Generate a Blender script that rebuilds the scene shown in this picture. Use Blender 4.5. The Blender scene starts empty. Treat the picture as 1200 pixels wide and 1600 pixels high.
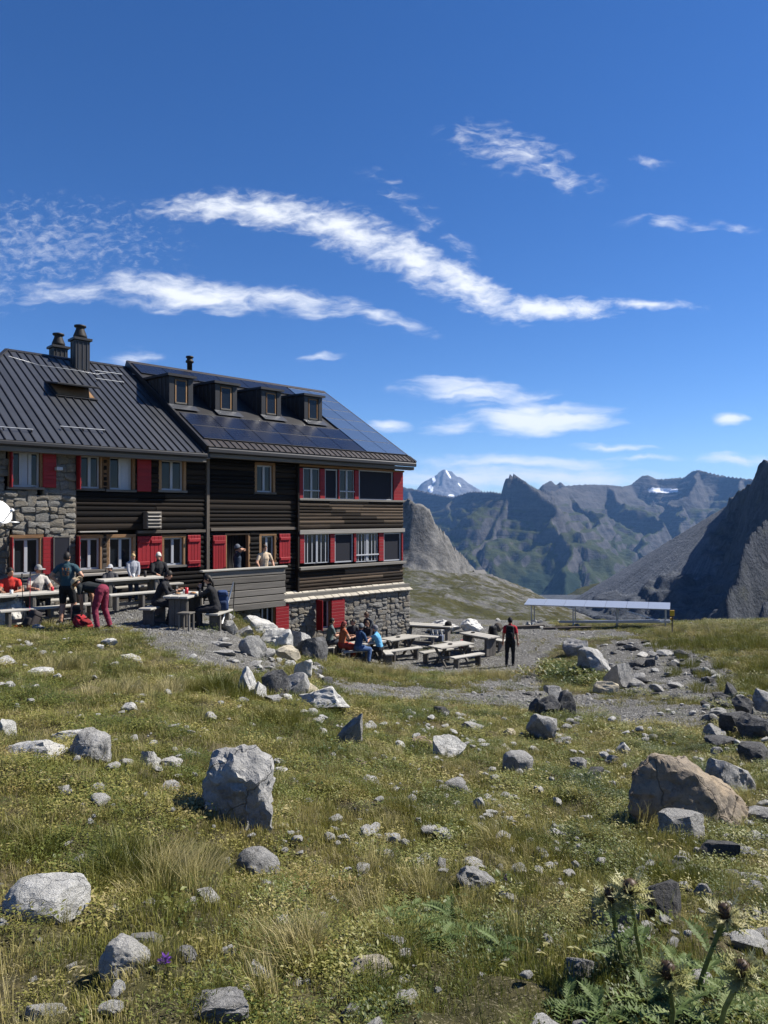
import bpy, bmesh, math, random
import numpy as np
from mathutils import Vector, Matrix, Euler
random.seed(7); np.random.seed(7)
SC = bpy.context.scene
COL = SC.collection
R = math.radians
F, CX, HY = 1110.0, 600.0, 806.0            # focal length, centre column and horizon row of the photograph (1200 x 1600)

# ------------------------------------------------------------------ camera
cam_d = bpy.data.cameras.new('camera'); cam = bpy.data.objects.new('camera', cam_d); COL.objects.link(cam)
cam_d.sensor_fit = 'VERTICAL'; cam_d.sensor_height = 36; cam_d.lens = 36*F/1600
cam_d.clip_start = .05; cam_d.clip_end = 40000
cam.location = (0, 0, 0); cam.rotation_euler = (R(90+.31), 0, 0)
SC.camera = cam

# ------------------------------------------------------------------ sun, sky, exposure
SUN_EL, SUN_AZ = 47.0, 17.0                 # azimuth counted from +X towards +Y
sx, sy, sz = math.cos(R(SUN_EL))*math.cos(R(SUN_AZ)), math.cos(R(SUN_EL))*math.sin(R(SUN_AZ)), math.sin(R(SUN_EL))
sun_d = bpy.data.lights.new('sun', 'SUN'); sun = bpy.data.objects.new('sun', sun_d); COL.objects.link(sun)
sun_d.energy = 5.0; sun_d.angle = R(.53); sun_d.color = (1, .95, .87)
sun.rotation_euler = Vector((sx, sy, sz)).to_track_quat('Z', 'Y').to_euler()
SC.view_settings.view_transform = 'Standard'; SC.view_settings.look = 'None'
SC.view_settings.exposure = .95; SC.view_settings.gamma = 1; SC.view_settings.use_curve_mapping = False
SC.render.engine = 'CYCLES'
SC.cycles.use_denoising = True
try: SC.cycles.denoiser = 'OPENIMAGEDENOISE'
except Exception: pass
SC.cycles.max_bounces = 6; SC.cycles.diffuse_bounces = 2; SC.cycles.glossy_bounces = 2; SC.cycles.transmission_bounces = 3
SC.cycles.volume_bounces = 0; SC.cycles.transparent_max_bounces = 8
SC.cycles.caustics_reflective = False; SC.cycles.caustics_refractive = False
SC.cycles.use_fast_gi = False

class NT:
    """small helper to write node trees"""
    def __init__(s, tree): s.t = tree; s.n = tree.nodes; s.l = tree.links
    def node(s, typ, ins=None, **props):
        nd = s.n.new(typ)
        for k, v in props.items(): setattr(nd, k, v)
        for k, v in (ins or {}).items():
            if isinstance(v, bpy.types.NodeSocket): s.l.new(v, nd.inputs[k])
            else: nd.inputs[k].default_value = v
        return nd
    def math(s, op, a, b=None, c=None, clamp=False):
        d = {0: a}
        if b is not None: d[1] = b
        if c is not None: d[2] = c
        return s.node('ShaderNodeMath', d, operation=op, use_clamp=clamp).outputs[0]
    def vmath(s, op, a, b=None):
        d = {0: a}
        if b is not None: d[1] = b
        return s.node('ShaderNodeVectorMath', d, operation=op).outputs[0]
    def noise(s, vec, scale, detail=4, rough=.55, dist=0, out='Fac', lac=2.0):
        d = {'Scale': scale, 'Detail': detail, 'Roughness': rough, 'Distortion': dist, 'Lacunarity': lac}
        if vec is not None: d['Vector'] = vec
        return s.node('ShaderNodeTexNoise', d).outputs[out]
    def ramp(s, fac, stops, interp='LINEAR'):
        nd = s.node('ShaderNodeValToRGB', {'Fac': fac}); cr = nd.color_ramp; cr.interpolation = interp
        while len(cr.elements) > 1: cr.elements.remove(cr.elements[-1])
        for i, (p, c) in enumerate(stops):
            e = cr.elements[0] if i == 0 else cr.elements.new(p)
            e.position = p
            e.color = (c, c, c, 1) if isinstance(c, (int, float)) else (*c, 1)
        return nd.outputs['Color']
    def mix(s, fac, a, b, blend='MIX'):
        nd = s.n.new('ShaderNodeMix'); nd.data_type = 'RGBA'; nd.blend_type = blend
        for i, v in ((0, fac), (6, a), (7, b)):
            if isinstance(v, bpy.types.NodeSocket): s.l.new(v, nd.inputs[i])
            else: nd.inputs[i].default_value = v if i == 0 else ((*v, 1) if len(v) == 3 else v)
        return nd.outputs[2]

world = bpy.data.worlds.new('World'); SC.world = world; world.use_nodes = True
def build_sky():
    w = NT(world.node_tree); w.n.clear()
    sky = w.node('ShaderNodeTexSky', sky_type='NISHITA', sun_disc=False)
    sky.sun_elevation = R(SUN_EL); sky.sun_rotation = R(90-SUN_AZ); sky.altitude = 2400
    sky.air_density = 1.0; sky.dust_density = .25; sky.ozone_density = 3.2
    base = w.node('ShaderNodeHueSaturation', {'Color': sky.outputs[0], 'Hue': .510, 'Saturation': 1.27, 'Value': 1.0}).outputs[0]
    d = w.node('ShaderNodeTexCoord').outputs['Generated']
    sp = w.node('ShaderNodeSeparateXYZ', {0: d})
    ay = w.math('MAXIMUM', w.math('ABSOLUTE', sp.outputs[1]), .02)
    u = w.math('DIVIDE', sp.outputs[0], ay); v = w.math('DIVIDE', sp.outputs[2], ay)
    uv = w.node('ShaderNodeCombineXYZ', {0: u, 1: v}).outputs[0]
    wob = w.vmath('SUBTRACT', w.noise(uv, 9, 4, .6, out='Color'), (.5, .5, .5))
    wob = w.node('ShaderNodeVectorMath', {0: wob, 3: .035}, operation='SCALE').outputs[0]
    uvw = w.vmath('ADD', uv, wob)
    def patch(lst):
        acc = None
        for px, py, a, b, rot, k in lst:
            m = w.node('ShaderNodeMapping', {0: uvw, 1: ((px-CX)/F, (HY-py)/F, 0), 2: (0, 0, R(-rot)), 3: (a/F, b/F, 1)}, vector_type='TEXTURE')
            g = w.node('ShaderNodeTexGradient', {0: m.outputs[0]}, gradient_type='SPHERICAL').outputs['Fac']
            g = w.math('MULTIPLY', g, k)
            acc = g if acc is None else w.math('MAXIMUM', acc, g)
        return acc
    def streak(rot, sx_, sy_, scale, det=6, rough=.62):
        m = w.node('ShaderNodeMapping', {0: uvw, 2: (0, 0, R(rot)), 3: (sx_, sy_, 1)}, vector_type='POINT')
        return w.noise(m.outputs[0], scale, det, rough, .3)
    # long streak, top right feather, lower left bank
    A = patch([(350, 322, 170, 34, 0, 1.0), (430, 328, 170, 38, 6, 1.05), (540, 360, 160, 44, 22, 1.05), (640, 402, 140, 42, 32, 1.05), (730, 442, 140, 40, 26, 1.1),
               (850, 482, 150, 24, 3, 1.25), (1000, 476, 120, 14, 1, .9), (805, 235, 140, 46, 16, .58), (890, 275, 70, 30, 12, .45), (630, 320, 110, 36, 40, .30), (1022, 252, 46, 14, 8, .36), (700, 375, 80, 26, 35, .28)])
    B = patch([(300, 458, 200, 36, 4, 1.2), (450, 468, 170, 28, 8, .9), (580, 492, 130, 20, 14, .7), (140, 455, 230, 26, -2, .6), (1060, 350, 110, 15, 3, .45), (1150, 356, 60, 10, 0, .35)])
    Cc = patch([(60, 380, 270, 100, 0, .62), (-120, 430, 260, 80, 0, .7)])
    D = patch([(745, 612, 160, 28, 5, 1.1), (830, 640, 100, 26, 18, 1.0), (840, 657, 170, 30, -2, 1.5), (720, 668, 80, 18, -4, .9), (1137, 655, 36, 15, 0, 1.4), (608, 668, 50, 15, 4, .9), (205, 560, 60, 26, -10, .8),
               (800, 722, 240, 15, 1, 1.0), (850, 744, 260, 22, 1, 1.35), (700, 745, 160, 24, 0, 1.2), (960, 700, 80, 7, 2, .9), (1010, 716, 90, 7, 0, .9), (1150, 722, 90, 14, 0, .9), (500, 557, 40, 9, 0, .5), (470, 730, 300, 18, 0, .8), (1280, 735, 120, 14, 0, .8)])
    nA = streak(-16, 1, 2.6, 30, 7, .60); nB = streak(8, 1, 3.2, 20, 6, .58); nC = streak(-30, 1, 1.8, 60, 5, .6); nD = streak(0, 1, 5, 12, 5, .55)
    def dens(m, n, lo, hi, gain):
        e = w.math('ADD', w.math('MULTIPLY', m, gain), w.math('MULTIPLY', w.math('SUBTRACT', n, .5), 2.2))
        nd = w.node('ShaderNodeMapRange', {0: e, 1: lo, 2: hi, 3: 0, 4: 1}, interpolation_type='SMOOTHSTEP')
        return w.math('MULTIPLY', nd.outputs[0], w.math('MULTIPLY', m, 6, clamp=True))
    dA = dens(A, nA, .10, 1.55, 1.3); dB = dens(B, nB, .05, 1.5, 1.25); dC = w.math('MULTIPLY', dens(Cc, nC, .12, 1.2, 1.0), .40); dD = dens(D, nD, .05, 1.45, 1.2)
    den = w.math('MAXIMUM', w.math('MAXIMUM', dA, dB), w.math('MAXIMUM', dC, dD))
    up = w.node('ShaderNodeMapRange', {0: sp.outputs[2], 1: -.02, 2: .01}).outputs[0]
    den = w.math('MULTIPLY', w.math('MULTIPLY', den, .93), up)
    col = w.mix(den, base, (8.2, 8.4, 8.7))
    bg = w.node('ShaderNodeBackground', {'Color': col, 'Strength': .070})
    out = w.node('ShaderNodeOutputWorld', {0: bg.outputs[0]})
build_sky()
world.cycles.sampling_method = 'MANUAL'; world.cycles.sample_map_resolution = 256

# ------------------------------------------------------------------ helpers
def at(px, py, Y):
    """point at depth Y seen at pixel (px, py)"""
    return Vector(((px-CX)/F*Y, Y, (HY-py)/F*Y))

def grad_noise(x, y, seed=0):
    x = np.asarray(x, float); y = np.asarray(y, float)
    xi = np.floor(x).astype(np.int64); yi = np.floor(y).astype(np.int64); xf = x-xi; yf = y-yi
    def g(ix, iy):
        h = (ix*374761393 + iy*668265263 + seed*1442695041) & 0xffffffff
        h = ((h ^ (h >> 13))*1274126177) & 0xffffffff
        h = h ^ (h >> 16)
        a = h/4294967296.0*2*np.pi
        return np.cos(a), np.sin(a)
    u = xf*xf*xf*(xf*(xf*6-15)+10); v = yf*yf*yf*(yf*(yf*6-15)+10)
    def dot(dx, dy):
        gx, gy = g(xi+dx, yi+dy)
        return gx*(xf-dx)+gy*(yf-dy)
    a = dot(0, 0)*(1-u)+dot(1, 0)*u; b = dot(0, 1)*(1-u)+dot(1, 1)*u
    return (a*(1-v)+b*v)*1.5
def fbm(x, y, octv=5, seed=0, gain=.5, ridged=False):
    s = 0; a = 1; t = 0
    for i in range(octv):
        n = grad_noise(x*2**i+i*17.3, y*2**i-i*9.1, seed+i)
        if ridged: n = 1-2*np.abs(n)
        s = s+a*n; t += a; a *= gain
    return s/t

class RBF:
    """thin-plate surface through scattered (x, y, z) points"""
    def __init__(s, pts, sc=1.0, smooth=1e-3):
        p = np.array(pts, float); s.sc = sc; s.p = p[:, :2]/sc; n = len(p)
        K = s.k(np.linalg.norm(s.p[:, None]-s.p[None], axis=2))+np.eye(n)*smooth
        P = np.c_[np.ones(n), s.p]
        A = np.block([[K, P], [P.T, np.zeros((3, 3))]])
        s.w = np.linalg.solve(A, np.r_[p[:, 2], 0, 0, 0])
    def k(s, r): return np.where(r > 1e-9, r*r*np.log(np.maximum(r, 1e-9)), 0)
    def __call__(s, x, y):
        x = np.asarray(x, float)/s.sc; y = np.asarray(y, float)/s.sc
        sh = x.shape; x = x.ravel(); y = y.ravel(); o = np.zeros(x.size)
        for i in range(len(s.p)): o += s.w[i]*s.k(np.hypot(x-s.p[i, 0], y-s.p[i, 1]))
        n = len(s.p)
        return (o+s.w[n]+s.w[n+1]*x+s.w[n+2]*y).reshape(sh)

def link(o, parent=None):
    COL.objects.link(o)
    if parent is not None:
        o.parent = parent
        if parent.parent is not None: o.matrix_parent_inverse = parent.matrix_basis.inverted()   # sub-parts are given in the thing's own frame
    return o
def mesh_obj(name, verts, faces, mat=None, parent=None, smooth=False):
    me = bpy.data.meshes.new(name); me.from_pydata(verts, [], faces)
    o = bpy.data.objects.new(name, me)
    if mat is not None: me.materials.append(mat)
    if smooth: me.polygons.foreach_set('use_smooth', [True]*len(me.polygons))
    return link(o, parent)
def grid_obj(name, X, Y, Z, mat, smooth=True):
    ny, nx = X.shape
    v = np.stack([X, Y, Z], -1).reshape(-1, 3)
    i = np.arange(ny*nx).reshape(ny, nx)
    f = np.stack([i[:-1, :-1], i[:-1, 1:], i[1:, 1:], i[1:, :-1]], -1).reshape(-1, 4)
    me = bpy.data.meshes.new(name)
    me.vertices.add(len(v)); me.vertices.foreach_set('co', v.ravel())
    me.loops.add(f.size); me.loops.foreach_set('vertex_index', f.ravel().astype(np.int32))
    me.polygons.add(len(f)); me.polygons.foreach_set('loop_start', np.arange(0, f.size, 4, dtype=np.int32))
    me.polygons.foreach_set('use_smooth', np.full(len(f), smooth))
    me.update(); me.validate()
    me.materials.append(mat)
    return link(bpy.data.objects.new(name, me))
def attr(o, name, vals):
    a = o.data.attributes.new(name, 'FLOAT', 'POINT'); a.data.foreach_set('value', np.asarray(vals, np.float32).ravel())
def tag(o, label=None, cat=None, group=None, kind=None):
    if label: o['label'] = label
    if cat: o['category'] = cat
    if group: o['group'] = group
    if kind: o['kind'] = kind
    return o
def empty(name, loc=(0, 0, 0), rz=0, parent=None):
    o = bpy.data.objects.new(name, None); o.location = loc; o.rotation_euler = (0, 0, rz); o.empty_display_size = .1
    return link(o, parent)
MATS = {}
def material(name, fn):
    if name in MATS: return MATS[name]
    m = bpy.data.materials.new(name); m.use_nodes = True
    t = NT(m.node_tree); t.n.clear()
    t.out = t.node('ShaderNodeOutputMaterial')
    fn(t); MATS[name] = m
    return m
def finish(t, col, rough=.8, bump=None, bstr=.3, bdist=.02, metal=0, spec=.3, extra=None):
    d = {'Base Color': col if isinstance(col, bpy.types.NodeSocket) else (*col, 1), 'Roughness': rough, 'Metallic': metal, 'Specular IOR Level': spec}
    if bump is not None:
        d['Normal'] = t.node('ShaderNodeBump', {'Height': bump, 'Strength': bstr, 'Distance': bdist}).outputs[0]
    d.update(extra or {})
    b = t.node('ShaderNodeBsdfPrincipled', d)
    t.l.new(b.outputs[0], t.out.inputs[0]); return b
# ------------------------------------------------------------------ terrain materials
def rock_mat_fn(grass=(.085, .085, .028), rock_a=(.16, .155, .15), rock_b=(.30, .29, .275), scale=.02, snow=False, forest=False, gr_lo=.5, gr_hi=.75, band=(.25, .25, 3.0)):
    def fn(t):
        g = t.node('ShaderNodeNewGeometry'); p = g.outputs['Position']
        n5 = t.noise(p, scale*22, 4, .7); n1 = t.noise(p, scale, 8, .62); n2 = t.noise(p, scale*6, 6, .65); n3 = t.noise(p, scale*.25, 4, .55)
        m = t.node('ShaderNodeMapping', {0: p, 3: band}); st = t.noise(m.outputs[0], scale*1.6, 5, .6, 1.5)
        rc = t.mix(t.ramp(t.math('ADD', t.math('MULTIPLY', n5, .3), t.math('ADD', t.math('MULTIPLY', n2, .35), t.math('MULTIPLY', st, .42))), [(.40, 0), (.66, 1)]), rock_a, rock_b)
        ga = t.node('ShaderNodeAttribute', attribute_name='grass').outputs['Fac']
        gf = t.math('ADD', ga, t.math('MULTIPLY', t.math('SUBTRACT', t.math('ADD', t.math('MULTIPLY', n1, .6), t.math('MULTIPLY', n2, .4)), .5), 1.6))
        gf = t.ramp(gf, [(gr_lo, 0), (gr_hi, 1)])
        gc = t.mix(t.ramp(n3, [(.3, 0), (.7, 1)]), grass, (grass[0]*1.25, grass[1]*1.0, grass[2]*.95))
        gc = t.mix(t.ramp(t.math('ADD', t.math('MULTIPLY', n2, .6), t.math('MULTIPLY', n5, .4)), [(.38, .7), (.58, 0)]), gc, (grass[0]*.5, grass[1]*.55, grass[2]*.5))
        c = t.mix(gf, rc, gc)
        if forest:
            fa = t.node('ShaderNodeAttribute', attribute_name='forest').outputs['Fac']
            c = t.mix(t.ramp(t.math('ADD', fa, t.math('MULTIPLY', t.math('SUBTRACT', n2, .5), 1.4)), [(.45, 0), (.6, 1)]), c, (.012, .022, .010))
        if snow:
            sa = t.node('ShaderNodeAttribute', attribute_name='snow').outputs['Fac']
            c = t.mix(t.ramp(t.math('ADD', sa, t.math('MULTIPLY', t.math('SUBTRACT', n2, .5), .5)), [(.45, 0), (.55, 1)]), c, (.82, .84, .88))
        finish(t, c, .95, t.math('ADD', n2, t.math('MULTIPLY', st, .8)), .9, 1.2/scale*.04, spec=.1)
    return fn

def seg_max(X, Y, ridges):
    """height field as the upper envelope of ridge lines; each ridge = (points, cliff height, cliff scale, slope)"""
    Z = np.full(X.shape, -1e9); D = np.full(X.shape, 1e9)
    for pts, ch, cs, sl in ridges:
        for a, b in zip(pts[:-1], pts[1:]):
            dx, dy = b[0]-a[0], b[1]-a[1]; L2 = dx*dx+dy*dy+1e-9
            t = np.clip(((X-a[0])*dx+(Y-a[1])*dy)/L2, 0, 1)
            d = np.hypot(X-a[0]-t*dx, Y-a[1]-t*dy)
            z = a[2]+(b[2]-a[2])*t-ch*(1-np.exp(-d/cs))-sl*d
            better = z > Z
            Z = np.where(better, z, Z); D = np.where(better, d, D)
    return Z, D
def P(lst): return [tuple(at(*p)) for p in lst]
def mesh_slope(X, Y, Z):
    gy = np.gradient(Z, axis=0)/np.maximum(np.gradient(Y, axis=0), 1e-6); gx = np.gradient(Z, axis=1)/np.maximum(np.gradient(X, axis=1), 1e-6)
    return np.hypot(gx, gy), gx, gy

def far_range():
    xs = np.linspace(-900, 4200, 560); ys = np.linspace(1500, 5600, 330)
    X, Y = np.meshgrid(xs, ys)
    r = []
    r.append((P([(380, 742, 4900), (560, 752, 4800), (627, 760, 4600), (650, 764, 4500), (680, 771, 4300), (707, 776, 4100), (735, 767, 3700), (770, 767, 3400), (784, 770, 3300), (830, 772, 3450), (850, 768, 3600),
                 (870, 765, 3700), (885, 758, 4000), (920, 756, 4200), (950, 757, 4300), (972, 759, 4400)]), 150, 110, .42))
    r.append((P([(972, 760, 4400), (985, 757, 4900), (1003, 743, 4950), (1012, 742, 4950), (1026, 748, 4950), (1045, 747, 4900), (1070, 745, 4850), (1082, 736, 4600), (1092, 733, 4550), (1106, 737, 4500), (1130, 743, 4450), (1160, 746, 4300), (1200, 752, 4200), (1300, 760, 4100), (1600, 740, 4000)]), 170, 120, .40))
    r.append((P([(788, 748, 3180), (790, 740, 3150), (795, 735, 3150), (803, 738, 3170), (822, 750, 3260), (845, 760, 3400), (862, 768, 3600)]), 210, 34, .45))
    r.append((P([(848, 757, 4450), (861, 750, 4500), (869, 757, 4500), (876, 752, 4500), (888, 762, 4500)]), 60, 60, .6))
    # buttresses running down towards the camera
    r.append((P([(806, 742, 3160), (838, 764, 3050), (868, 795, 2900), (890, 850, 2700), (880, 890, 2500), (860, 915, 2350)]), 90, 60, .55))
    r.append((P([(792, 775, 3110), (778, 810, 3000), (762, 850, 2800), (745, 885, 2600)]), 60, 60, .55))
    r.append((P([(885, 760, 4000), (905, 790, 3700), (930, 822, 3400), (950, 862, 3050), (955, 900, 2750)]), 110, 80, .5))
    r.append((P([(950, 758, 4300), (985, 786, 3950), (1010, 812, 3600), (1020, 850, 3250), (1000, 890, 2900)]), 120, 80, .48))
    r.append((P([(1092, 735, 4550), (1075, 775, 4150), (1060, 805, 3800), (1058, 840, 3400), (1030, 880, 3050)]), 110, 80, .48))
    r.append((P([(1160, 747, 4300), (1140, 785, 3900), (1120, 820, 3500), (1105, 860, 3100)]), 110, 80, .48))
    r.append((P([(707, 776, 4100), (700, 800, 3700), (712, 835, 3300), (730, 870, 2900)]), 70, 70, .45))
    r.append((P([(640, 764, 4600), (630, 800, 4000), (620, 840, 3400)]), 70, 70, .45))
    Z0, D0 = seg_max(X, Y, r[:4]); wa = 190*np.clip((D0-12)/260, .0, 1); wx = X+wa*fbm(X/420, Y/420, 4, 3); wy = Y+wa*fbm(X/420, Y/420, 4, 8)
    Z, D = seg_max(wx, wy, r)
    zf = -330+.03*(Y-2400)
    Z = np.logaddexp(Z/30, zf/30)*30
    amp = np.clip(D/220, .035, 1)
    Z = Z+amp*(70*fbm(X/380, Y/380, 6, 21, .52, ridged=True)+34*fbm(X/150, Y/150, 5, 5, .55)-8)
    Z = Z+3*fbm(X/40, Y/40, 4, 2)
    ph = Z/46+1.1*fbm(X/600, Y/600, 3, 44)
    Z = Z+amp*(14*fbm(X/95, Y/95, 4, 71, .55, ridged=True)-4)
    Z = Z+8*np.sin(2*np.pi*ph)*np.clip((Z+250)/200, 0, 1)*np.clip(D/80, 0, 1)
    s, gx, gy = mesh_slope(X, Y, Z)
    o = grid_obj('mountain_range', X, Y, Z, material('range_rock', rock_mat_fn((.032, .042, .013), (.024, .025, .028), (.090, .085, .083), .006, True, True, .29, .47)))
    alt = np.clip((120-Z)/260, 0, 1)
    attr(o, 'grass', np.clip(1.35-s*.78, 0, 1)*(.30+.70*alt))
    px = CX+F*X/Y; py = HY-F*Z/Y
    attr(o, 'snow', np.exp(-((px-1036)/27)**4-((py-766-(px-1036)*.03)/4.0)**4)*(Y > 4300))
    attr(o, 'forest', np.exp(-((px-862)/60)**4-((py-925)/36)**4))
    tag(o, kind='structure')
def far_peak():
    xs = np.linspace(-200, 2400, 150); ys = np.linspace(8000, 10500, 130)
    X, Y = np.meshgrid(xs, ys)
    r = [(P([(640, 775, 9300), (652, 764, 9200), (672, 750, 9100), (686, 738, 9000), (695, 732, 9000), (703, 735, 9000), (712, 748, 9050), (722, 760, 9100), (735, 766, 9300), (760, 780, 9500)]), 60, 90, .72),
         (P([(695, 732, 9000), (690, 755, 8750), (700, 785, 8450)]), 40, 60, .6), (P([(695, 732, 9000), (714, 765, 8800), (722, 790, 8500)]), 40, 60, .6), (P([(684, 741, 9030), (668, 770, 8700)]), 30, 60, .7)]
    wx = X+60*fbm(X/260, Y/260, 3, 3); Z, D = seg_max(wx, Y, r)
    Z = np.maximum(Z, -100)+np.clip(D/150, .1, 1)*(60*fbm(X/260, Y/260, 5, 9, .55, ridged=True)-10)
    s, gx, gy = mesh_slope(X, Y, Z)
    o = grid_obj('snowy_peak', X, Y, Z, material('peak_rock', rock_mat_fn((.1, .1, .09), (.085, .088, .098), (.17, .17, .18), .004, True)))
    attr(o, 'grass', np.zeros(X.size)-1)
    px = CX+F*X/Y; py = HY-F*Z/Y
    sn = np.maximum.reduce([np.exp(-((px-673)/5.0)**2-((py-764)/7)**2), np.exp(-((px-677-(py-745)*.2)/3)**2-((py-748)/8)**2), np.exp(-((px-699-(py-738)*.6)/2.2)**2-((py-741)/9)**2), .8*np.exp(-((px-705)/9)**2-((py-774)/2.5)**2), .8*np.exp(-((px-716-(py-755)*.8)/1.6)**2-((py-757)/6)**2)])
    attr(o, 'snow', sn); tag(o, kind='structure')
def scree_mountain():
    xs = np.linspace(40, 620, 330); ys = np.linspace(130, 900, 330)
    X, Y = np.meshgrid(xs, ys)
    wx = X+2*fbm(X/26, Y/26, 4, 3)+3*fbm(X/80, Y/80, 3, 13); wy = Y+2*fbm(X/26, Y/26, 4, 8)
    cliff = [(P([(1138, 784, 545), (1146, 772, 535), (1160, 762, 520), (1172, 752, 500), (1180, 742, 490), (1186, 726, 480), (1196, 715, 470), (1215, 706, 455), (1260, 690, 430), (1400, 640, 380), (1800, 500, 320)]), 75, 16, .55),
             (P([(1160, 762, 520), (1260, 740, 620), (1400, 700, 720)]), 40, 16, .45)]
    butt = [(P([(1330, 740, 330), (1262, 770, 322), (1214, 792, 314), (1184, 822, 306), (1164, 860, 298), (1152, 900, 288), (1136, 940, 276)]), 34, 9, .75),
            (P([(1400, 760, 280), (1280, 850, 262), (1215, 905, 250), (1180, 950, 238)]), 30, 10, .6)]
    Zc, Dc = seg_max(wx, wy, cliff); Zb, Db = seg_max(wx, wy, butt)
    Zc = Zc+np.clip(Dc/20, .15, 1)*(7.5*fbm(X/40, Y/40, 5, 31, .5, ridged=True)+2.2*fbm(X/9, Y/9, 4, 6))
    Zb = Zb+np.clip(Db/14, .2, 1)*(5*fbm(X/30, Y/30, 5, 37, .5, ridged=True)+1.8*fbm(X/7, Y/7, 4, 6))
    # scree cone below the cliff: straight angle of repose from the apex
    ax, ay, az = at(1139, 788, 545)
    d = np.hypot(X-ax, Y-ay); ang = np.arctan2(Y-ay, X-ax)
    Zc = Zc+np.clip(Dc/14, 0, 1)*1.6*np.sin(2*np.pi*(Zc/9+.9*fbm(X/40, Y/40, 3, 51))); Zb = Zb+np.clip(Db/12, 0, 1)*1.1*np.sin(2*np.pi*(Zb/6.5+.9*fbm(X/30, Y/30, 3, 52)))
    sc = az-.675*d+1.0*fbm(ang*14, d/90, 4, 3)+.5*fbm(X/7, Y/7, 4, 9)
    ax2, ay2, az2 = at(1128, 850, 400)
    d2 = np.hypot(X-ax2, Y-ay2); sc2 = az2-.66*d2+.6*fbm(X/7, Y/7, 4, 9)
    Z = np.maximum(np.maximum(Zc, Zb), sc)
    rock = np.maximum(Zc, Zb) > sc
    fl = -75-.05*(Y-400)
    Z = np.maximum(Z, fl)
    o = grid_obj('scree_mountain', X, Y, Z, None_mat())
    attr(o, 'rock', rock.astype(float)); attr(o, 'ang', ang); attr(o, 'dist', d)
    tag(o, kind='structure')
def None_mat():
    def fn(t):
        p = t.node('ShaderNodeNewGeometry').outputs['Position']
        rk = t.node('ShaderNodeAttribute', attribute_name='rock').outputs['Fac']
        an = t.node('ShaderNodeAttribute', attribute_name='ang').outputs['Fac']; di = t.node('ShaderNodeAttribute', attribute_name='dist').outputs['Fac']
        v = t.node('ShaderNodeCombineXYZ', {0: t.math('MULTIPLY', an, 46), 1: t.math('MULTIPLY', di, .02)}).outputs[0]
        sn = t.noise(v, 1.0, 6, .62, .3); n2 = t.noise(p, .5, 6, .7); n3 = t.noise(p, .08, 6, .6)
        sc = t.mix(t.ramp(t.math('ADD', t.math('MULTIPLY', sn, .6), t.math('MULTIPLY', n2, .4)), [(.40, 0), (.62, 1)]), (.064, .073, .088), (.150, .163, .188))
        sc = t.mix(t.ramp(n2, [(.66, 0), (.74, .8)]), sc, (.24, .24, .245))
        m = t.node('ShaderNodeMapping', {0: p, 3: (1.0, 1.0, .55)}); st = t.noise(m.outputs[0], .12, 7, .62, 1.0)
        rc = t.mix(t.ramp(t.math('ADD', t.math('MULTIPLY', st, .6), t.math('MULTIPLY', n2, .4)), [(.38, 0), (.68, 1)]), (.036, .042, .053), (.105, .114, .132))
        rc = t.mix(t.ramp(n3, [(.55, 0), (.75, .4)]), rc, (.10, .10, .05))
        finish(t, t.mix(rk, sc, rc), .95, t.math('ADD', n2, t.math('MULTIPLY', st, rk)), 1.0, 1.6, spec=.1)
    return material('scree_rock', fn)
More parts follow.
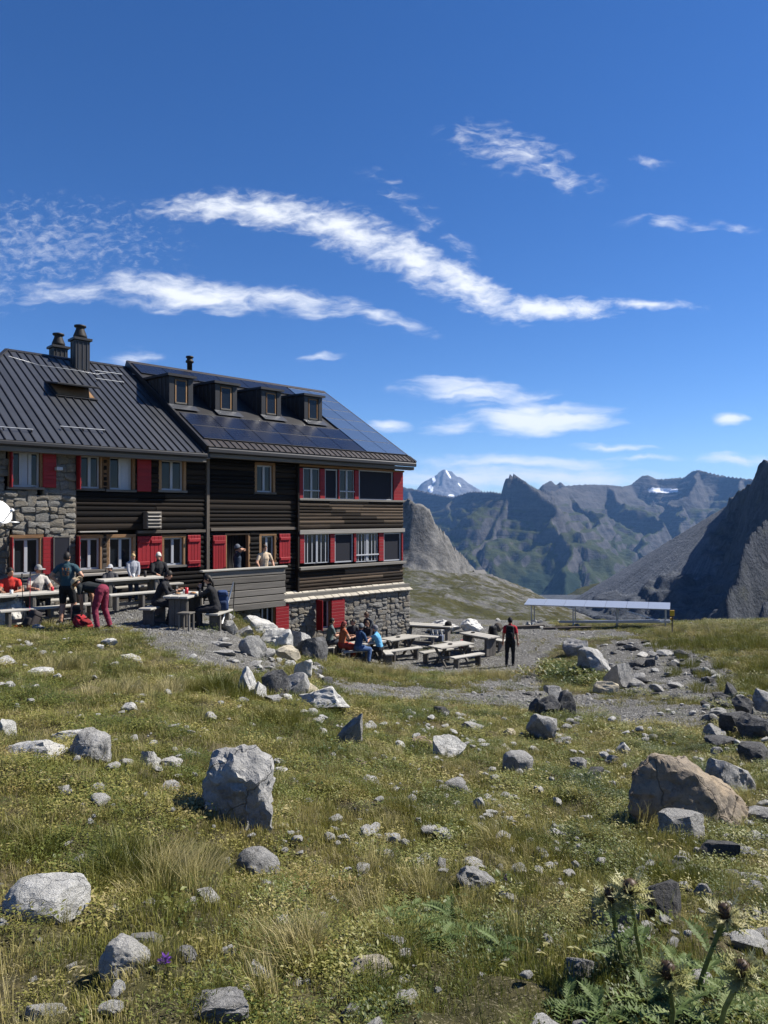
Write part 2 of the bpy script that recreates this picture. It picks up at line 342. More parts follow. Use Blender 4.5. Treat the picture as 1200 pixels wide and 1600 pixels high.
def left_hill():
    xs = np.linspace(-170, 330, 330); ys = np.linspace(95, 900, 380)
    X, Y = np.meshgrid(xs, ys)
    ctl = P([(640, 985, 110), (760, 990, 110), (880, 990, 110), (1000, 1000, 110), (500, 980, 110), (560, 940, 200), (640, 962, 190), (640, 915, 380), (700, 935, 300), (760, 958, 230), (720, 905, 470), (760, 907, 560), (820, 962, 300), (800, 930, 430), (830, 922, 560), (862, 946, 540), (905, 972, 420), (960, 985, 330),
             (1000, 1010, 200), (560, 900, 420), (480, 900, 420), (590, 880, 520), (690, 890, 500), (300, 960, 150), (200, 900, 400)])
    ctl += [(-40, 760, -110), (60, 760, -130), (140, 760, -150), (160, 620, -120), (250, 560, -120), (300, 400, -100), (-200, 800, -60), (100, 900, -190), (260, 800, -190)]
    base = RBF(ctl, 100, 2e-2)(X, Y)
    ridge = [(P([(520, 770, 540), (600, 775, 520), (645, 779, 500), (660, 784, 500), (669, 792, 500), (676, 812, 503), (690, 826, 508), (700, 836, 512), (706, 850, 520), (724, 866, 530), (740, 884, 545)]), 24, 10, .95)]
    wx = X+1.5*fbm(X/24, Y/24, 3, 3); wy = Y+1.5*fbm(X/24, Y/24, 3, 4)
    Z, D = seg_max(wx, wy, ridge)
    Z = Z+np.clip(D/14, .08, 1)*(7*fbm(X/30, Y/34, 5, 15, .58, ridged=True)+1.4*fbm(X/6, Y/7, 3, 16)-2)
    b2 = base+4.2*fbm(X/55, Y/40, 5, 77, .55)+2.2*fbm((X+Y*.5)/14, Y/22, 4, 12, .55, ridged=True)
    w = np.maximum(Z, b2)
    s, gx, gy = mesh_slope(X, Y, w)
    o = grid_obj('left_hillside', X, Y, w, material('hill_rock', rock_mat_fn((.044, .047, .017), (.042, .042, .042), (.185, .18, .17), .055, False, False, .44, .62, (1.3, 1.3, .5))))
    attr(o, 'grass', np.where(Z > b2, .16, .585)-np.clip(s-.35, 0, .6)*.6)
    tag(o, kind='structure')
    xs = np.linspace(180, 520, 90); ys = np.linspace(880, 1320, 80); X, Y = np.meshgrid(xs, ys)
    Z, D = seg_max(X+6*fbm(X/40, Y/40, 3, 2), Y, [(P([(850, 960, 1050), (877, 936, 1080), (910, 917, 1100), (928, 911, 1110), (945, 908, 1110), (966, 910, 1090), (975, 925, 1060), (985, 950, 1030)]), 6, 14, .4)])
    Z = Z+np.clip(D/30, .15, 1)*7*fbm(X/50, Y/50, 5, 5)
    o = grid_obj('grassy_knoll', X, Y, Z, MATS['hill_rock']); attr(o, 'grass', np.full(X.size, .66)); tag(o, kind='structure')
vf = mesh_obj('valley_floor', [(-4200, -900, -380), (6600, -900, -380), (6600, 11300, -380), (-4200, 11300, -380)], [(0, 1, 2, 3)]); tag(vf, kind='structure')
far_range(); vf.data.materials.append(MATS['range_rock']); far_peak(); scree_mountain(); left_hill()

# far-off air
bm = bmesh.new(); bmesh.ops.create_cube(bm, size=1)
for v in bm.verts: v.co = (v.co.x*11000+1200, v.co.y*12500+5200, -382 if v.co.z < 0 else 720)
me = bpy.data.meshes.new('haze'); bm.to_mesh(me); bm.free(); haze = link(bpy.data.objects.new('haze', me)); tag(haze, kind='stuff')
def hz(t):
    v = t.node('ShaderNodeVolumePrincipled', {'Color': (.24, .50, 1.0, 1), 'Density': 5.2e-5, 'Anisotropy': .1}); t.l.new(v.outputs[0], t.out.inputs['Volume'])
me.materials.append(material('haze', hz))

# ------------------------------------------------------------------ near ground
GP = [(0, 0, -1.62), (-3, 0, -1.5), (3, 0, -1.78), (0, -7, -1.0), (-10, 0, -1.0), (10, 0, -2.4), (-12, -6, -.6), (12, -6, -2.0), (-16, 6, -1.3), (16, 4, -2.9)]
for p in [(0, 1600, 2.3), (0, 1300, 4.0), (0, 1200, 5.4), (0, 1100, 8), (0, 1040, 11.2), (0, 992, 15.4), (300, 1600, 2.3), (300, 1450, 3.1), (300, 1300, 4.4), (300, 1200, 6.2), (300, 1100, 9.6), (300, 1052, 12.4), (150, 1000, 14.6), (100, 1050, 11.2),
          (600, 1600, 2.35), (600, 1450, 3.4), (600, 1300, 5.2), (600, 1200, 7.8), (600, 1150, 10.3), (600, 1102, 14), (600, 1076, 17.5), (600, 1052, 22), (450, 1100, 11), (450, 1060, 14.5), (450, 1030, 18),
          (900, 1600, 2.35), (900, 1450, 3.5), (900, 1300, 5.8), (900, 1200, 9), (900, 1150, 12), (900, 1102, 16.5), (900, 1076, 19.5), (900, 1042, 23), (870, 1000, 30), (1200, 1600, 2.4), (1200, 1450, 3.6), (1200, 1300, 6), (1200, 1200, 9), (1200, 1100, 14), (1200, 1040, 20),
          (1200, 988, 27), (1050, 1060, 19.5), (1050, 1022, 24), (1050, 990, 30), (1130, 978, 31), (797, 1040, 26), (700, 1046, 25), (740, 1072, 19), (830, 978, 36), (950, 981, 34), (1500, 1100, 14), (1500, 1290, 6), (1500, 990, 26), (380, 1000, 19.5)]:
    GP.append(tuple(at(*p)))
def gx_(px, Y, z): return ((px-CX)/F*Y, Y, z)
GP += [gx_(628, 30.8, -5.35), gx_(500, 27.7, -5.2), gx_(445, 26.6, -5.0), gx_(560, 26, -5.3), gx_(-50, 16.8, -2.73), gx_(-100, 20, -2.73), gx_(150, 17.2, -2.73), gx_(250, 18.2, -2.75), gx_(330, 20.5, -2.75), gx_(330, 18.4, -2.8), gx_(150, 22, -2.73), gx_(-300, 22, -2.73),
       gx_(280, 16.6, -2.78), gx_(280, 23, -2.75), gx_(700, 40, -5.9), gx_(800, 48, -7.2), gx_(1000, 40, -6.0), gx_(1200, 36, -5.3), gx_(900, 75, -17), gx_(600, 75, -16), gx_(1300, 75, -16), gx_(300, 75, -14), gx_(1500, 45, -6.5), gx_(-100, 45, -4), gx_(1150, 50, -8.5), gx_(300, 45, -5.5), gx_(1700, 75, -14)]
_g = RBF(GP, 10, 2e-3)
def inpoly(px, py, poly):
    c = np.zeros(px.shape, bool); n = len(poly)
    for i in range(n):
        x1, y1 = poly[i]; x2, y2 = poly[(i+1) % n]
        c ^= ((y1 > py) != (y2 > py)) & (px < (x2-x1)*(py-y1)/(y2-y1+1e-9)+x1)
    return c
GRAVEL = [[(-900, 880), (335, 880), (350, 965), (355, 985), (400, 1010), (435, 1035), (450, 1050), (400, 1052), (300, 1040), (245, 1012), (205, 985), (150, 980), (60, 974), (-900, 974)],
          [(440, 985), (640, 950), (850, 955), (870, 985), (838, 1010), (832, 1042), (800, 1050), (700, 1054), (600, 1046), (540, 1032), (480, 1018)],
          [(470, 1068), (560, 1066), (700, 1077), (860, 1080), (960, 1088), (1100, 1103), (1400, 1114), (1400, 1142), (1130, 1133), (1000, 1132), (880, 1114), (760, 1101), (640, 1092), (540, 1083)],
          [(800, 1052), (842, 1010), (870, 985), (960, 984), (1000, 992), (900, 1000), (868, 1012), (842, 1045), (850, 1076), (720, 1074)],
          [(925, 1008), (1000, 998), (1080, 1015), (1150, 1050), (1140, 1094), (1060, 1096), (960, 1080), (945, 1050)]]
def gbase(x, y): return _g(x, y)
def gravel_mask(x, y, z, jit=1.0):
    yy = np.maximum(y, .3)
    s = 44*np.clip(12/np.maximum(y, 4), .25, 1)*jit
    px = CX+F*x/yy+s*fbm(x*1.3, y*1.3, 4, 5); py = HY-F*z/yy+s*.45*fbm(x*1.3+40, y*1.3, 4, 6)
    m = np.zeros(px.shape, bool)
    for p in GRAVEL: m |= inpoly(px, py, p)
    return m & (y > 1)
def ground_z(x, y):
    x = np.asarray(x, float); y = np.asarray(y, float)
    z = gbase(x, y)
    gm = gravel_mask(x, y, z, 0).astype(float)
    k = 1-.75*gm
    z = z+k*(.10*fbm(x/1.5, y/1.5, 3, 41)+.085*fbm(x/.55, y/.55, 3, 42)+.03*fbm(x/.18, y/.18, 3, 43))
    return z
def gz(x, y): return float(ground_z(np.array([x]), np.array([y]))[0])
def gpix(px, py, lo=1.5, hi=60):
    """first ground point along the ray through a pixel of the photograph"""
    Ys = np.geomspace(lo, hi, 500); xs = (px-CX)/F*Ys; zs = (HY-py)/F*Ys
    g = gbase(xs, Ys); k = np.where(zs <= g)[0]
    i = k[0] if len(k) else len(Ys)-1
    x, y = xs[i], Ys[i]
    return Vector((x, y, gz(x, y)))
def axis(lo, hi, c, d0, k):
    a = [c]; 
    while a[-1] < hi: a.append(a[-1]+max(d0, k*abs(a[-1])))
    b = [c]
    while b[-1] > lo: b.append(b[-1]-max(d0, k*abs(b[-1])))
    return np.array(b[:0:-1]+a)
gX, gY = np.meshgrid(axis(-30, 46, 0, .05, .0135), axis(-7, 78, 1.5, .045, .0125))
gZ = ground_z(gX, gY)
def ground_mat(t):
    p = t.node('ShaderNodeNewGeometry').outputs['Position']
    gv = t.node('ShaderNodeAttribute', attribute_name='gravel').outputs['Fac']
    n1 = t.noise(p, 2.2, 6, .65); n2 = t.noise(p, 14, 5, .7); n3 = t.noise(p, .5, 4, .6)
    soil = t.mix(t.ramp(n1, [(.35, 0), (.65, 1)]), (.045, .038, .020), (.060, .060, .020))
    soil = t.mix(t.ramp(n3, [(.4, 0), (.68, 1)]), soil, (.12, .095, .055))
    soil = t.mix(t.ramp(n2, [(.4, .75), (.6, 0)]), soil, (.022, .021, .010))
    n6 = t.noise(p, 70, 3, .7); soil = t.mix(t.ramp(n6, [(.56, 0), (.66, .7)]), soil, (.24, .21, .14))
    vo = t.node('ShaderNodeTexVoronoi', {'Vector': p, 'Scale': 26.0, 'Randomness': 1.0}); vd = vo.outputs['Distance']
    vo2 = t.node('ShaderNodeTexVoronoi', {'Vector': p, 'Scale': 9.0}); 
    gc = t.mix(t.node('ShaderNodeSeparateColor', {0: vo.outputs['Color']}).outputs[0], (.10, .097, .090), (.25, .24, .222))
    gc = t.mix(t.ramp(t.node('ShaderNodeSeparateColor', {0: vo2.outputs['Color']}).outputs[0], [(.8, 0), (.85, .7)]), gc, (.38, .37, .35))
    gc = t.mix(t.ramp(vd, [(.25, 0), (.6, .6)]), gc, (.07, .068, .062))
    gc = t.mix(t.ramp(n3, [(.35, .45), (.6, 0)]), gc, (.12, .115, .10))
    f = t.ramp(t.math('ADD', gv, t.math('MULTIPLY', t.math('SUBTRACT', n2, .5), .9)), [(.42, 0), (.58, 1)])
    h = t.math('SUBTRACT', t.math('MULTIPLY', n2, .6), t.math('MULTIPLY', vd, t.math('MULTIPLY', gv, 1.0)))
    finish(t, t.mix(f, soil, gc), .95, h, 1.0, .05, spec=.1)
ground = grid_obj('ground', gX, gY, gZ, material('ground', ground_mat)); tag(ground, kind='structure')
attr(ground, 'gravel', gravel_mask(gX, gY, gZ))
# ------------------------------------------------------------------ building materials
def plain(name, c, rough=.7, metal=0, spec=.3, var=.12, sc=6, bump=.0):
    def fn(t):
        g = t.node('ShaderNodeTexCoord').outputs['Object']
        n = t.noise(g, sc, 5, .65); r = t.node('ShaderNodeObjectInfo').outputs['Random']
        k = t.math('ADD', t.math('MULTIPLY', n, var*2), t.math('ADD', 1-var*1.5, t.math('MULTIPLY', r, var)))
        col = t.node('ShaderNodeVectorMath', {0: (*c,), 3: k}, operation='SCALE').outputs[0]
        finish(t, col, rough, n if bump else None, bump, .01, metal, spec)
    return material(name, fn)
def wood(name, a, b, rough=.85, knots=True, bump=.5, spec=.2, rnd=.5):
    """weathered boards: grain runs along the longest side"""
    def fn(t):
        g = t.node('ShaderNodeTexCoord').outputs['Generated']; r = t.node('ShaderNodeObjectInfo').outputs['Random']
        off = t.node('ShaderNodeCombineXYZ', {0: t.math('MULTIPLY', r, 37), 1: t.math('MULTIPLY', r, 91), 2: t.math('MULTIPLY', r, 13)}).outputs[0]
        v = t.vmath('ADD', t.vmath('MULTIPLY', g, (2.2, 7, 7)), off)
        n1 = t.noise(v, 1.6, 8, .65, .8); n2 = t.noise(t.vmath('ADD', t.vmath('MULTIPLY', g, (1.2, 1.2, 1.2)), off), 2.0, 4, .6)
        n3 = t.noise(t.vmath('ADD', t.vmath('MULTIPLY', g, (3, 34, 34)), off), 1.4, 4, .6, .3)
        f = t.math('ADD', t.math('MULTIPLY', n1, .55), t.math('ADD', t.math('MULTIPLY', n3, .45), t.math('MULTIPLY', t.math('SUBTRACT', r, .5), rnd)))
        f = t.math('ADD', f, t.math('MULTIPLY', t.math('SUBTRACT', n2, .5), .5))
        c = t.mix(t.ramp(f, [(.25, 0), (.75, 1)]), a, b)
        finish(t, c, rough, t.math('ADD', n3, n1), bump, .006, spec=spec)
    return material(name, fn)
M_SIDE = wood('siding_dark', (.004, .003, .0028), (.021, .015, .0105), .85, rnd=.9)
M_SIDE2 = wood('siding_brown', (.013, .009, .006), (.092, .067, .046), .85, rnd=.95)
M_GREY = wood('weathered_board', (.13, .12, .105), (.36, .335, .30), .9, rnd=.35)
M_GREYD = wood('weathered_board_dark', (.07, .064, .056), (.19, .175, .155), .9, rnd=.35)
M_TAN = wood('casing_wood', (.14, .075, .035), (.33, .20, .105), .8)
M_BEAM = wood('beam_wood', (.06, .050, .042), (.16, .135, .11), .85)
M_PALE = wood('pale_table_wood', (.24, .225, .195), (.44, .42, .375), .85, rnd=.2, bump=.3)
M_SLAB = plain('roof_slab_stone', (.40, .365, .30), .9, var=.3, sc=5, bump=.5)
M_RED = plain('shutter_red', (.22, .009, .013), .55, spec=.3, var=.24, sc=3.5)
M_REDW = plain('shutter_red_wood', (.26, .013, .018), .6, spec=.3, var=.26, sc=3.5)
M_WHITE = plain('window_white', (.36, .37, .39), .5, var=.05)
M_CURT = plain('curtain_white', (.36, .38, .42), .9, var=.1)
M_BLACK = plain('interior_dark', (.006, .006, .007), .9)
M_MET = plain('roof_metal', (.066, .070, .080), .44, .5, .5, var=.32, sc=1.8)
M_METD = plain('flashing_dark', (.022, .021, .022), .5, .3, .5, var=.2)
M_COP = plain('copper_brown_strip', (.066, .056, .050), .45, .5, .5, var=.25, sc=3)
M_GALV = plain('galvanised', (.42, .43, .44), .45, .7, .5, var=.12)
M_DMET = plain('dark_iron', (.03, .028, .027), .6, .4)
M_WHITEP = plain('dish_white', (.75, .75, .74), .45, var=.04)
M_BLK = plain('black_cloth', (.010, .010, .011), .9)
def glass(name, c, rough=.06):
    def fn(t):
        r = t.node('ShaderNodeObjectInfo').outputs['Random']; g = t.node('ShaderNodeTexCoord').outputs['Object']
        n = t.noise(g, 1.3, 2, .5)
        finish(t, c, rough, n, .04, .05, spec=.3)
    return material(name, fn)
M_GLASS = glass('window_glass', (.010, .013, .018))
M_SCREEN = plain('insect_screen', (.010, .011, .018), .75, var=.05)
def pv(t):
    g = t.node('ShaderNodeTexCoord').outputs['Generated']
    m = t.vmath('MULTIPLY', g, (8, 6, 1)); s = t.node('ShaderNodeSeparateXYZ', {0: m})
    def ln(o): return t.math('LESS_THAN', t.math('FRACT', o), .05)
    l = t.math('MAXIMUM', ln(s.outputs[0]), ln(s.outputs[1]))
    n = t.noise(t.node('ShaderNodeNewGeometry').outputs['Position'], .9, 4, .6)
    c = t.mix(l, (.007, .010, .022), (.03, .036, .05))
    finish(t, c, t.math('ADD', .14, t.math('MULTIPLY', n, .3)), spec=.32)
M_PV = material('solar_cells', pv)
M_THERM = plain('solar_collector_glass', (.060, .095, .165), .22, .1, .7, var=.16, sc=1.2)
def stone_mat(name, cols, sc=7, moss=0, lichen=.5):
    def fn(t):
        g = t.node('ShaderNodeTexCoord').outputs['Object']; r = t.node('ShaderNodeObjectInfo').outputs['Random']
        off = t.node('ShaderNodeCombineXYZ', {0: t.math('MULTIPLY', r, 50), 1: t.math('MULTIPLY', r, 23)}).outputs[0]
        v = t.vmath('ADD', g, off)
        n = t.noise(v, sc, 8, .68); n2 = t.noise(v, sc*.3, 4, .6); n4 = t.noise(v, sc*5, 5, .75)
        c = t.mix(t.ramp(n, [(.32, 0), (.68, 1)]), cols[0], cols[1])
        c = t.mix(t.ramp(t.math('ADD', n2, t.math('MULTIPLY', t.math('SUBTRACT', r, .5), .5)), [(.42, 0), (.66, .8)]), c, cols[2])
        c = t.mix(t.ramp(n4, [(.36, .4), (.48, 0)]), c, tuple(q*.45 for q in cols[0]))
        ck = t.node('ShaderNodeTexVoronoi', {'Vector': t.vmath('ADD', v, t.vmath('MULTIPLY', t.noise(v, sc*.6, 3, .6, out='Color'), (.3, .3, .3))), 'Scale': sc*.45}, feature='DISTANCE_TO_EDGE').outputs[0]
        ckf = t.ramp(ck, [(.0, 1), (.012, 0)])
        c = t.mix(t.math('MULTIPLY', ckf, .4), c, tuple(q*.3 for q in cols[0]))
        if lichen:
            n5 = t.noise(v, sc*1.4, 6, .7, 1.0); c = t.mix(t.ramp(n5, [(.60, 0), (.68, lichen)]), c, (.42, .40, .36))
        h = t.math('ADD', t.math('MULTIPLY', n, .8), t.math('SUBTRACT', t.math('MULTIPLY', n4, .4), t.math('MULTIPLY', ckf, .25)))
        finish(t, c, .92, h, 1.0, .05, spec=.12)
    return material(name, fn)
M_WSTONE = stone_mat('wall_stone', ((.11, .106, .10), (.29, .28, .255), (.22, .19, .145)), 7, lichen=.35)
M_MORTAR = plain('mortar', (.13, .122, .108), .95, var=.25, sc=9, bump=.6)

# ------------------------------------------------------------------ box helpers
_BX = {}
def box_mesh(lx, ly, lz, bev=.008):
    key = (round(lx, 3), round(ly, 3), round(lz, 3), round(bev, 3))
    if key in _BX: return _BX[key].copy() if False else _BX[key]
    b = min(bev, .3*min(lx, ly, lz)); V = []; idx = {}
    for ix, X in enumerate((-1, 1)):
        for iy, Y in enumerate((-1, 1)):
            for iz, Z in enumerate((-1, 1)):
                for k in range(3):
                    p = [X*lx/2, Y*ly/2, Z*lz/2]
                    for q in range(3):
                        if q != k: p[q] -= (X, Y, Z)[q]*b
                    idx[(ix, iy, iz, k)] = len(V); V.append(p)
    Fc = []
    for k in range(3):                    # big faces: vertices keep full extent along k
        a, c = [q for q in range(3) if q != k]
        for s in (0, 1):
            loop = []
            for (u, v) in ((0, 0), (1, 0), (1, 1), (0, 1)):
                t = [0, 0, 0]; t[k] = s; t[a] = u; t[c] = v; loop.append(idx[(*t, k)])
            flip = (s == 0) ^ (k == 1)
            Fc.append(loop[::-1] if flip else loop)
    for k in range(3):                    # edges along axis k
        a, c = [q for q in range(3) if q != k]
        for u in (0, 1):
            for v in (0, 1):
                t0 = [0, 0, 0]; t0[a] = u; t0[c] = v; t1 = list(t0); t1[k] = 1
                Fc.append([idx[(*t0, a)], idx[(*t1, a)], idx[(*t1, c)], idx[(*t0, c)]])
    for ix in (0, 1):
        for iy in (0, 1):
            for iz in (0, 1): Fc.append([idx[(ix, iy, iz, k)] for k in range(3)])
    me = bpy.data.meshes.new('box'); me.from_pydata(V, [], Fc)
    bm = bmesh.new(); bm.from_mesh(me); bmesh.ops.recalc_face_normals(bm, faces=bm.faces); bm.to_mesh(me); bm.free()
    _BX[key] = me; return me
_BM = {}
def box(name, c, dims, mat, parent=None, rot=(0, 0, 0), bev=.008):
    """bevelled box as one object; boxes of one size and material share their mesh"""
    key = (round(dims[0], 3), round(dims[1], 3), round(dims[2], 3), round(bev, 3), mat.name)
    if key not in _BM:
        me = box_mesh(*dims, bev).copy(); me.name = name; me.materials.append(mat); _BM[key] = me
    o = bpy.data.objects.new(name, _BM[key]); o.location = c; o.rotation_euler = rot
    return link(o, parent)
def quat_box(name, a, b, wd, th, mat, parent=None, up=(0, 0, 1), bev=.006):
    """bar from a to b"""
    a = Vector(a); b = Vector(b); d = b-a
    x = d.normalized(); u = Vector(up)
    if abs(x.dot(u)) > .98: u = Vector((0, 1, 0))
    y = u.cross(x).normalized(); z = x.cross(y)
    o = box(name, (a+b)/2, (round(d.length, 3), wd, th), mat, parent, bev=bev)
    o.rotation_euler = Matrix((x, y, z)).transposed().to_euler(); return o
def lathe(name, prof, mat, parent=None, loc=(0, 0, 0), seg=16, rot=(0, 0, 0), smooth=True):
    V = []; Fc = []
    for r, z in prof:
        for k in range(seg): V.append((r*math.cos(2*math.pi*k/seg), r*math.sin(2*math.pi*k/seg), z))
    for i in range(len(prof)-1):
        for k in range(seg):
            a = i*seg+k; b = i*seg+(k+1) % seg; Fc.append((a, b, b+seg, a+seg))
    Fc.append(tuple(range(seg))[::-1]); Fc.append(tuple(range((len(prof)-1)*seg, len(prof)*seg)))
    o = mesh_obj(name, V, Fc, mat, parent, smooth); o.location = loc; o.rotation_euler = rot; return o
def tube_geo(pts, rad, seg=6):
    V = []; Fc = []; pts = [Vector(p) for p in pts]; n = len(pts)
    for i, p in enumerate(pts):
        d = (pts[min(i+1, n-1)]-pts[max(i-1, 0)]).normalized(); u = Vector((0, 0, 1)) if abs(d.z) < .9 else Vector((1, 0, 0))
        a = d.cross(u).normalized(); b = d.cross(a); r = rad[i] if hasattr(rad, '__len__') else rad
        for k in range(seg): V.append(p+a*r*math.cos(2*math.pi*k/seg)+b*r*math.sin(2*math.pi*k/seg))
    for i in range(n-1):
        for k in range(seg): a = i*seg+k; b = i*seg+(k+1) % seg; Fc.append((a, b, b+seg, a+seg))
    Fc.append(tuple(range(seg))); Fc.append(tuple(range((n-1)*seg, n*seg))[::-1])
    return V, Fc
def tube(name, pts, rad, mat, parent=None, seg=6):
    V, Fc = tube_geo(pts, rad, seg); return mesh_obj(name, V, Fc, mat, parent, True)
def stone_mesh(seed, sub=2, flat=1.0, facets=7, rough=.10, cut=(.55, .95), blocky=1.0):
    """irregular block: a sphere cut by random planes, then roughened"""
    rs = np.random.RandomState(seed); bm = bmesh.new(); bmesh.ops.create_icosphere(bm, subdivisions=sub, radius=1)
    co = np.array([v.co[:] for v in bm.verts]); co = np.sign(co)*np.abs(co)**blocky; co /= np.abs(co).max(0)
    for _ in range(facets):
        n = rs.normal(size=3); n[2] *= flat; n /= np.linalg.norm(n); dd = rs.uniform(*cut); s = co@n-dd
        co -= np.clip(s, 0, None)[:, None]*n*.94
    co += co/np.linalg.norm(co, axis=1, keepdims=True)*(fbm(co[:, 0]*2+seed, co[:, 1]*2+co[:, 2]*1.7, 4, seed)[:, None]*rough)
    co -= (co.max(0)+co.min(0))/2; co /= (co.max(0)-co.min(0))
    for v, c in zip(bm.verts, co): v.co = c
    me = bpy.data.meshes.new('stone'); bm.to_mesh(me); bm.free(); return me

# ------------------------------------------------------------------ the hut
TH = math.atan2(1759-600, F); HC = (.748, 30.758); HB = -5.6
hut = empty('mountain_hut', (HC[0], HC[1], HB), math.pi/2-TH)
tag(hut, 'long dark wooden mountain hut with red shutters and dark metal roof', 'mountain hut')
_s, _c = math.sin(TH), math.cos(TH)
def hit(px, py, w=0):
    u = (px-CX)/F; v = (HY-py)/F; Y = (w+HC[0]*_c-HC[1]*_s)/(u*_c-_s)
    return (u*Y-HC[0])*_s+(Y-HC[1])*_c, v*Y
def HW(s, w, Z): return Vector((HC[0]+s*_s+w*_c, HC[1]+s*_c-w*_s, Z))     # hut coordinates -> world
def hb(name, s0, s1, w0, w1, z0, z1, mat, parent=None, bev=.006):
    return box(name, ((s0+s1)/2, -(w0+w1)/2, (z0+z1)/2-HB), (s1-s0, abs(w1-w0), z1-z0), mat, parent or hut, bev=bev)
def hmesh(name, pts, faces, mat, parent=None, smooth=False):
    return mesh_obj(name, [(s, -w, z-HB) for s, w, z in pts], faces, mat, parent or hut, smooth)
SL = -17.4                                                                # left end of the hut
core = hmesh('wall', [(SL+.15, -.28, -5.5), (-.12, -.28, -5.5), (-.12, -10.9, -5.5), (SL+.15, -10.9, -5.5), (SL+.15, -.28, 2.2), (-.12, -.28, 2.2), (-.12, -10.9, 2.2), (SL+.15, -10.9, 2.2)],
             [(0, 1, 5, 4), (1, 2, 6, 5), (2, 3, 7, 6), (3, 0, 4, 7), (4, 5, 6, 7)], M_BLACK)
# openings as (s0, s1, z0, z1) that boards and stones leave free
OPEN = []
def rect(x0, y0, x1, y1, w=0):
    s0, za = hit(x0, (y0+y1)/2, w); s1, zb = hit(x1, (y0+y1)/2, w)
    xm = (x0+x1)/2; return s0, s1, hit(xm, y1, w)[1], hit(xm, y0, w)[1]
def window(x0, y0, x1, y1, cols=2, casing=True, curtain=None, transom=None, bars=0, sill=True, glassm=None, w=0, free=True, fw=.055, cas_w=.10):
    s0, s1, z0, z1 = rect(x0, y0, x1, y1)
    m = cas_w if casing else .0
    if free: OPEN.append((s0-m, s1+m, z0-(.08 if sill else .02), z1+m))
    wf = w-.085
    V = []; Fc = []
    def bar(a, b, c, d, t0=.05):
        i = len(V)
        for q in (wf-t0, wf): V.extend([(a, q, c), (b, q, c), (b, q, d), (a, q, d)])
        Fc.extend([tuple(i+k for k in f) for f in ((4, 5, 6, 7), (3, 2, 1, 0), (0, 1, 5, 4), (1, 2, 6, 5), (2, 3, 7, 6), (3, 0, 4, 7))])
    bar(s0, s1, z0, z0+fw); bar(s0, s1, z1-fw, z1); bar(s0, s0+fw, z0+fw, z1-fw); bar(s1-fw, s1, z0+fw, z1-fw)
    fr = hmesh('window', V, Fc, M_WHITE)
    n = cols
    for k in range(1, n):
        c = s0+(s1-s0)*k/n; hb('mullion', c-.045, c+.045, wf-.04, wf+.012, z0+fw, z1-fw, M_WHITE, fr)
    xs = [s0+(s1-s0)*k/n for k in range(n+1)]
    for k in range(n):
        p = hb('pane', xs[k]+.03, xs[k+1]-.03, wf-.045, wf-.03, z0+fw*.8, z1-fw*.8, glassm or M_GLASS, fr, bev=.002)
    if transom: hb('transom', s0-.02, s1+.06, wf+.013, wf+.05, z0+(z1-z0)*transom-.025, z0+(z1-z0)*transom+.025, M_WHITE, fr)
    for k in range(bars):
        c = s0+(s1-s0)*(k+.7)/(bars+.4); hb('glazing_bar', c-.022, c+.022, wf-.028, wf-.008, z0+fw, z1-fw, M_WHITE, fr)
    if curtain:
        a, b = curtain; hb('curtain', s0+(s1-s0)*a, s0+(s1-s0)*b, wf-.029, wf-.02, z0+fw, z1-fw, M_CURT, fr)
    if casing:
        cm = M_TAN
        hb('casing', s0-m, s1+m, w-.1, w+.035, z1, z1+m, cm, fr); hb('casing', s0-m, s0, w-.1, w+.03, z0, z1, cm, fr); hb('casing', s1, s1+m, w-.1, w+.03, z0, z1, cm, fr)
    if sill: hb('sill', s0-m-.03, s1+m+.03, w-.1, w+.075, z0-.075, z0-.002, M_GREYD, fr)
    return fr
def shutter(x0, y0, x1, y1, battens=0, w=.03, free=False, mat=None):
    s0, s1, z0, z1 = rect(x0, y0, x1, y1)
    if free: OPEN.append((s0, s1, z0, z1))
    mat = mat or (M_REDW if battens else M_RED)
    sh = hb('shutter', s0, s1, w+.006, w+.034, z0, z1, mat)
    n = max(3, int((s1-s0)/.105)) if battens else 9
    for k in range(n):
        if battens:
            a = s0+(s1-s0)*k/n; hb('board', a+.004, s0+(s1-s0)*(k+1)/n-.004, w+.03, w+.045, z0+.008, z1-.008, mat, sh, bev=.004)
        else:
            a = z0+(z1-z0)*k/n; hb('slat', s0+.012, s1-.012, w+.03, w+.043, a+.006, z0+(z1-z0)*(k+1)/n-.004, mat, sh, bev=.005)
    for k in range(battens):
        zc = z0+(z1-z0)*(.16 if k == 0 else .84); hb('batten', s0+.02, s1-.02, w+.046, w+.085, zc-.055, zc+.055, mat, sh, bev=.012)
    return sh
def shutter_edge(x, y0, y1, wd=.42, w=.0):
    s0, s1, z0, z1 = rect(x-1, y0, x+1, y1)
    sh = hb('shutter', s0-.02, s0+.015, w+.05, w+wd, z0, z1, M_RED)
    hb('hinge', s0-.03, s0+.025, w-.02, w+.06, z0+.12, z0+.16, M_DMET, sh); hb('hinge', s0-.03, s0+.025, w-.02, w+.06, z1-.16, z1-.12, M_DMET, sh)
    hb('batten', s0+.016, s0+.04, w+.09, w+wd-.04, z0+.16, z0+.24, M_RED, sh); hb('batten', s0+.016, s0+.04, w+.09, w+wd-.04, z1-.24, z1-.16, M_RED, sh)
# upper floor
window(17, 706, 60, 761, 3, True, (.33, .60), w=.10); shutter(64, 704, 85, 762, w=.12); shutter_edge(14, 705, 762, w=.1, wd=.25)
window(125, 712, 156, 763, 2, True); window(171, 714, 206, 765, 2, True, (.52, .97)); shutter(213, 714, 235, 768); shutter_edge(120, 711, 765, wd=.34)
window(252, 719, 286, 766, 2, True); window(401, 727, 426, 769, 2, True)
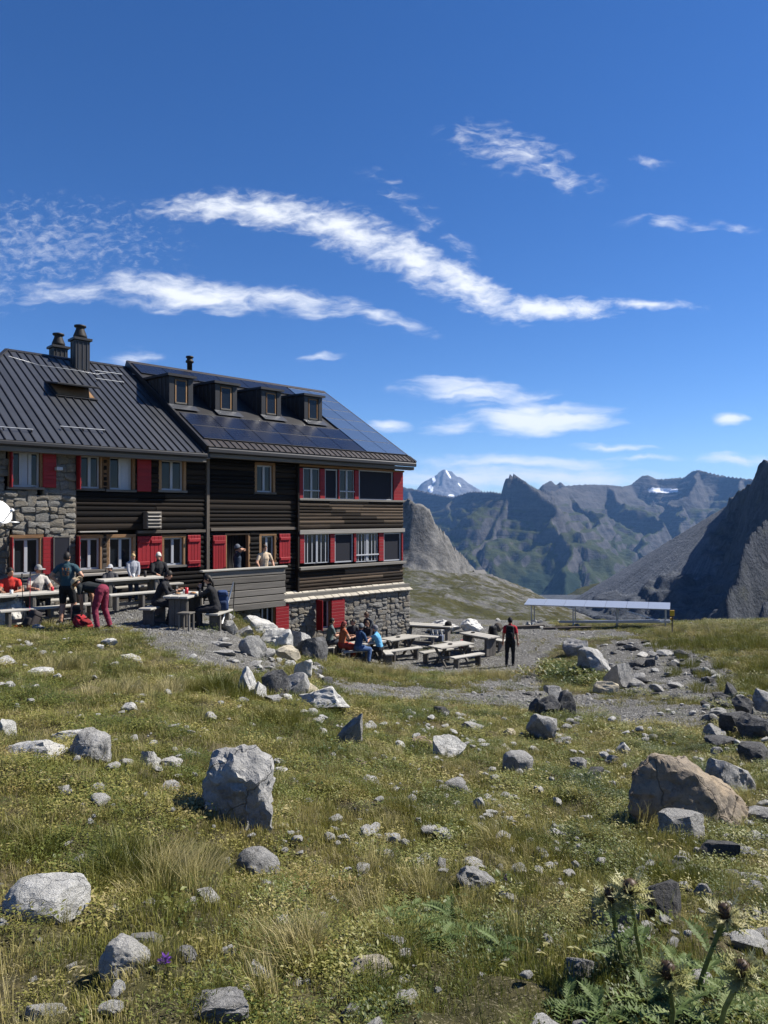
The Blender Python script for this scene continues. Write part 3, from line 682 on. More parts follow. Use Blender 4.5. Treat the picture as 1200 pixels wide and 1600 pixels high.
# ground floor
window(19, 841, 60, 897, 2, True, w=.10); shutter(64, 839, 82, 897, w=.12); shutter_edge(15, 839, 899, w=.1, wd=.25)
window(125, 841, 156, 890, 2, True); window(171, 840, 207, 889, 2, True); shutter_edge(119, 838, 885, wd=.34)
shutter(214, 838, 233, 888, 2); shutter(233.5, 838, 252, 888, 2); window(256, 840, 286, 883, 2, True); shutter(292, 836, 312, 886, 2)
window(408, 837, 428, 879, 2, True); shutter(435, 834, 452, 880, 2)
# entrance: red door leaf folded back, fly curtain in the opening
ds0, ds1, dz0, dz1 = rect(353, 836, 388, 889); OPEN.append((ds0-.05, ds1+.06, -2.75, dz1+.06))
dl = hb('door', *rect(331, 836, 351, 889)[:2], .04, .085, -2.6, dz1, M_REDW)
for k in range(5):
    a0, a1 = rect(331, 836, 351, 889)[:2]; a = a0+(a1-a0)*k/5; hb('board', a+.005, a0+(a1-a0)*(k+1)/5-.005, .086, .098, -2.58, dz1-.02, M_REDW, dl)
hb('batten', a0+.03, a1-.03, .099, .13, dz1-.28, dz1-.17, M_REDW, dl)
hb('door_frame', ds0-.05, ds0+.02, -.2, .03, -2.7, dz1+.06, M_TAN); hb('door_frame', ds1-.02, ds1+.06, -.2, .03, -2.7, dz1+.06, M_TAN); hb('door_frame', ds0+.02, ds1-.02, -.2, .02, dz1, dz1+.06, M_TAN)
for k in range(13):
    a = ds0+.06+(ds1-ds0-.12)*k/12; tube('curtain_strand', [(a, .12, dz1-HB), (a+.01*math.sin(k*2), .11, dz1-.6-HB), (a+.03*math.sin(k), .12, dz1-1.3-HB)], .012, M_DMET, hut, 5)
# window bands of the projecting end
AW = .10
ds = [(465, 471, 'r'), (472, 497, 'w'), (497, 505, 'r'), (505.5, 525, 's'), (525.5, 528, 'r'), (528.5, 551, 'w'), (551, 558, 'r'), (559, 611.5, 's'), (612, 627, 'r')]
for a, b, k in ds:
    y = lambda x: (731.5+(x-465)*.042, 779+(x-465)*.018)
    if k == 'r': shutter(a, y(a)[0], b, y(b)[1], w=AW-.02)
    elif k == 'w': window(a, y(a)[0], b, y(b)[1], 2, False, transom=.27, w=AW+.05, sill=False, fw=.035)
    else: window(a, y(a)[0], b, y(b)[1], 1, False, w=AW+.05, sill=False, glassm=M_SCREEN, fw=.05)
ds = [(465.5, 473, 'r'), (474, 512, 'b'), (513, 520.5, 'r'), (521, 549.5, 's'), (550, 554, 'r'), (554.5, 588, 'c'), (589, 597, 'r'), (597.5, 624, 's'), (624.5, 627, 'r')]
for a, b, k in ds:
    y0, y1 = 834-.012*(a-465), 880-.03*(a-465)
    if k == 'r': shutter(a, y0, b, y1, w=AW-.02)
    elif k == 's': window(a, y0, b, y1, 1, False, w=AW+.05, sill=False, glassm=M_SCREEN, fw=.05)
    else: window(a, y0, b, y1, 2, False, w=AW+.05, sill=False, fw=.03, bars=5 if k == 'b' else 6, transom=.24 if k == 'c' else None)
# facade boards
UNIT = {}
def plank(name, s0, s1, w, z0, z1, mat, parent, th=.05):
    """rounded wall board; all share one profile mesh per material and are scaled to size"""
    if mat.name not in UNIT:
        prof = [(-1.6, -.5), (-.15, -.5), (.35, -.42), (.75, -.18), (.85, .1), (.6, .38), (.1, .5), (-1.6, .5)]
        V = [(x, -p[0], p[1]) for x in (-.5, .5) for p in prof]; n = len(prof)
        Fc = [(k, (k+1) % n, n+(k+1) % n, n+k) for k in range(n)]+[tuple(range(n))[::-1], tuple(range(n, 2*n))]
        me = bpy.data.meshes.new('plank'); me.from_pydata(V, [], Fc); me.materials.append(mat)
        bm = bmesh.new(); bm.from_mesh(me); bmesh.ops.recalc_face_normals(bm, faces=bm.faces); bm.to_mesh(me); bm.free(); UNIT[mat.name] = me
    o = bpy.data.objects.new(name, UNIT[mat.name]); link(o, parent)
    o.location = ((s0+s1)/2, -w, (z0+z1)/2-HB); o.scale = (s1-s0, th*random.uniform(.8, 1.25), (z1-z0)*.97); o.rotation_euler = (0, R(random.uniform(-.16, .16)), 0); return o
def boards(name, s0, s1, z0, z1, h, w, mat, rs, joint=3.2):
    par = hb(name, s0+.02, s1-.02, w-.13, w-.09, z0, z1, M_SIDE) if not any(o[0] < s1 and o[1] > s0 and o[2] < z1 and o[3] > z0 for o in OPEN) else None
    if par is None:
        par = hmesh(name, [(s0, w-.13, z1-.02), (s1, w-.13, z1-.02), (s1, w-.13, z1), (s0, w-.13, z1), (s0, w-.1, z1-.02), (s1, w-.1, z1-.02), (s1, w-.1, z1), (s0, w-.1, z1)], [(4, 5, 6, 7), (0, 3, 2, 1), (0, 1, 5, 4), (1, 2, 6, 5), (2, 3, 7, 6), (3, 0, 4, 7)], M_SIDE)
    z = z0; cnt = 0
    while z < z1-.03:
        hh = min(h*rs.uniform(.72, 1.3), z1-z); cuts = [(s0, s1)]
        for o in OPEN:
            if o[2] < z+hh-.02 and o[3] > z+.02:
                nc = []
                for a, b in cuts:
                    if o[1] <= a or o[0] >= b: nc.append((a, b)); continue
                    if o[0]-a > .04: nc.append((a, o[0]))
                    if b-o[1] > .04: nc.append((o[1], b))
                cuts = nc
        for a, b in cuts:
            while b-a > joint*1.25:
                c = a+joint*rs.uniform(.55, .95); plank('plank', a+.002, c-.002, w+rs.uniform(-.006, .006), z, z+hh, mat, par); a = c
            plank('plank', a+.002, b-.002, w+rs.uniform(-.006, .006), z, z+hh, mat, par)
        z += hh
    return par
rs = np.random.RandomState(4)
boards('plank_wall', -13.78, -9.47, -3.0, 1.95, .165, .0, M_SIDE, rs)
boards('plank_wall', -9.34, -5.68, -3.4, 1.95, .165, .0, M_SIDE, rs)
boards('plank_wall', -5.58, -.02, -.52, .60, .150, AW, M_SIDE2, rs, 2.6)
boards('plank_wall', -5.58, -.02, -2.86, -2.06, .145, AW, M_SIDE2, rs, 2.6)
hb('post', -9.46, -9.35, -.12, .09, -3.3, 1.95, M_BEAM); hb('post', -5.67, -5.59, -.12, .16, -3.2, 1.95, M_SIDE); hb('post', -.10, .02, -.6, AW-.04, -5.4, 1.95, M_BEAM)
hb('post', -13.84, -13.79, -.2, .06, -2.9, 1.95, M_BEAM)
hb('beam', -5.6, .03, -.1, AW+.09, .585, .665, M_GREY); hb('beam', -5.6, .03, -.1, AW+.06, 1.875, 1.95, M_TAN)
hb('beam', -5.6, .03, -.1, AW+.10, -.70, -.535, M_GREY); hb('beam', -5.62, .05, -.1, AW+.17, -2.05, -1.945, M_GREY)
hb('beam', -9.3, -5.7, .0, .10, -.52, -.42, M_BEAM); hb('beam', -11.9, -9.5, .0, .09, -.56, -.47, M_BEAM)
hb('post', -13.02, -12.78, -.1, .03, .80, 1.8, M_TAN); hb('post', -13.02, -12.78, -.1, .03, -1.68, -.62, M_BEAM)
hb('awning_board', -13.75, -12.6, .05, .22, -.5, -.46, M_GREY)
# stone walls
SM = [stone_mesh(200+i, 3, 1, 5, .08, (.8, 1.1), .30) for i in range(6)]
for m in SM: m.materials.append(M_WSTONE)
def masonry(name, s0, s1, z0, z1, w, size, rs, depth=.3, back=True):
    par = None
    cells = [(s0, s1, z0, z1)]; done = []
    while cells:
        a, b, c, d = cells.pop(); L = b-a; Hh = d-c
        if L < size*rs.uniform(1.0, 1.9) and Hh < size*rs.uniform(.62, 1.15): done.append((a, b, c, d)); continue
        f = rs.uniform(.36, .64)
        if L/1.45 > Hh: m = a+L*f; cells += [(a, m, c, d), (m, b, c, d)]
        else: m = c+Hh*f; cells += [(a, b, c, m), (a, b, m, d)]
    blk = []
    for a, b, c, d in done:
        if any(o[0] < (a+b)/2 < o[1] and o[2] < (c+d)/2 < o[3] for o in OPEN): continue
        for o in OPEN:                       # trim stones that reach into an opening
            if o[0] < b and o[1] > a and o[2] < d and o[3] > c:
                if a < o[0] < b: b = o[0]
                elif a < o[1] < b: a = o[1]
        if b-a > .03: blk.append((a, b, c, d))
    V = []; Fc = []
    for a, b, c, d in blk:
        i = len(V)
        V += [(a, w-depth, c), (b, w-depth, c), (b, w-depth, d), (a, w-depth, d), (a, w-.035, c), (b, w-.035, c), (b, w-.035, d), (a, w-.035, d)]
        Fc += [tuple(i+k for k in f) for f in ((4, 5, 6, 7), (0, 1, 5, 4), (1, 2, 6, 5), (2, 3, 7, 6), (3, 0, 4, 7))]
    par = hmesh(name, V, Fc, M_MORTAR)
    for a, b, c, d in blk:
        o = bpy.data.objects.new('stone', SM[rs.randint(6)]); link(o, par)
        o.location = ((a+b)/2, -w+.06, (c+d)/2-HB); o.scale = ((b-a)*1.07, .13*rs.uniform(.8, 1.7), (d-c)*1.07); o.rotation_euler = (0, rs.uniform(-.15, .15), rs.choice([0, math.pi]))
    return par
masonry('stone_wall', SL, -13.83, -3.1, 2.0, .10, .31, rs)
BW = .55
OPEN_B = OPEN; OPEN = []
bs0, bs1, bz0, bz1 = rect(497, 940, 516, 982, BW); OPEN.append((bs0-.06, bs1+.06, bz0-.05, bz1+.4))
cs0, cs1, cz0, cz1 = rect(412, 950, 432, 992, BW); OPEN.append((cs0-.1, cs1+.06, cz0-.05, cz1+.4))
masonry('stone_wall', -9.2, -.03, -5.55, -3.12, BW, .30, rs, .8)
hmesh('wall', [(-9.2, .3, -5.5), (-.2, .3, -5.5), (-.2, .3, -3.1), (-9.2, .3, -3.1)], [(0, 1, 2, 3)], M_BLACK)
def window_b(x0, y0, x1, y1):
    s0, s1, z0, z1 = rect(x0, y0, x1, y1, BW)
    fr = hb('window', s0, s1, BW-.16, BW-.13, z0, z0+.05, M_WHITE)
    for a, b in ((s0, s0+.06), ((s0+s1)/2-.03, (s0+s1)/2+.03), (s1-.06, s1)): hb('mullion', a, b, BW-.16, BW-.12, z0+.05, z1, M_WHITE, fr)
    hb('pane', s0+.03, s1-.03, BW-.18, BW-.165, z0+.03, z1, M_GLASS, fr); hb('lintel', s0-.05, s1+.3, BW-.2, BW-.02, z1, z1+.09, M_BEAM, fr)
    hb('casing', s1, s1+.05, BW-.2, BW-.0, z0, z1, M_TAN, fr); hb('sill', s0-.05, s1+.1, BW-.16, BW+.06, z0-.07, z0-.005, M_GREYD, fr)
window_b(497, 940, 516, 982); window_b(412, 950, 430, 990)
def shut_b(x0, y0, x1, y1):
    s0, s1, z0, z1 = rect(x0, y0, x1, y1, BW+.03); sh = hb('shutter', s0, s1, BW+.03, BW+.06, z0, z1, M_RED)
    for k in range(9): a = z0+(z1-z0)*k/9; hb('slat', s0+.012, s1-.012, BW+.057, BW+.07, a+.006, z0+(z1-z0)*(k+1)/9-.004, M_RED, sh)
shut_b(517, 936, 538, 980); shut_b(430, 944, 451, 992)
s0 = rect(494, 940, 496, 982, BW)[0]; hb('shutter', s0-.02, s0+.015, BW+.02, BW+.4, bz0, bz1+.1, M_RED)
# slab course over the basement
sl = hb('slab_ledge', -7.3, .0, .0, BW-.05, -3.12, -2.90, M_MORTAR)
s = -7.2; 
while s < -.02:
    wd = min(rs.uniform(.26, .42), .03-s)
    o = box('stone_slab', (s+wd/2, -(BW+.06)/2-.02, -2.98-HB+rs.uniform(-.008, .008)), (wd-.012, BW+.22, .055), M_SLAB, sl, rot=(R(-24+180), 0, 0), bev=.012)
    o.rotation_euler = (R(24+rs.uniform(-1.5, 1.5)), R(rs.uniform(-1, 1)), R(rs.uniform(-1.5, 1.5))); s += wd

# ------------------------------------------------------------------ roofs
TAN = .608; WE, WR = .6, -5.6; ZE, ZL = 2.30, 2.08
SR0, SR1 = -9.75, .25
PIT = math.atan(TAN)
def roof_pt(s, r, h=0, ze=ZE):      # r: slope distance from the eave, h: height above the roof plane
    return (s, WE-r*math.cos(PIT)+h*math.sin(PIT), ze+r*math.sin(PIT)+h*math.cos(PIT))
RL = (WE-WR)/math.cos(PIT)
def roof_hit(px, py, ze=ZE):
    u = (px-CX)/F; v = (HY-py)/F                      # v Y = ze + (WE - w) TAN,  w = Y(u c - s) - C.n
    cn = HC[0]*_c-HC[1]*_s; Y = (ze+(WE+cn)*TAN)/(v+(u*_c-_s)*TAN); w = Y*(u*_c-_s)-cn
    return (u*Y-HC[0])*_s+(Y-HC[1])*_c, (WE-w)/math.cos(PIT)
def slab_on_roof(name, s0, s1, r0, r1, h0, h1, mat, parent, ze=ZE, bev=.006):
    p = roof_pt((s0+s1)/2, (r0+r1)/2, (h0+h1)/2, ze)
    return box(name, (p[0], -p[1], p[2]-HB), (s1-s0, r1-r0, h1-h0), mat, parent, rot=(PIT, 0, 0), bev=bev)
def gable(name, s0, s1, ze, th, hipl=None):
    e0 = (WE, ze); r0 = (WR, ze+(WE-WR)*TAN); b0 = (2*WR-WE, ze)
    V = []
    for s, hs in ((s0, hipl), (s1, None)):
        rs_ = s if hs is None else hs
        V += [(s, e0[0], e0[1]), (rs_, r0[0], r0[1]), (s, b0[0], b0[1]), (s, e0[0], e0[1]-th), (rs_, r0[0], r0[1]-th), (s, b0[0], b0[1]-th)]
    return hmesh(name, V, [(0, 6, 7, 1), (1, 7, 8, 2), (3, 4, 10, 9), (4, 5, 11, 10), (0, 3, 9, 6), (2, 8, 11, 5), (0, 1, 4, 3), (1, 2, 5, 4), (6, 9, 10, 7), (7, 10, 11, 8)]+([(0, 2, 1)] if hipl else []), M_METD)
hmesh('gable_wall', [(-.15, -.2, 2.0), (-.15, -10.9, 2.0), (-.15, WR, ZE+(WE-WR)*TAN-.25)], [(0, 1, 2)], M_SIDE2)
roofr = gable('roof', SR0, SR1, ZE, .20)
roofl = gable('roof', -18.0, SR0+.12, ZL, .18, hipl=-14.1)
sp = -18.0+.02; k = 0
def rmax(s): return RL if s > -14.1 else max(.05, RL*(s+18.0)/3.9)
while sp < SR0-.02:
    e = min(sp+.26, SR0)
    # standing-seam sheet, cut along the hip
    ra, rb = rmax(sp+.012)-.06, rmax(e-.012)-.06
    pts = [roof_pt(sp+.006, -.03, .008, ZL), roof_pt(e-.006, -.03, .008, ZL), roof_pt(e-.006, rb, .008, ZL), roof_pt(sp+.006, ra, .008, ZL)]
    pts += [roof_pt(p_[0], 0, 0, ZL) for p_ in []]
    top = [roof_pt(sp+.006, -.03, .016, ZL), roof_pt(e-.006, -.03, .016, ZL), roof_pt(e-.006, rb, .016, ZL), roof_pt(sp+.006, ra, .016, ZL)]
    pn = hmesh('roof_panel', pts+top, [(4, 5, 6, 7), (0, 1, 5, 4), (1, 2, 6, 5), (2, 3, 7, 6), (3, 0, 4, 7)], M_MET, roofl)
    rm = max(.15, rmax(e)-.08); slab_on_roof('seam', e-.016, e+.016, -.03, rm, .01, .055, M_METD, roofl, ZL, .004)
    sp = e; k += 1
# ridge caps, verge, gutters, fascias
slab_on_roof('ridge_cap', -14.1, SR0, RL-.13, RL+.05, .02, .05, M_METD, roofl, ZL); slab_on_roof('ridge_cap', SR0, SR1, RL-.16, RL+.05, .03, .07, M_COP, roofr)
slab_on_roof('verge', SR0-.05, SR0+.05, -.05, RL, -.15, .07, M_METD, roofr); slab_on_roof('verge', SR1-.07, SR1+.02, -.05, RL, -.17, .06, M_METD, roofr)
quat_box('hip_cap', (-18.0, -WE, ZL-HB+.05), (-14.1, -WR, ZL+(WE-WR)*TAN-HB+.05), .14, .03, M_METD, roofl)
hb('gutter', -18.05, SR0, WE-.02, WE+.09, ZL-.15, ZL-.02, M_METD, roofl, .03); hb('gutter', SR0, SR1+.01, WE-.02, WE+.09, ZE-.20, ZE-.04, M_METD, roofr, .03)
hb('fascia', -18.0, SR0, WE-.34, WE-.03, ZL-.30, ZL-.17, M_GREYD, roofl); hb('fascia', SR0, SR1-.03, WE-.30, WE-.03, ZE-.34, ZE-.21, M_GREYD, roofr)
hb('soffit', -18.0, SR0, .02, WE-.35, ZL-.24, ZL-.17, M_TAN, roofl); hb('soffit', SR0, SR1-.05, .02, WE-.31, ZE-.28, ZE-.2, M_TAN, roofr)
# eave strip of the right roof
s = SR0+.06
while s < SR1-.1:
    slab_on_roof('eave_panel', s, s+.235, .0, .50, .012, .03, M_COP, roofr, bev=.004); slab_on_roof('seam', s+.236, s+.262, .0, .5, .012, .06, M_METD, roofr, bev=.004); s += .2635
# photovoltaic field and collectors
r_a = [.54, 1.56, 2.58]
for j in range(2):
    for i in range(6):
        a = -9.62+i*1.235; slab_on_roof('solar_panel', a+.012, a+1.222, r_a[j]+.012, r_a[j+1]-.012, .03, .065, M_PV, roofr)
for i in range(6):
    a = -9.62+i*1.235; slab_on_roof('solar_panel', a+.012, a+1.222, RL-1.10, RL-.2, .03, .065, M_PV, roofr)
for i in range(2):
    for j in range(6):
        a = -2.18+i*1.17; r0 = .54+j*1.07; slab_on_roof('solar_collector', a+.012, a+1.155, r0+.012, r0+1.058, .03, .075, M_THERM, roofr)
for j in range(3): slab_on_roof('mounting_rail', -9.62, -2.2, r_a[j]-.011, r_a[j]+.011, .034, .074, M_METD, roofr)
for j in range(7): slab_on_roof('mounting_rail', -2.18, .13, .54+j*1.07-.011, .54+j*1.07+.011, .034, .082, M_METD, roofr)
# dormers
for (xa, xb, yb) in ((264, 297, 635.5), (336, 367.5, 645), (408, 436, 652), (475, 501.5, 659.5)):
    sa, ra = roof_hit(xa, yb-1); sb, rb = roof_hit(xb, yb+1)
    r = (ra+rb)/2; hgt = 1.16; w0 = WE-r*math.cos(PIT); z0 = ZE+r*math.sin(PIT); zt = z0+hgt
    sb = sa+max(.95, sb-sa); dep = (hgt+.12)/(TAN+.06)
    V = [(sa, w0, z0-.1), (sb, w0, z0-.1), (sb, w0, zt), (sa, w0, zt), (sa, w0-dep, zt-.02), (sb, w0-dep, zt-.02), (sa, w0-dep, z0), (sb, w0-dep, z0)]
    dm = hmesh('dormer', V, [(0, 1, 2, 3), (0, 3, 4, 6), (1, 7, 5, 2), (3, 2, 5, 4)], M_METD)
    hmesh('dormer_roof', [(sa-.09, w0+.16, zt+.0), (sb+.09, w0+.16, zt+.0), (sb+.09, w0-dep-.1, zt+.10), (sa-.09, w0-dep-.1, zt+.10), (sa-.09, w0+.16, zt-.09), (sb+.09, w0+.16, zt-.09), (sb+.09, w0-dep-.1, zt+.02), (sa-.09, w0-dep-.1, zt+.02)],
          [(0, 1, 2, 3), (4, 5, 1, 0), (4, 0, 3, 7), (5, 6, 2, 1), (7, 6, 5, 4)], M_METD, dm)
    hb('post', sa, sa+.20, w0+.002, w0+.05, z0-.1, zt-.1, M_METD, dm); hb('post', sb-.20, sb, w0+.002, w0+.05, z0-.1, zt-.1, M_METD, dm)
    a, b = sa+.24, sb-.24
    hb('frame', a, a+.05, w0+.002, w0+.035, z0+.16, zt-.18, M_TAN, dm); hb('frame', b-.05, b, w0+.002, w0+.035, z0+.16, zt-.18, M_TAN, dm); hb('frame', a+.05, b-.05, w0+.002, w0+.035, zt-.23, zt-.18, M_TAN, dm); hb('frame', a, b, w0+.002, w0+.05, z0+.10, z0+.16, M_GREYD, dm)
    hb('pane', a+.05, b-.05, w0+.003, w0+.018, z0+.16, zt-.23, M_GLASS, dm)
    p0 = roof_pt(0, r-.03, .02); slab_on_roof('flashing', sa-.05, sb+.1, r-.40, r, .066, .085, M_GALV if False else M_MET, dm)
    for k in range(5): q = w0-.25-k*.3; zz = z0+(w0-q)*TAN; hmesh('cladding_seam', [(sa-.025, q, zz-.05), (sa-.025, q-.03, zz-.05), (sa-.025, q-.03, zt-.08), (sa-.025, q, zt-.08), (sa, q, zz-.05), (sa, q-.03, zz-.05), (sa, q-.03, zt-.08), (sa, q, zt-.08)], [(0, 1, 2, 3), (0, 3, 7, 4), (1, 5, 6, 2)], M_MET, dm) if zz < zt-.15 else None
# skylight standing open on the left roof
ssa, sra = roof_hit(71, 600, ZL); ssb, srb = roof_hit(152, 628, ZL)
sk_s0, _ = roof_hit(90, 626, ZL); sk_s1, sk_r0 = roof_hit(152, 628, ZL); _, sk_r1 = roof_hit(70, 598, ZL)
sky_w = slab_on_roof('skylight', sk_s0, sk_s1, sk_r0, sk_r1, .01, .09, M_METD, hut, ZL); slab_on_roof('lining', sk_s0+.09, sk_s1-.09, sk_r0+.08, sk_r1-.08, .091, .095, M_TAN, sky_w, ZL)
sc_, rm_ = (sk_s0+sk_s1)/2, sk_r1
p = roof_pt(sc_, (sk_r0+sk_r1)/2+.02, .26, ZL)
sash = box('sash', (p[0], -p[1], p[2]-HB), (sk_s1-sk_s0, (sk_r1-sk_r0)*.98, .06), M_METD, sky_w, rot=(PIT-R(22), 0, 0))
p = roof_pt(sc_, (sk_r0+sk_r1)/2+.02, .262, ZL)
box('pane', (p[0], -p[1], p[2]-HB), (sk_s1-sk_s0-.2, (sk_r1-sk_r0)*.98-.2, .075), M_GLASS, sky_w, rot=(PIT-R(22), 0, 0))
# snow guards
for (xa, ya, xb, yb) in ((0, 672, 51, 677), (92, 671, 163, 677), (148, 596, 192, 601), (150, 587, 186, 585), (205, 588, 228, 592)):
    sa, ra = roof_hit(xa, ya, ZL); sb, rb = roof_hit(xb, yb, ZL); r = (ra+rb)/2
    g = slab_on_roof('snow_guard', sa-(.6 if xa == 0 else 0), sb, r-.012, r+.012, .10, .125, M_GALV, hut, ZL)
    n = max(2, int((sb-sa)/.4))
    for k in range(n): a = sa+.05+(sb-sa-.1)*k/max(1, n-1); slab_on_roof('bracket', a-.012, a+.012, r-.10, r+.03, .055, .10, M_DMET, g, ZL)
# lightning wire along the roof
pts = [roof_hit(12, 560, ZL), roof_hit(60, 574, ZL), roof_hit(118, 582, ZL), roof_hit(150, 588, ZL), roof_hit(184, 584, ZL)]
tube('lightning_wire', [(q[0], -q[1], q[2]-HB) for q in (roof_pt(a, b, .09, ZL) for a, b in pts)], .009, M_GALV, hut, 5)
# chimneys
def chimney(x0, x1, ytop, yhat, w, ybase, px_h):
    s0, zt = hit(x0, ytop, w); s1, _ = hit(x1, ytop, w); zb = hit((x0+x1)/2, ybase, w)[1]-.5
    c = (s0+s1)/2; q = (s1-s0)*.62/2; q = max(q, .26)
    ch = hb('chimney', c-q, c+q, w-q, w+q, zb, zt, M_METD)
    for k in (-.6, 0, .6): hb('cladding_seam', c+k*q-.012, c+k*q+.012, w+q+.001, w+q+.02, zb, zt-.05, M_MET, ch); hb('cladding_seam', c-q-.02, c-q-.001, w+k*q-.012, w+k*q+.012, zb, zt-.05, M_MET, ch)
    hb('cap', c-q-.07, c+q+.07, w-q-.07, w+q+.07, zt, zt+.09, M_METD, ch)
    lathe('cowl', [(.16, 0), (.24, .06), (.24, .12), (.15, .36), (.15, .42), (.21, .44), (.21, .5), (.06, .54)], M_DMET, ch, (c, -w, zt+.09-HB), 14)
    return ch
chimney(110, 139, 531, 506, -5.0, 575, 0); chimney(76, 105, 543, 522, -6.6, 560, 0)
sf, zf_ = hit(296, 582, -6.0); fl = lathe('flue', [(.11, -.3), (.11, .40), (.17, .43), (.17, .5), (.12, .54), (.12, .62), (.17, .64), (.15, .70), (.03, .73)], M_DMET, hut, (sf, 6.0, zf_-HB), 12)
# satellite dish, vent box, notice board, wall lamps
def dish():
    c = HW(*(lambda q: (q[0], .75, q[1]))(hit(-4, 803, .75)))
    e = empty('satellite_dish', c); tag(e, 'white satellite dish on the stone wall at the left edge', 'satellite dish')
    d = lathe('reflector', [(.0, .07), (.12, .077), (.23, .10), (.335, .145), (.34, .13), (.23, .085), (.12, .06), (.0, .055)], M_WHITEP, e, (0, 0, 0), 28)
    dirv = Vector((.86, -.30, .38)); d.rotation_euler = dirv.to_track_quat('Z', 'Y').to_euler()
    f0 = dirv*.55+Vector((0, 0, -.12)); tube('feed_arm', [dirv*.1+Vector((0, 0, -.36)), f0], .015, M_GALV, e); lathe('receiver', [(.03, 0), (.045, .03), (.045, .1), (.02, .12)], M_WHITEP, e, f0-dirv*.06, 10, dirv.to_track_quat('Z', 'Y').to_euler())
    back = HW(*(lambda q: (q[0], .1, q[1]))(hit(30, 815, .1)))-c; tube('wall_bracket', [(0, 0, 0), (back.x*.4, back.y*.4, -.22), (back.x, back.y, -.24)], .025, M_GALV, e)
dish()
s0, s1, z0, z1 = rect(223, 799, 246, 826)
vb = hb('vent_box', s0, s1, .02, .30, z0, z1, M_BEAM)
for k in range(5): a = z0+(z1-z0)*k/5; o = box('slat', ((s0+s1)/2, -.315, a+.06-HB), (s1-s0-.04, .07, .025), M_GREY, vb, rot=(R(30), 0, 0))
s0, s1, z0, z1 = rect(84, 840, 107, 888, .13); nb = hb('notice_board', s0, s1, .16, .19, z0, z1, M_SCREEN)
for a, b, c, d in ((s0-.03, s1+.03, z1, z1+.04), (s0-.03, s1+.03, z0-.04, z0), (s0-.03, s0, z0, z1), (s1, s1+.03, z0, z1)): hb('frame', a, b, .15, .2, c, d, M_GREYD, nb)
wl = hb('wall_lamp', *(lambda q: (q[0]-.07, q[0]+.1))(hit(90, 733, .2)), .16, .34, hit(90, 735, .2)[1], hit(90, 732, .2)[1]+.04, M_WHITE)
# ------------------------------------------------------------------ terraces: tables, benches and things
TZ = -2.73
def on_plane(px, py, Z): Y = Z/((HY-py)/F); return Vector(((px-CX)/F*Y, Y, Z))
def hang(s, w): p = HW(s, w, 0); return p.x, p.y
HROT = math.pi/2-TH
def bench(pos, rz, L, label, Wd=.30, H=.45, top=None, legs=2, thick=.055):
    e = empty('wooden_bench', pos, rz); tag(e, label, 'bench', 'wooden benches on the terraces')
    box('seat', (0, 0, H-thick/2), (L, Wd, thick), top or M_PALE, e, bev=.012)
    for k in range(legs):
        x = -L/2+.22+(L-.44)*k/max(1, legs-1); box('leg', (x, 0, (H-thick)/2), (.075, Wd-.04, H-thick), M_GREYD, e, bev=.01)
    box('stretcher', (0, 0, .16), (L-.44-.075, .04, .09), M_GREYD, e); return e
def slab_table(pos, rz, L, label, Wd=.70, H=.76, n=3, ped=.5, legs=2, foot=True):
    e = empty('wooden_table', pos, rz); tag(e, label, 'table', 'wooden tables on the terraces')
    for k in range(n): box('board', (0, -Wd/2+Wd*(k+.5)/n, H-.03), (L+.012*(k % 2), Wd/n-.006, .06), M_PALE, e, bev=.01)
    for k in range(legs):
        x = -L/2+.20+(L-.40)*k/max(1, legs-1)
        lg = box('leg', (x, 0, (H-.06)/2), (.08, ped, H-.06), M_GREYD, e, bev=.01)
        for q in (-.5, 0, .5): box('leg_board', (x-.05, q*ped*.62, (H-.1)/2), (.022, ped*.3, H-.1), M_GREYD, lg, bev=.006); box('leg_board', (x+.05, q*ped*.62, (H-.1)/2), (.022, ped*.3, H-.1), M_GREYD, lg, bev=.006)
    box('apron', (0, 0, H-.12), (L-.48, .05, .11), M_GREYD, e); return e
def cross_table(pos, rz, L, label, Wd=.72, H=.76):
    e = empty('picnic_table', pos, rz); tag(e, label, 'table', 'wooden tables on the terraces')
    for k in range(4): box('board', (0, -Wd/2+Wd*(k+.5)/4, H-.022), (L, Wd/4-.01, .044), M_PALE, e, bev=.008)
    for x in (-L/2+.28, L/2-.28):
        quat_box('leg', (x-.03, -.36, .0), (x-.03, .26, H-.05), .10, .055, M_GREYD, e, up=(1, 0, 0)); quat_box('leg', (x+.03, .36, .0), (x+.03, -.26, H-.05), .10, .055, M_GREYD, e, up=(1, 0, 0))
        box('cross_bar', (x, 0, H-.085), (.06, Wd-.1, .07), M_GREYD, e)
    quat_box('stretcher', (-L/2+.3, 0, .30), (L/2-.3, 0, .30), .05, .09, M_GREYD, e); return e
def P3(x, y): return (x, y, gz(x, y))
# upper terrace
def up(s, w, z=TZ): q = HW(s, w, z); return (q.x, q.y, gz(q.x, q.y))
slab_table(up(-15.75, 2.25), HROT, 3.0, 'long wooden table before the stone wall with two people behind it', Wd=.62, legs=3, ped=.56)
slab_table(up(-13.02, 2.05), HROT, 1.75, 'long wooden table where the person in the striped shirt stands', Wd=.60, ped=.5)
bench(up(-15.5, 2.98), HROT, 2.4, 'bench behind the man standing with hands on hips', legs=3); bench(up(-13.05, 2.85), HROT, 1.9, 'long bench in front of the shutters between the two terrace tables', legs=3)
bench(up(-15.75, 1.45), HROT, 3.0, 'bench the two seated people by the stone wall use', legs=3); bench(up(-12.4, 1.15), HROT, 2.9, 'bench against the dark plank wall under the windows', legs=3)
wb = hb('ledge_board', -13.7, -11.95, .05, .30, -1.80, -1.73, M_GREY)
TC = (-5.02, 18.05); TCR = R(80)
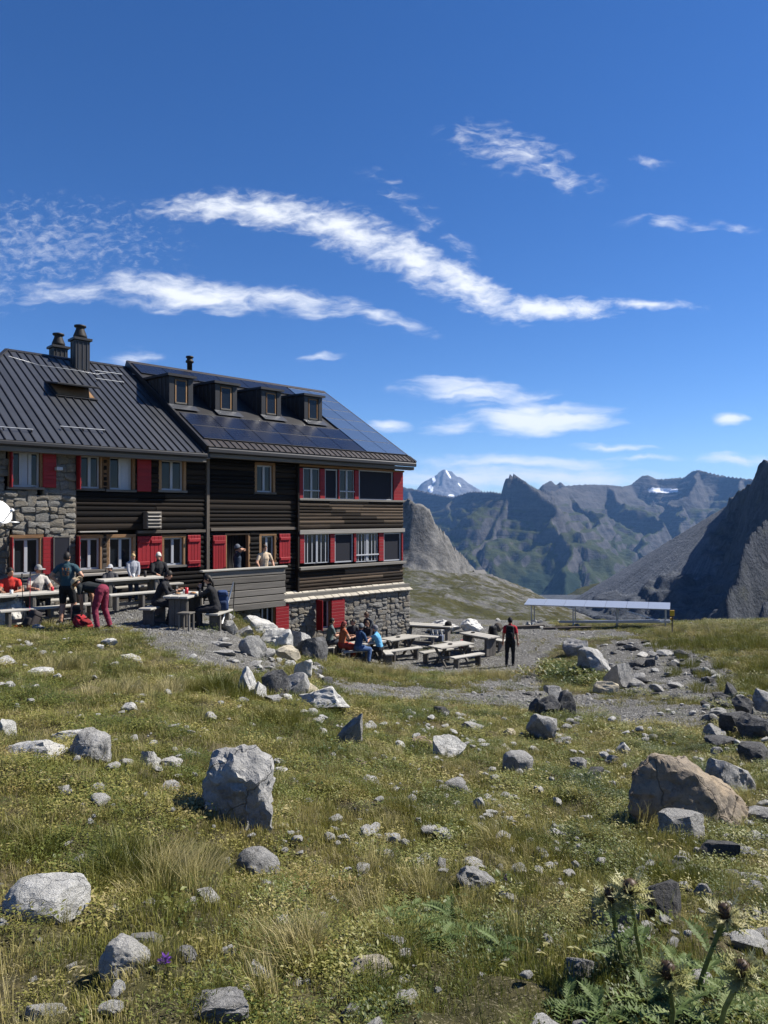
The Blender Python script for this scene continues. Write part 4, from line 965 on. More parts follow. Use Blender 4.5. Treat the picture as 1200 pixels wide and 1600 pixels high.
slab_table(P3(*TC), TCR, 1.25, 'heavy wooden table with lunch on it where two people in black sit', Wd=.66, ped=.5)
b1 = bench(P3(-5.83, 18.05), TCR, 1.0, 'short bench under the man in black, left of the lunch table', Wd=.34)
b2 = bench(P3(-4.22, 18.25), TCR, 1.0, 'short bench right of the lunch table holding a backpack', Wd=.34)
st = empty('wooden_stool', P3(-4.80, 17.25), R(78)); tag(st, 'small dark wooden stool in front of the lunch table', 'stool')
box('seat', (0, 0, .42), (.30, .33, .04), M_GREYD, st)
for x in (-.11, .11):
    for y in (-.13, .13): box('leg', (x, y, .2), (.045, .045, .4), M_GREYD, st)
tz = gz(*TC)+.76
def cup(x, y, z, r, h, mat, label, name='cup', cat='cup'):
    o = lathe(name, [(r*.8, 0), (r, h*.1), (r, h), (r*.85, h), (r*.8, h*.15)], mat, None, (x, y, z), 12); tag(o, label, cat); return o
M_REDP = plain('red_plastic', (.45, .02, .03), .4); M_WHT = plain('white_china', (.7, .69, .66), .35); M_FOOD = plain('food', (.30, .16, .07), .8, sc=20, var=.3)
cup(TC[0]+.02, TC[1]-.05, tz, .045, .16, M_REDP, 'red drinking bottle standing on the lunch table', 'bottle', 'bottle'); cup(TC[0]-.08, TC[1]+.12, tz, .04, .09, M_WHT, 'white mug on the lunch table')
for dx, dy, lb in ((-.18, -.12, 'plate of food before the man in black leaning over the table'), (.17, .02, 'plate of food before the person with long dark hair')):
    e = empty('plate', (TC[0]+dx, TC[1]+dy, tz)); tag(e, lb, 'plate'); lathe('dish', [(.06, 0), (.12, .018), (.125, .022), (.06, .008)], M_WHT, e, seg=18); lathe('food', [(.075, .008), (.07, .03), (.03, .045), (.002, .048)], M_FOOD, e, seg=12)
# parapet in front of the door
PW = 1.6
par = hb('parapet', -10.42, -7.32, PW-.06, PW-.03, -3.10, -1.80, M_SIDE)
for k in range(6): z = -3.13+k*.225; hb('plank', -10.45+.03*(k % 3), -7.28-.02*(k % 2), PW-.025, PW+.02-.008*(k % 2), z+.012, z+.213, M_GREYD, par, .014)
hb('rail', -10.52, -7.24, PW-.12, PW+.08, -1.78, -1.715, M_PALE, par, .015)
for k in range(6): z = -3.13+k*.225; hb('plank', -7.33, -7.28, .3, PW-.06, z, z+.215, M_GREYD, par, .01)
hb('platform', -9.3, -7.34, .1, PW-.07, -3.0, -2.76, M_GREYD)
# leaning pole and iron stake
a = on_plane(347, 974, -2.78); q = a+Vector((.27, .15, 1.06))
tag(tube('white_pole', [a, q], .022, M_WHITEP), 'white pole leaning beside the blue backpack', 'pole')
a = on_plane(364, 966, -2.85); tag(tube('iron_stake', [a-Vector((0, 0, .05)), a+Vector((.05, 0, 1.0))], .014, M_DMET), 'thin dark iron stake before the plank parapet', 'stake')
# lower terrace
cross_table(P3(2.5, 26.3), R(38), 1.7, 'picnic table with crossed legs and two benches near the standing man')
bench(P3(3.02, 25.78), R(36), 1.5, 'nearest bench of the lower terrace, right of the crossed-leg table'); bench(P3(1.98, 26.75), R(36), 1.5, 'bench half hidden behind the crossed-leg table')
cross_table(P3(.62, 27.5), R(40), 1.5, 'empty picnic table right behind the person in the light blue jacket'); bench(P3(.78, 26.85), R(34), 1.5, 'bench beside the person in the light blue jacket')
bench(P3(.1, 28.3), R(40), 1.5, 'bench on the far side of the empty picnic table near the stone wall')
cross_table(P3(-.62, 25.9), R(42), 1.3, 'picnic table surrounded by people below the stone wall')
bench(P3(-.95, 25.25), R(20), 1.1, 'bench under the person in the blue shirt and jeans'); bench(P3(-1.9, 26.1), R(85), 1.3, 'bench under the two people at the left table end'); bench(P3(-.55, 26.75), R(42), 1.5, 'bench on the wall side of the crowded picnic table'); bench(P3(.13, 25.75), R(100), .8, 'short bench under the person in the light blue jacket')
slab_table(P3(1.9, 30.4), R(-20), 2.1, 'heavy slab-leg table next to the hut corner with crates below'); bench(P3(1.45, 29.55), R(-18), 1.6, 'bench in front of the slab-leg table by the hut corner', legs=2)
slab_table(P3(3.8, 28.4), R(-52), 1.6, 'heavy slab-leg table behind the man in red', ped=.58); bench(P3(2.95, 28.2), R(-50), 1.5, 'bench on the near side of the slab-leg table behind the man in red')
bench(P3(4.62, 28.75), R(-52), .75, 'short block bench just left of the man in red', Wd=.4)
M_TARP = plain('white_tarp', (.50, .49, .46), .75, var=.15, sc=3, bump=.4)
def lump(name, pos, dims, seed, mat, label, cat, sub=4, rough=.2, facets=10, sink=.12, rz=0, group=None, flat=1.0, cut=(.5, .95)):
    me = stone_mesh(seed, sub, flat, facets, rough, cut); me.materials.append(mat); me.polygons.foreach_set('use_smooth', [False]*len(me.polygons))
    o = link(bpy.data.objects.new(name, me)); o.location = (pos[0], pos[1], pos[2]+dims[2]*(.5-sink)); o.scale = dims; o.rotation_euler = (0, 0, rz); tag(o, label, cat, group); return o
lump('white_tarp', P3(2.75, 33.0), (1.7, 1.0, .70), 61, M_TARP, 'crumpled white tarpaulin heap behind the slab-leg tables, left one', 'tarpaulin', 4, .35)
lump('white_tarp', P3(4.05, 33.0), (1.1, .9, .76), 62, M_TARP, 'pointed white tarpaulin heap behind the slab-leg tables, right one', 'tarpaulin', 4, .3)
lump('red_bag', P3(3.35, 29.4), (.55, .38, .36), 63, plain('red_bag', (.36, .015, .02), .7), 'soft red bag on the ground between the slab-leg tables', 'bag', 4, .12, 4, .05)
lump('wooden_block', P3(5.35, 33.3), (.45, .4, .50), 64, M_BEAM, 'weathered wooden block beyond the slab-leg table', 'block', 3, .03, 6)
hlm = lathe('black_helmet', [(.15, 0), (.155, .04), (.14, .12), (.09, .17), (.01, .19)], M_BLK, None, (2.72, 30.1, gz(1.9, 30.4)+.76), 16); tag(hlm, 'black helmet lying on the slab-leg table by the corner', 'helmet')
cr = empty('bottle_crate', P3(2.25, 30.75), R(-20)); tag(cr, 'crate of small bottles under the slab-leg table', 'crate')
box('crate', (0, 0, .13), (.62, .3, .26), plain('crate_blue', (.10, .12, .18), .6), cr)
for k in range(6): lathe('bottle', [(.035, 0), (.035, .16), (.013, .22), (.013, .27)], M_WHT if k % 2 else plain('bottle_dark', (.03, .05, .09), .2), cr, (-.25+k*.1, 0, .2), 8)
for i, (x, y, L_, r_) in enumerate(((5.2, 34.4, 2.6, 4), (7.6, 33.9, 2.2, -6))): o = quat_box('timber_beam', P3(x, y), (x+L_, y+L_*math.sin(R(r_)), gz(x+L_, y)+.06), .2, .2, M_BEAM); tag(o, ('dark timber beam lying beyond the slab-leg tables' if i == 0 else 'dark timber beam lying under the solar rack end'), 'beam')
# solar rack beyond the terrace
pl, pr = at(822, 941, 36.0), at(1047, 948, 33.4)
rk = empty('solar_rack', (pl.x, pl.y, gz(pl.x, pl.y)), 0); tag(rk, 'long raised solar panel row on a metal frame at the plateau edge', 'solar rack')
z0 = gz(pl.x, pl.y)
def rl(v): return Vector((v[0]-pl.x, v[1]-pl.y, v[2]-z0))
ax = (pr-pl); axh = Vector((ax.x, ax.y, 0)).normalized(); nb_ = Vector((axh.y, -axh.x, 0))        # towards the camera
M_PANEL = plain('panel_sky_sheen', (.34, .37, .42), .3, .35, .6, var=.08)  # light grey-blue base colour stands in for sky reflected on the panels
tl = R(9); up_ = (nb_*-math.cos(tl)+Vector((0, 0, math.sin(tl))))
n = 7
for k in range(n):
    a = pl+ax*(k/n+.001); b = pl+ax*((k+1)/n-.001)
    V = []
    nn = axh.cross(up_).normalized()
    for q in (a, b):
        for h in (-.5, .5):
            for t_ in (0, .045): V.append(rl(q+up_*h*1.15+nn*t_))
    mesh_obj('panel', V, [(0, 2, 6, 4), (1, 5, 7, 3), (0, 1, 3, 2), (4, 6, 7, 5), (0, 4, 5, 1), (2, 3, 7, 6)], M_PANEL, rk)
for f_ in (.05, .35, .65, .97):
    c = pl+ax*f_
    for h, nm in ((-.42, 'post'), (.42, 'post')):
        q = c+up_*h; g_ = gz(q.x, q.y); quat_box(nm, rl((q.x, q.y, g_-.05)), rl((q.x, q.y, q.z-.03)), .05, .05, M_GALV, rk)
    q0, q1 = c+up_*-.42, c+up_*.42; quat_box('cross_bar', rl((q0.x, q0.y, gz(q0.x, q0.y)+.15)), rl((q1.x, q1.y, gz(q1.x, q1.y)+.15)), .05, .05, M_GALV, rk)
for h in (-.42, .42):
    q0, q1 = pl+ax*.25+up_*h, pr+up_*h; quat_box('base_rail', rl((q0.x, q0.y, gz(q0.x, q0.y)+.22)), rl((q1.x, q1.y, gz(q1.x, q1.y)+.22)), .09, .1, M_GALV, rk)
q0, q1 = pl+ax*.67+up_*-.45, pl+ax*.96+up_*-.45; quat_box('brace', rl((q0.x, q0.y, q0.z-.05)), rl((q1.x, q1.y, gz(q1.x, q1.y)+.25)), .05, .05, M_WHITEP, rk)
# yellow trail sign
sp_ = gpix(1050, 992, 20); sg = empty('trail_sign', sp_); tag(sg, 'small yellow trail sign on a post at the right end of the solar rack', 'sign')
tube('post', [(0, 0, -.1), (0, 0, .95)], .028, M_BEAM, sg, 8)
M_YEL = plain('sign_yellow', (.62, .36, .02), .5); sgp = box('plate', (-.02, -.035, .86), (.2, .02, .24), M_YEL, sg, rot=(0, 0, R(8))); box('plate', (-.02, .035, .62), (.16, .02, .10), M_YEL, sg, rot=(0, 0, R(20)))
# far hut on the hillside
dh = empty('distant_hut', at(748, 902, 520), R(30)); tag(dh, 'tiny dark-roofed hut far off on the green hillside', 'hut')
box('wall', (0, 0, 1), (9, 6, 4), M_GREYD, dh); mesh_obj('roof', [(-5, -3.6, 2.8), (5, -3.6, 2.8), (5, 0, 5.4), (-5, 0, 5.4), (-5, 3.6, 2.8), (5, 3.6, 2.8)], [(0, 1, 2, 3), (3, 2, 5, 4), (0, 3, 4), (1, 5, 2)], M_METD, dh)
dh = empty('distant_shed', at(763, 906, 515), R(20)); tag(dh, 'second tiny dark hut right of the far hut on the hillside', 'hut')
box('wall', (0, 0, 1), (6, 4, 3), M_GREYD, dh); mesh_obj('roof', [(-3.4, -2.4, 2.3), (3.4, -2.4, 2.3), (3.4, 0, 4), (-3.4, 0, 4), (-3.4, 2.4, 2.3), (3.4, 2.4, 2.3)], [(0, 1, 2, 3), (3, 2, 5, 4), (0, 3, 4), (1, 5, 2)], M_METD, dh)
# packs and poles
def backpack(pos, rz, col, label, hgt=.55, tilt=-.2, worn=False, mcol=None):
    m = plain('pack_'+label[:18].replace(' ', '_'), col, .8, var=.15); m2 = plain('packdark_'+label[:18].replace(' ', '_'), tuple(c*.55 for c in col), .85)
    e = empty('backpack', pos, rz); e.rotation_euler = (tilt, 0, rz); tag(e, label, 'backpack', 'backpacks around the hut')
    def sb(nm, c, d, mm, par=e):
        bm = bmesh.new(); bmesh.ops.create_cube(bm, size=1); bmesh.ops.subdivide_edges(bm, edges=bm.edges[:], cuts=3, use_grid_fill=True)
        for v in bm.verts:
            p_ = v.co*2; l = (abs(p_.x)**4+abs(p_.y)**4+abs(p_.z)**4)**.25; k_ = 1/max(l, .6); v.co = p_*(.25+.25*min(k_, 1.25)); v.co.x *= d[0]; v.co.y *= d[1]; v.co.z *= d[2]; v.co.x *= 1-.12*v.co.z/d[2]*2; v.co += Vector(c)
        me_ = bpy.data.meshes.new(nm); bm.to_mesh(me_); bm.free(); me_.materials.append(mm); me_.polygons.foreach_set('use_smooth', [True]*len(me_.polygons)); return link(bpy.data.objects.new(nm, me_), par)
    sb('body', (0, 0, hgt/2), (.30, .20, hgt), m); sb('pocket', (0, -.11, hgt*.36), (.22, .10, hgt*.5), m2); sb('lid', (0, -.01, hgt*.95), (.27, .22, .13), m)
    for x in (-.09, .09): tube('strap', [(x, .1, hgt*.9), (x*1.15, .15, hgt*.65), (x*1.3, .13, hgt*.3), (x*1.4, .1, hgt*.12)], .016, m2, e, 6)
    return e
backpack((P3(-4.2, 18.45)[0], 18.45, gz(-4.2, 18.45)+.45), R(20), (.025, .05, .13), 'dark blue backpack standing on the short bench by the parapet', .52, .12)
backpack(P3(-7.55, 17.55), R(10), (.012, .012, .013), 'black backpack the bending man is reaching into', .5, -.15)
backpack(P3(-8.5, 17.0), R(-30), (.03, .025, .025), 'dark open backpack on the ground beside the trekking poles', .42, -.5); backpack(P3(-7.05, 16.9), R(60), (.28, .015, .02), 'red backpack on the ground at the feet of the bending man', .4, -1.0)
backpack((4.45, 28.9, gz(4.62, 28.75)+.45), R(120), (.011, .011, .012), 'black backpack on the short block bench left of the man in red', .48, -.1)
M_ORG = plain('orange_cloth', (.50, .13, .02), .7); M_GRYC = plain('grey_cloth', (.22, .22, .23), .8)
lump('orange_jacket', P3(-8.75, 17.1), (.32, .26, .14), 71, M_ORG, 'crumpled orange jacket among the packs', 'jacket', 4, .3, 5, .05)
lump('grey_bundle', P3(-8.15, 16.75), (.3, .2, .15), 72, M_GRYC, 'light grey cloth bundle among the packs', 'cloth', 4, .3, 5, .05)
for i, (x, y, lb) in enumerate(((-8.72, 17.2, 'left'), (-8.55, 17.15, 'right'))):
    e = empty('trekking_pole', P3(x, y)); tag(e, lb+' one of two trekking poles leaning against the long table', 'trekking pole', 'trekking poles')
    tp = Vector((-.42+i*.06, .75, 1.12)); tube('shaft', [(0, 0, 0), tp], [.006, .010], M_REDP if i else M_DMET, e, 6); tube('grip', [tp, tp*1.12], .017, M_BLK, e, 8); lathe('basket', [(.03, .07), (.034, .08), (.008, .09)], M_BLK, e, seg=10)
for x, y, tx, ty, lb in ((.55, 27.45, .62, 27.5, 'small dark ashtray on the empty picnic table'), (2.45, 26.25, 2.5, 26.3, 'small dark ashtray on the crossed-leg table'), (3.6, 28.75, 3.8, 28.4, 'dark bowl on the slab-leg table behind the man in red')):
    o = lathe('ashtray', [(.07, 0), (.085, .035), (.075, .04), (.06, .015)], M_DMET, None, (x, y, gz(tx, ty)+.76), 14); tag(o, lb, 'ashtray')
for i, (s_, w_, m_, h_, lb) in enumerate(((-16.2, 2.25, M_WHT, .10, 'white mug before the person in red at the left edge'), (-15.2, 2.2, M_REDP, .11, 'red cup before the person in the grey cap'), (-14.9, 2.35, M_DMET, .22, 'dark bottle on the long table behind the standing man'), (-12.9, 2.0, M_WHT, .10, 'white mug on the table of the blond child'), (-12.6, 2.1, M_DMET, .18, 'dark flask on the table of the blond child'))):
    q = HW(s_, w_, 0); t_ = HW(-15.75 if i < 3 else -13.02, 2.25 if i < 3 else 2.05, 0); cup(q.x, q.y, gz(t_.x, t_.y)+.76, .04, h_, m_, lb, 'bottle' if h_ > .15 else 'mug', 'bottle' if h_ > .15 else 'mug')
# ------------------------------------------------------------------ people
def cloth(name, c, rough=.9): return plain('cloth_'+name, c, rough, var=.14, sc=18, bump=.25)
SKIN = plain('skin', (.40, .22, .145), .55, var=.08, sc=12); SKIN2 = plain('skin_tanned', (.30, .155, .095), .55, var=.08, sc=12)
EYE = plain('eye', (.02, .015, .012), .3); LIP = plain('lip', (.28, .10, .08), .6)
HAIRC = {'dark': plain('hair_dark', (.012, .009, .007), .6, sc=40), 'blond': plain('hair_blond', (.42, .30, .14), .6, sc=40), 'brown': plain('hair_brown', (.06, .032, .016), .6, sc=40), 'red': plain('hair_red', (.16, .025, .018), .6, sc=40), 'grey': plain('hair_grey', (.30, .29, .28), .6, sc=40)}
def loft(pts, rx, ry, side, seg=12, caps=True):
    """closed elliptical tube with domed ends"""
    pts = [Vector(p) for p in pts]; n = len(pts); rings = []
    d0 = (pts[1]-pts[0]).normalized(); d1 = (pts[-1]-pts[-2]).normalized()
    P_ = [(pts[0]-d0*ry[0]*.85, .35)]+[(pts[0]-d0*ry[0]*.5, .78)]+[(p, 1) for p in pts]+[(pts[-1]+d1*ry[-1]*.5, .78), (pts[-1]+d1*ry[-1]*.85, .35)]
    RX = [rx[0]]*2+list(rx)+[rx[-1]]*2; RY = [ry[0]]*2+list(ry)+[ry[-1]]*2
    V = []; Fc = []; m = len(P_)
    for i, (p, k) in enumerate(P_):
        d = (P_[min(i+1, m-1)][0]-P_[max(i-1, 0)][0]).normalized()
        a = Vector(side)-d*d.dot(Vector(side))
        if a.length < .05: a = Vector((0, 1, 0))-d*d.y
        a.normalize(); b = d.cross(a)
        for q in range(seg): an = 2*math.pi*q/seg; V.append(p+a*RX[i]*k*math.cos(an)+b*RY[i]*k*math.sin(an))
    for i in range(m-1):
        for q in range(seg): x = i*seg+q; y = i*seg+(q+1) % seg; Fc.append((x, y, y+seg, x+seg))
    Fc.append(tuple(range(seg))[::-1]); Fc.append(tuple(range((m-1)*seg, m*seg)))
    return V, Fc
def ellipsoid(c, r, M=None, seg=14, rings=9):
    V = []; Fc = []
    for i in range(rings+1):
        th = math.pi*i/rings
        for q in range(seg):
            v = Vector((r[0]*math.sin(th)*math.cos(2*math.pi*q/seg), r[1]*math.sin(th)*math.sin(2*math.pi*q/seg), r[2]*math.cos(th))); V.append((M@v if M else v)+Vector(c))
    for i in range(rings):
        for q in range(seg): x = i*seg+q; y = i*seg+(q+1) % seg; Fc.append((x, x+seg, y+seg, y))
    return V, Fc
def ik(a, t, l1, l2, pole):
    a = Vector(a); t = Vector(t); d = t-a; L = min(d.length, (l1+l2)*.995); u = d.normalized(); t = a+u*L
    x = (l1*l1-l2*l2+L*L)/(2*L); h = math.sqrt(max(0, l1*l1-x*x)); p = Vector(pole); p = p-u*p.dot(u)
    if p.length < 1e-3: p = Vector((0, 1, 0))
    return a+u*x+p.normalized()*h, t
def person(label, pos, face, top, bottom, pose='stand', seat=.45, lean=0., side=0., hl=None, hr=None, fl=None, fr=None, size=1.0, sleeve=.35, leg=1.0, hair='dark', hat=None, hatcol=(.05, .05, .05), skin=None, look=(0, 0), shoe=(.05, .045, .04), long_hair=False, female=False, elbow_out=.6, name='person', skirt=False, knees=.0):
    """pos: ground point below the pelvis, face: heading in degrees (0 = away from the camera, +90 = to the left); local x right, y forward, z up"""
    S = skin or SKIN; mt = [cloth(label[:24], top), cloth('b'+label[:24], bottom), S, plain('shoe_'+label[:24], shoe, .7), EYE, LIP]
    sw = .165 if female else .185
    ph = .94 if pose == 'stand' else seat+.115
    pel = Vector((0, 0, ph)); ln = R(lean); tor = Vector((math.sin(R(side)), math.sin(ln), math.cos(ln)*math.cos(R(side)))).normalized()
    rt = Vector((1, 0, 0)); rt = (rt-tor*rt.dot(tor)).normalized(); fw = tor.cross(rt)*-1; fw = rt.cross(tor)*-1 if False else tor.cross(rt)
    if fw.y < 0: fw = -fw
    wst = pel+tor*.20; che = pel+tor*.38; shl = pel+tor*.50; nk = pel+tor*.57
    # head direction partly recovers from the lean
    hd = (tor*(.55 if lean < 60 else .9)+Vector((0, 0, 1))*.45+Vector((0, math.sin(R(-look[1])), 0))*.6).normalized()
    yaw = R(look[0]); hfw = (Vector((-math.sin(yaw), math.cos(yaw), 0))-hd*hd.dot(Vector((-math.sin(yaw), math.cos(yaw), 0)))).normalized(); hrt = hfw.cross(hd)
    hc = nk+hd*.155; HM = Matrix((hrt, hfw, hd)).transposed()
    prims = []
    def add(geo, lab, a, b, ra, rb): prims.append((geo, lab, Vector(a), Vector(b), ra, rb))
    wr = .125 if female else .135
    add(loft([pel-tor*.03, wst, che, shl], [.168, wr*1.16, .186 if not female else .16, .14], [.132, .125, .138, .095], rt), 'torso', pel, shl, .13, .13)
    add(loft([shl+rt*-.13, shl, shl+rt*.13], [.07, .075, .07], [.06, .07, .06], tor), 'torso', shl-rt*.13, shl+rt*.13, .07, .07)
    add(loft([shl, nk, nk+hd*.06], [.055]*3, [.055]*3, rt, 10), 'neck', nk-tor*.02, nk+hd*.07, .052, .05)
    add(ellipsoid(hc, (.074, .094, .112), HM), 'head', hc-hd*.02, hc+hd*.03, .085, .085)
    add(ellipsoid(hc+hfw*.030-hd*.062, (.052, .060, .055), HM), 'head', hc+hfw*.03-hd*.06, hc+hfw*.031-hd*.06, .05, .05)
    add(loft([hc+hfw*.088+hd*.012, hc+hfw*.106-hd*.022], [.010, .016], [.010, .013], hrt, 8), 'head', hc+hfw*.09, hc+hfw*.10, .015, .015)
    for k in (-1, 1): add(ellipsoid(hc+hrt*k*.077-hd*.005-hfw*.005, (.012, .02, .03), HM, 8, 6), 'head', hc+hrt*k*.076, hc+hrt*k*.077, .02, .02)
    joints = {}
    dz = ph
    for k, h in ((-1, hl), (1, hr)):
        sh = shl+rt*k*sw-tor*.02
        if h is None: h = (k*.27, .05, ph-.02)
        el, wri = ik(sh, h, .29, .25, Vector((k*elbow_out, -.7, -.5)))
        add(loft([sh, sh.lerp(el, .5), el], [.068, .062, .050], [.068, .062, .050], (0, 1, 0), 10), 'uarm', sh, el, .055, .044)
        add(loft([el, el.lerp(wri, .3), wri], [.047, .047, .031], [.047, .045, .029], (0, 1, 0), 10), 'farm', el, wri, .043, .028)
        joints[k] = (el, wri)
    for k, f in ((-1, fl), (1, fr)):
        hp = pel+Vector((k*.088, 0, -.03))
        if f is None: f = (k*.11, 0, .085) if pose == 'stand' else (k*.13, .40, .085)
        kn, ank = ik(hp, f, .43, .42, Vector((k*(.12+knees), 1, .25)))
        add(loft([hp, hp.lerp(kn, .5), kn], [.105, .094, .074], [.105, .096, .076], (1, 0, 0), 12), 'thigh', hp, kn, .09, .062)
        add(loft([kn, kn.lerp(ank, .3), ank], [.070, .070, .056], [.072, .074, .058], (1, 0, 0), 12), 'shin', kn, ank, .062, .045)
        toe = ank+Vector((k*.03, .15, -.045)); hl_ = ank+Vector((0, -.045, -.045))
        add(loft([hl_, ank+Vector((k*.01, .05, -.045)), toe], [.040, .046, .042], [.040, .042, .032], (1, 0, 0), 10), 'shoe', hl_, toe, .045, .04)
    if skirt: add(loft([pel, pel+Vector((0, .18, -.04)), pel+Vector((0, .30, -.20))], [.17, .20, .21], [.12, .13, .12], rt, 12), 'skirt', pel, pel+Vector((0, .3, -.2)), .15, .15)
    V = []; Fc = []
    for (v, f), *_ in prims: i = len(V); V += [tuple(q) for q in v]; Fc += [tuple(i+q for q in ff) for ff in f]
    me = bpy.data.meshes.new('tmp'); me.from_pydata(V, [], Fc); tmp = link(bpy.data.objects.new('tmp', me))
    md = tmp.modifiers.new('r', 'REMESH'); md.mode = 'VOXEL'; md.voxel_size = .0145; md.use_smooth_shade = True
    sm = tmp.modifiers.new('s', 'SMOOTH'); sm.iterations = 3; sm.factor = .5
    dg = bpy.context.evaluated_depsgraph_get(); body = bpy.data.meshes.new_from_object(tmp.evaluated_get(dg)); bpy.data.objects.remove(tmp); bpy.data.meshes.remove(me)
    nv = len(body.vertices); co = np.empty(nv*3); body.vertices.foreach_get('co', co); co = co.reshape(-1, 3)
    # small cloth folds
    nf = len(body.polygons); cen = np.empty(nf*3); body.polygons.foreach_get('center', cen); cen = cen.reshape(-1, 3)
    best = np.full(nf, 1e9); lab = np.zeros(nf, int); tt = np.zeros(nf); names = [p_[1] for p_ in prims]
    for j, (_, l, a, b, ra, rb) in enumerate(prims):
        a = np.array(a); b = np.array(b); d = b-a; t = np.clip(((cen-a)@d)/(d@d+1e-9), 0, 1); ds_ = np.linalg.norm(cen-a-t[:, None]*d, axis=1)-(ra+(rb-ra)*t)
        m = ds_ < best; best[m] = ds_[m]; lab[m] = j; tt[m] = t[m]
    mi = np.zeros(nf, np.int32)
    for j, l in enumerate(names):
        m = lab == j
        if l == 'torso': mi[m] = np.where((cen[m]-np.array(pel))@np.array(tor) < .03, 1, 0)
        elif l in ('neck', 'head'): mi[m] = 2
        elif l == 'uarm': mi[m] = np.where(tt[m] < min(1.1, sleeve*2), 0, 2)
        elif l == 'farm': mi[m] = np.where(tt[m] < sleeve*2-1, 0, 2)
        elif l == 'thigh': mi[m] = np.where(tt[m] < min(1.1, leg*2), 1, 2)
        elif l == 'shin': mi[m] = np.where(tt[m] < (leg*2-1)*1.05, 1, 2)
        elif l == 'shoe': mi[m] = 3
        elif l == 'skirt': mi[m] = 1
    body.polygons.foreach_set('material_index', mi); body.polygons.foreach_set('use_smooth', [True]*nf)
    for m in mt: body.materials.append(m)
    fn = fbm(co[:, 0]*14+co[:, 2]*5, co[:, 2]*11+co[:, 1]*9, 3, 5)*.011
    nrm = np.empty(nv*3); body.vertices.foreach_get('normal', nrm) if False else None
    bm = bmesh.new(); bm.from_mesh(body); bm.normal_update()
    for v, q in zip(bm.verts, fn):
        if v.co.z < hc.z-.14: v.co += v.normal*float(q)
    def put(v, f, k):
        vs = [bm.verts.new(q) for q in v]
        for ff in f:
            try: fc = bm.faces.new([vs[q] for q in ff]); fc.material_index = k; fc.smooth = True
            except ValueError: pass
    for k in (-1, 1): put(*ellipsoid(hc+hfw*.083+hrt*k*.031+hd*.012, (.012, .008, .007), HM, 8, 6), 4)
    put(*ellipsoid(hc+hfw*.091-hd*.058, (.022, .006, .006), HM, 8, 6), 5)
    for k in (-1, 1):                         # hands: palm, four unequal bent fingers, thumb
        el, wri = joints[k]; d = (wri-el).normalized(); dn = Vector((0, 0, -1)); sd = d.cross(dn)
        if sd.length < .2: sd = Vector((0, 1, 0)).cross(d)
        sd.normalize(); dn = sd.cross(d)
        if dn.z > 0: dn = -dn
        pc = wri+d*.045; put(*loft([wri-d*.01, pc, wri+d*.085], [.026, .038, .036], [.018, .015, .013], sd, 10), 2)
        for q, (o_, L_) in enumerate(((-.028, .062), (-.010, .072), (.009, .068), (.027, .054))):
            b0 = wri+d*.085+sd*o_; b1 = b0+d*L_*.5+dn*.010; b2 = b1+d*L_*.42+dn*.024; put(*loft([b0, b1, b2], [.0085, .008, .0065], [.0085, .008, .0065], sd, 6), 2)
        t0 = wri+d*.03-sd*.03*k; t1 = t0+d*.03-sd*.022*k+dn*.008; t2 = t1+d*.028+dn*.008; put(*loft([t0, t1, t2], [.011, .010, .008], [.011, .010, .008], sd, 6), 2)
    bm.to_mesh(body); bm.free(); body.name = name
    o = link(bpy.data.objects.new(name, body)); o.location = pos; o.rotation_euler = (0, 0, R(face)); o.scale = (size,)*3; tag(o, label, 'person')
    # hair and headgear
    def cap_shell(scale, lo, back, mat, nm, thick=.012):
        V_ = []; F_ = []; sg_, rg = 18, 9
        for i in range(rg+1):
            th = i/rg
            for q in range(sg_):
                an = 2*math.pi*q/sg_; front = max(0, math.sin(an)); lim = lo+(back-lo)*(1-max(0, math.sin(an)+.25)/1.25)
                a_ = th*lim; r_ = (.074*scale+.006, .094*scale+.006, .112*scale+.008)
                v = Vector((r_[0]*math.sin(a_)*math.cos(an), r_[1]*math.sin(a_)*math.sin(an), r_[2]*math.cos(a_))); jig = 1+.03*math.sin(an*7+i*3)*(nm == 'hair'); V_.append(hc+HM@(v*jig))
        for i in range(rg):
            for q in range(sg_): x = i*sg_+q; y = i*sg_+(q+1) % sg_; F_.append((x, x+sg_, y+sg_, y))
        ch = mesh_obj(nm, V_, F_, mat, o, True); s2 = ch.modifiers.new('solid', 'SOLIDIFY'); s2.thickness = thick; s2.offset = -1; return ch
    hm = HAIRC[hair]
    if hair != 'bald': cap_shell(1.03, 1.15, 2.15, hm, 'hair', .014)
    if long_hair:
        b0 = hc-hfw*.06+hd*.02; V_, F_ = loft([b0, b0-hfw*.035-hd*.12, b0-hfw*.03-hd*.24], [.07, .075, .05], [.04, .035, .02], hrt, 12); mesh_obj('hair', V_, F_, hm, o, True)
    if hat:
        hmn = plain('hat_'+label[:24], hatcol, .85, sc=20)
        cap_shell(1.12, 1.38 if hat != 'beanie' else 1.45, 1.75, hmn, hat)
        if hat == 'cap':
            V_ = []; F_ = []
            for i in range(7):
                an = math.pi*(.2+.6*i/6)
                for r_, zz in ((.085, .035), (.185, .012)): V_.append(hc+HM@Vector((.88*r_*math.cos(an) if r_ > .1 else .075*math.cos(an)*1.1, r_*math.sin(an)+(.01 if r_ > .1 else .015), zz)))
            for i in range(6): F_.append((2*i, 2*i+1, 2*i+3, 2*i+2))
            ch = mesh_obj('brim', V_, F_, hmn, o, True); s2 = ch.modifiers.new('solid', 'SOLIDIFY'); s2.thickness = .008
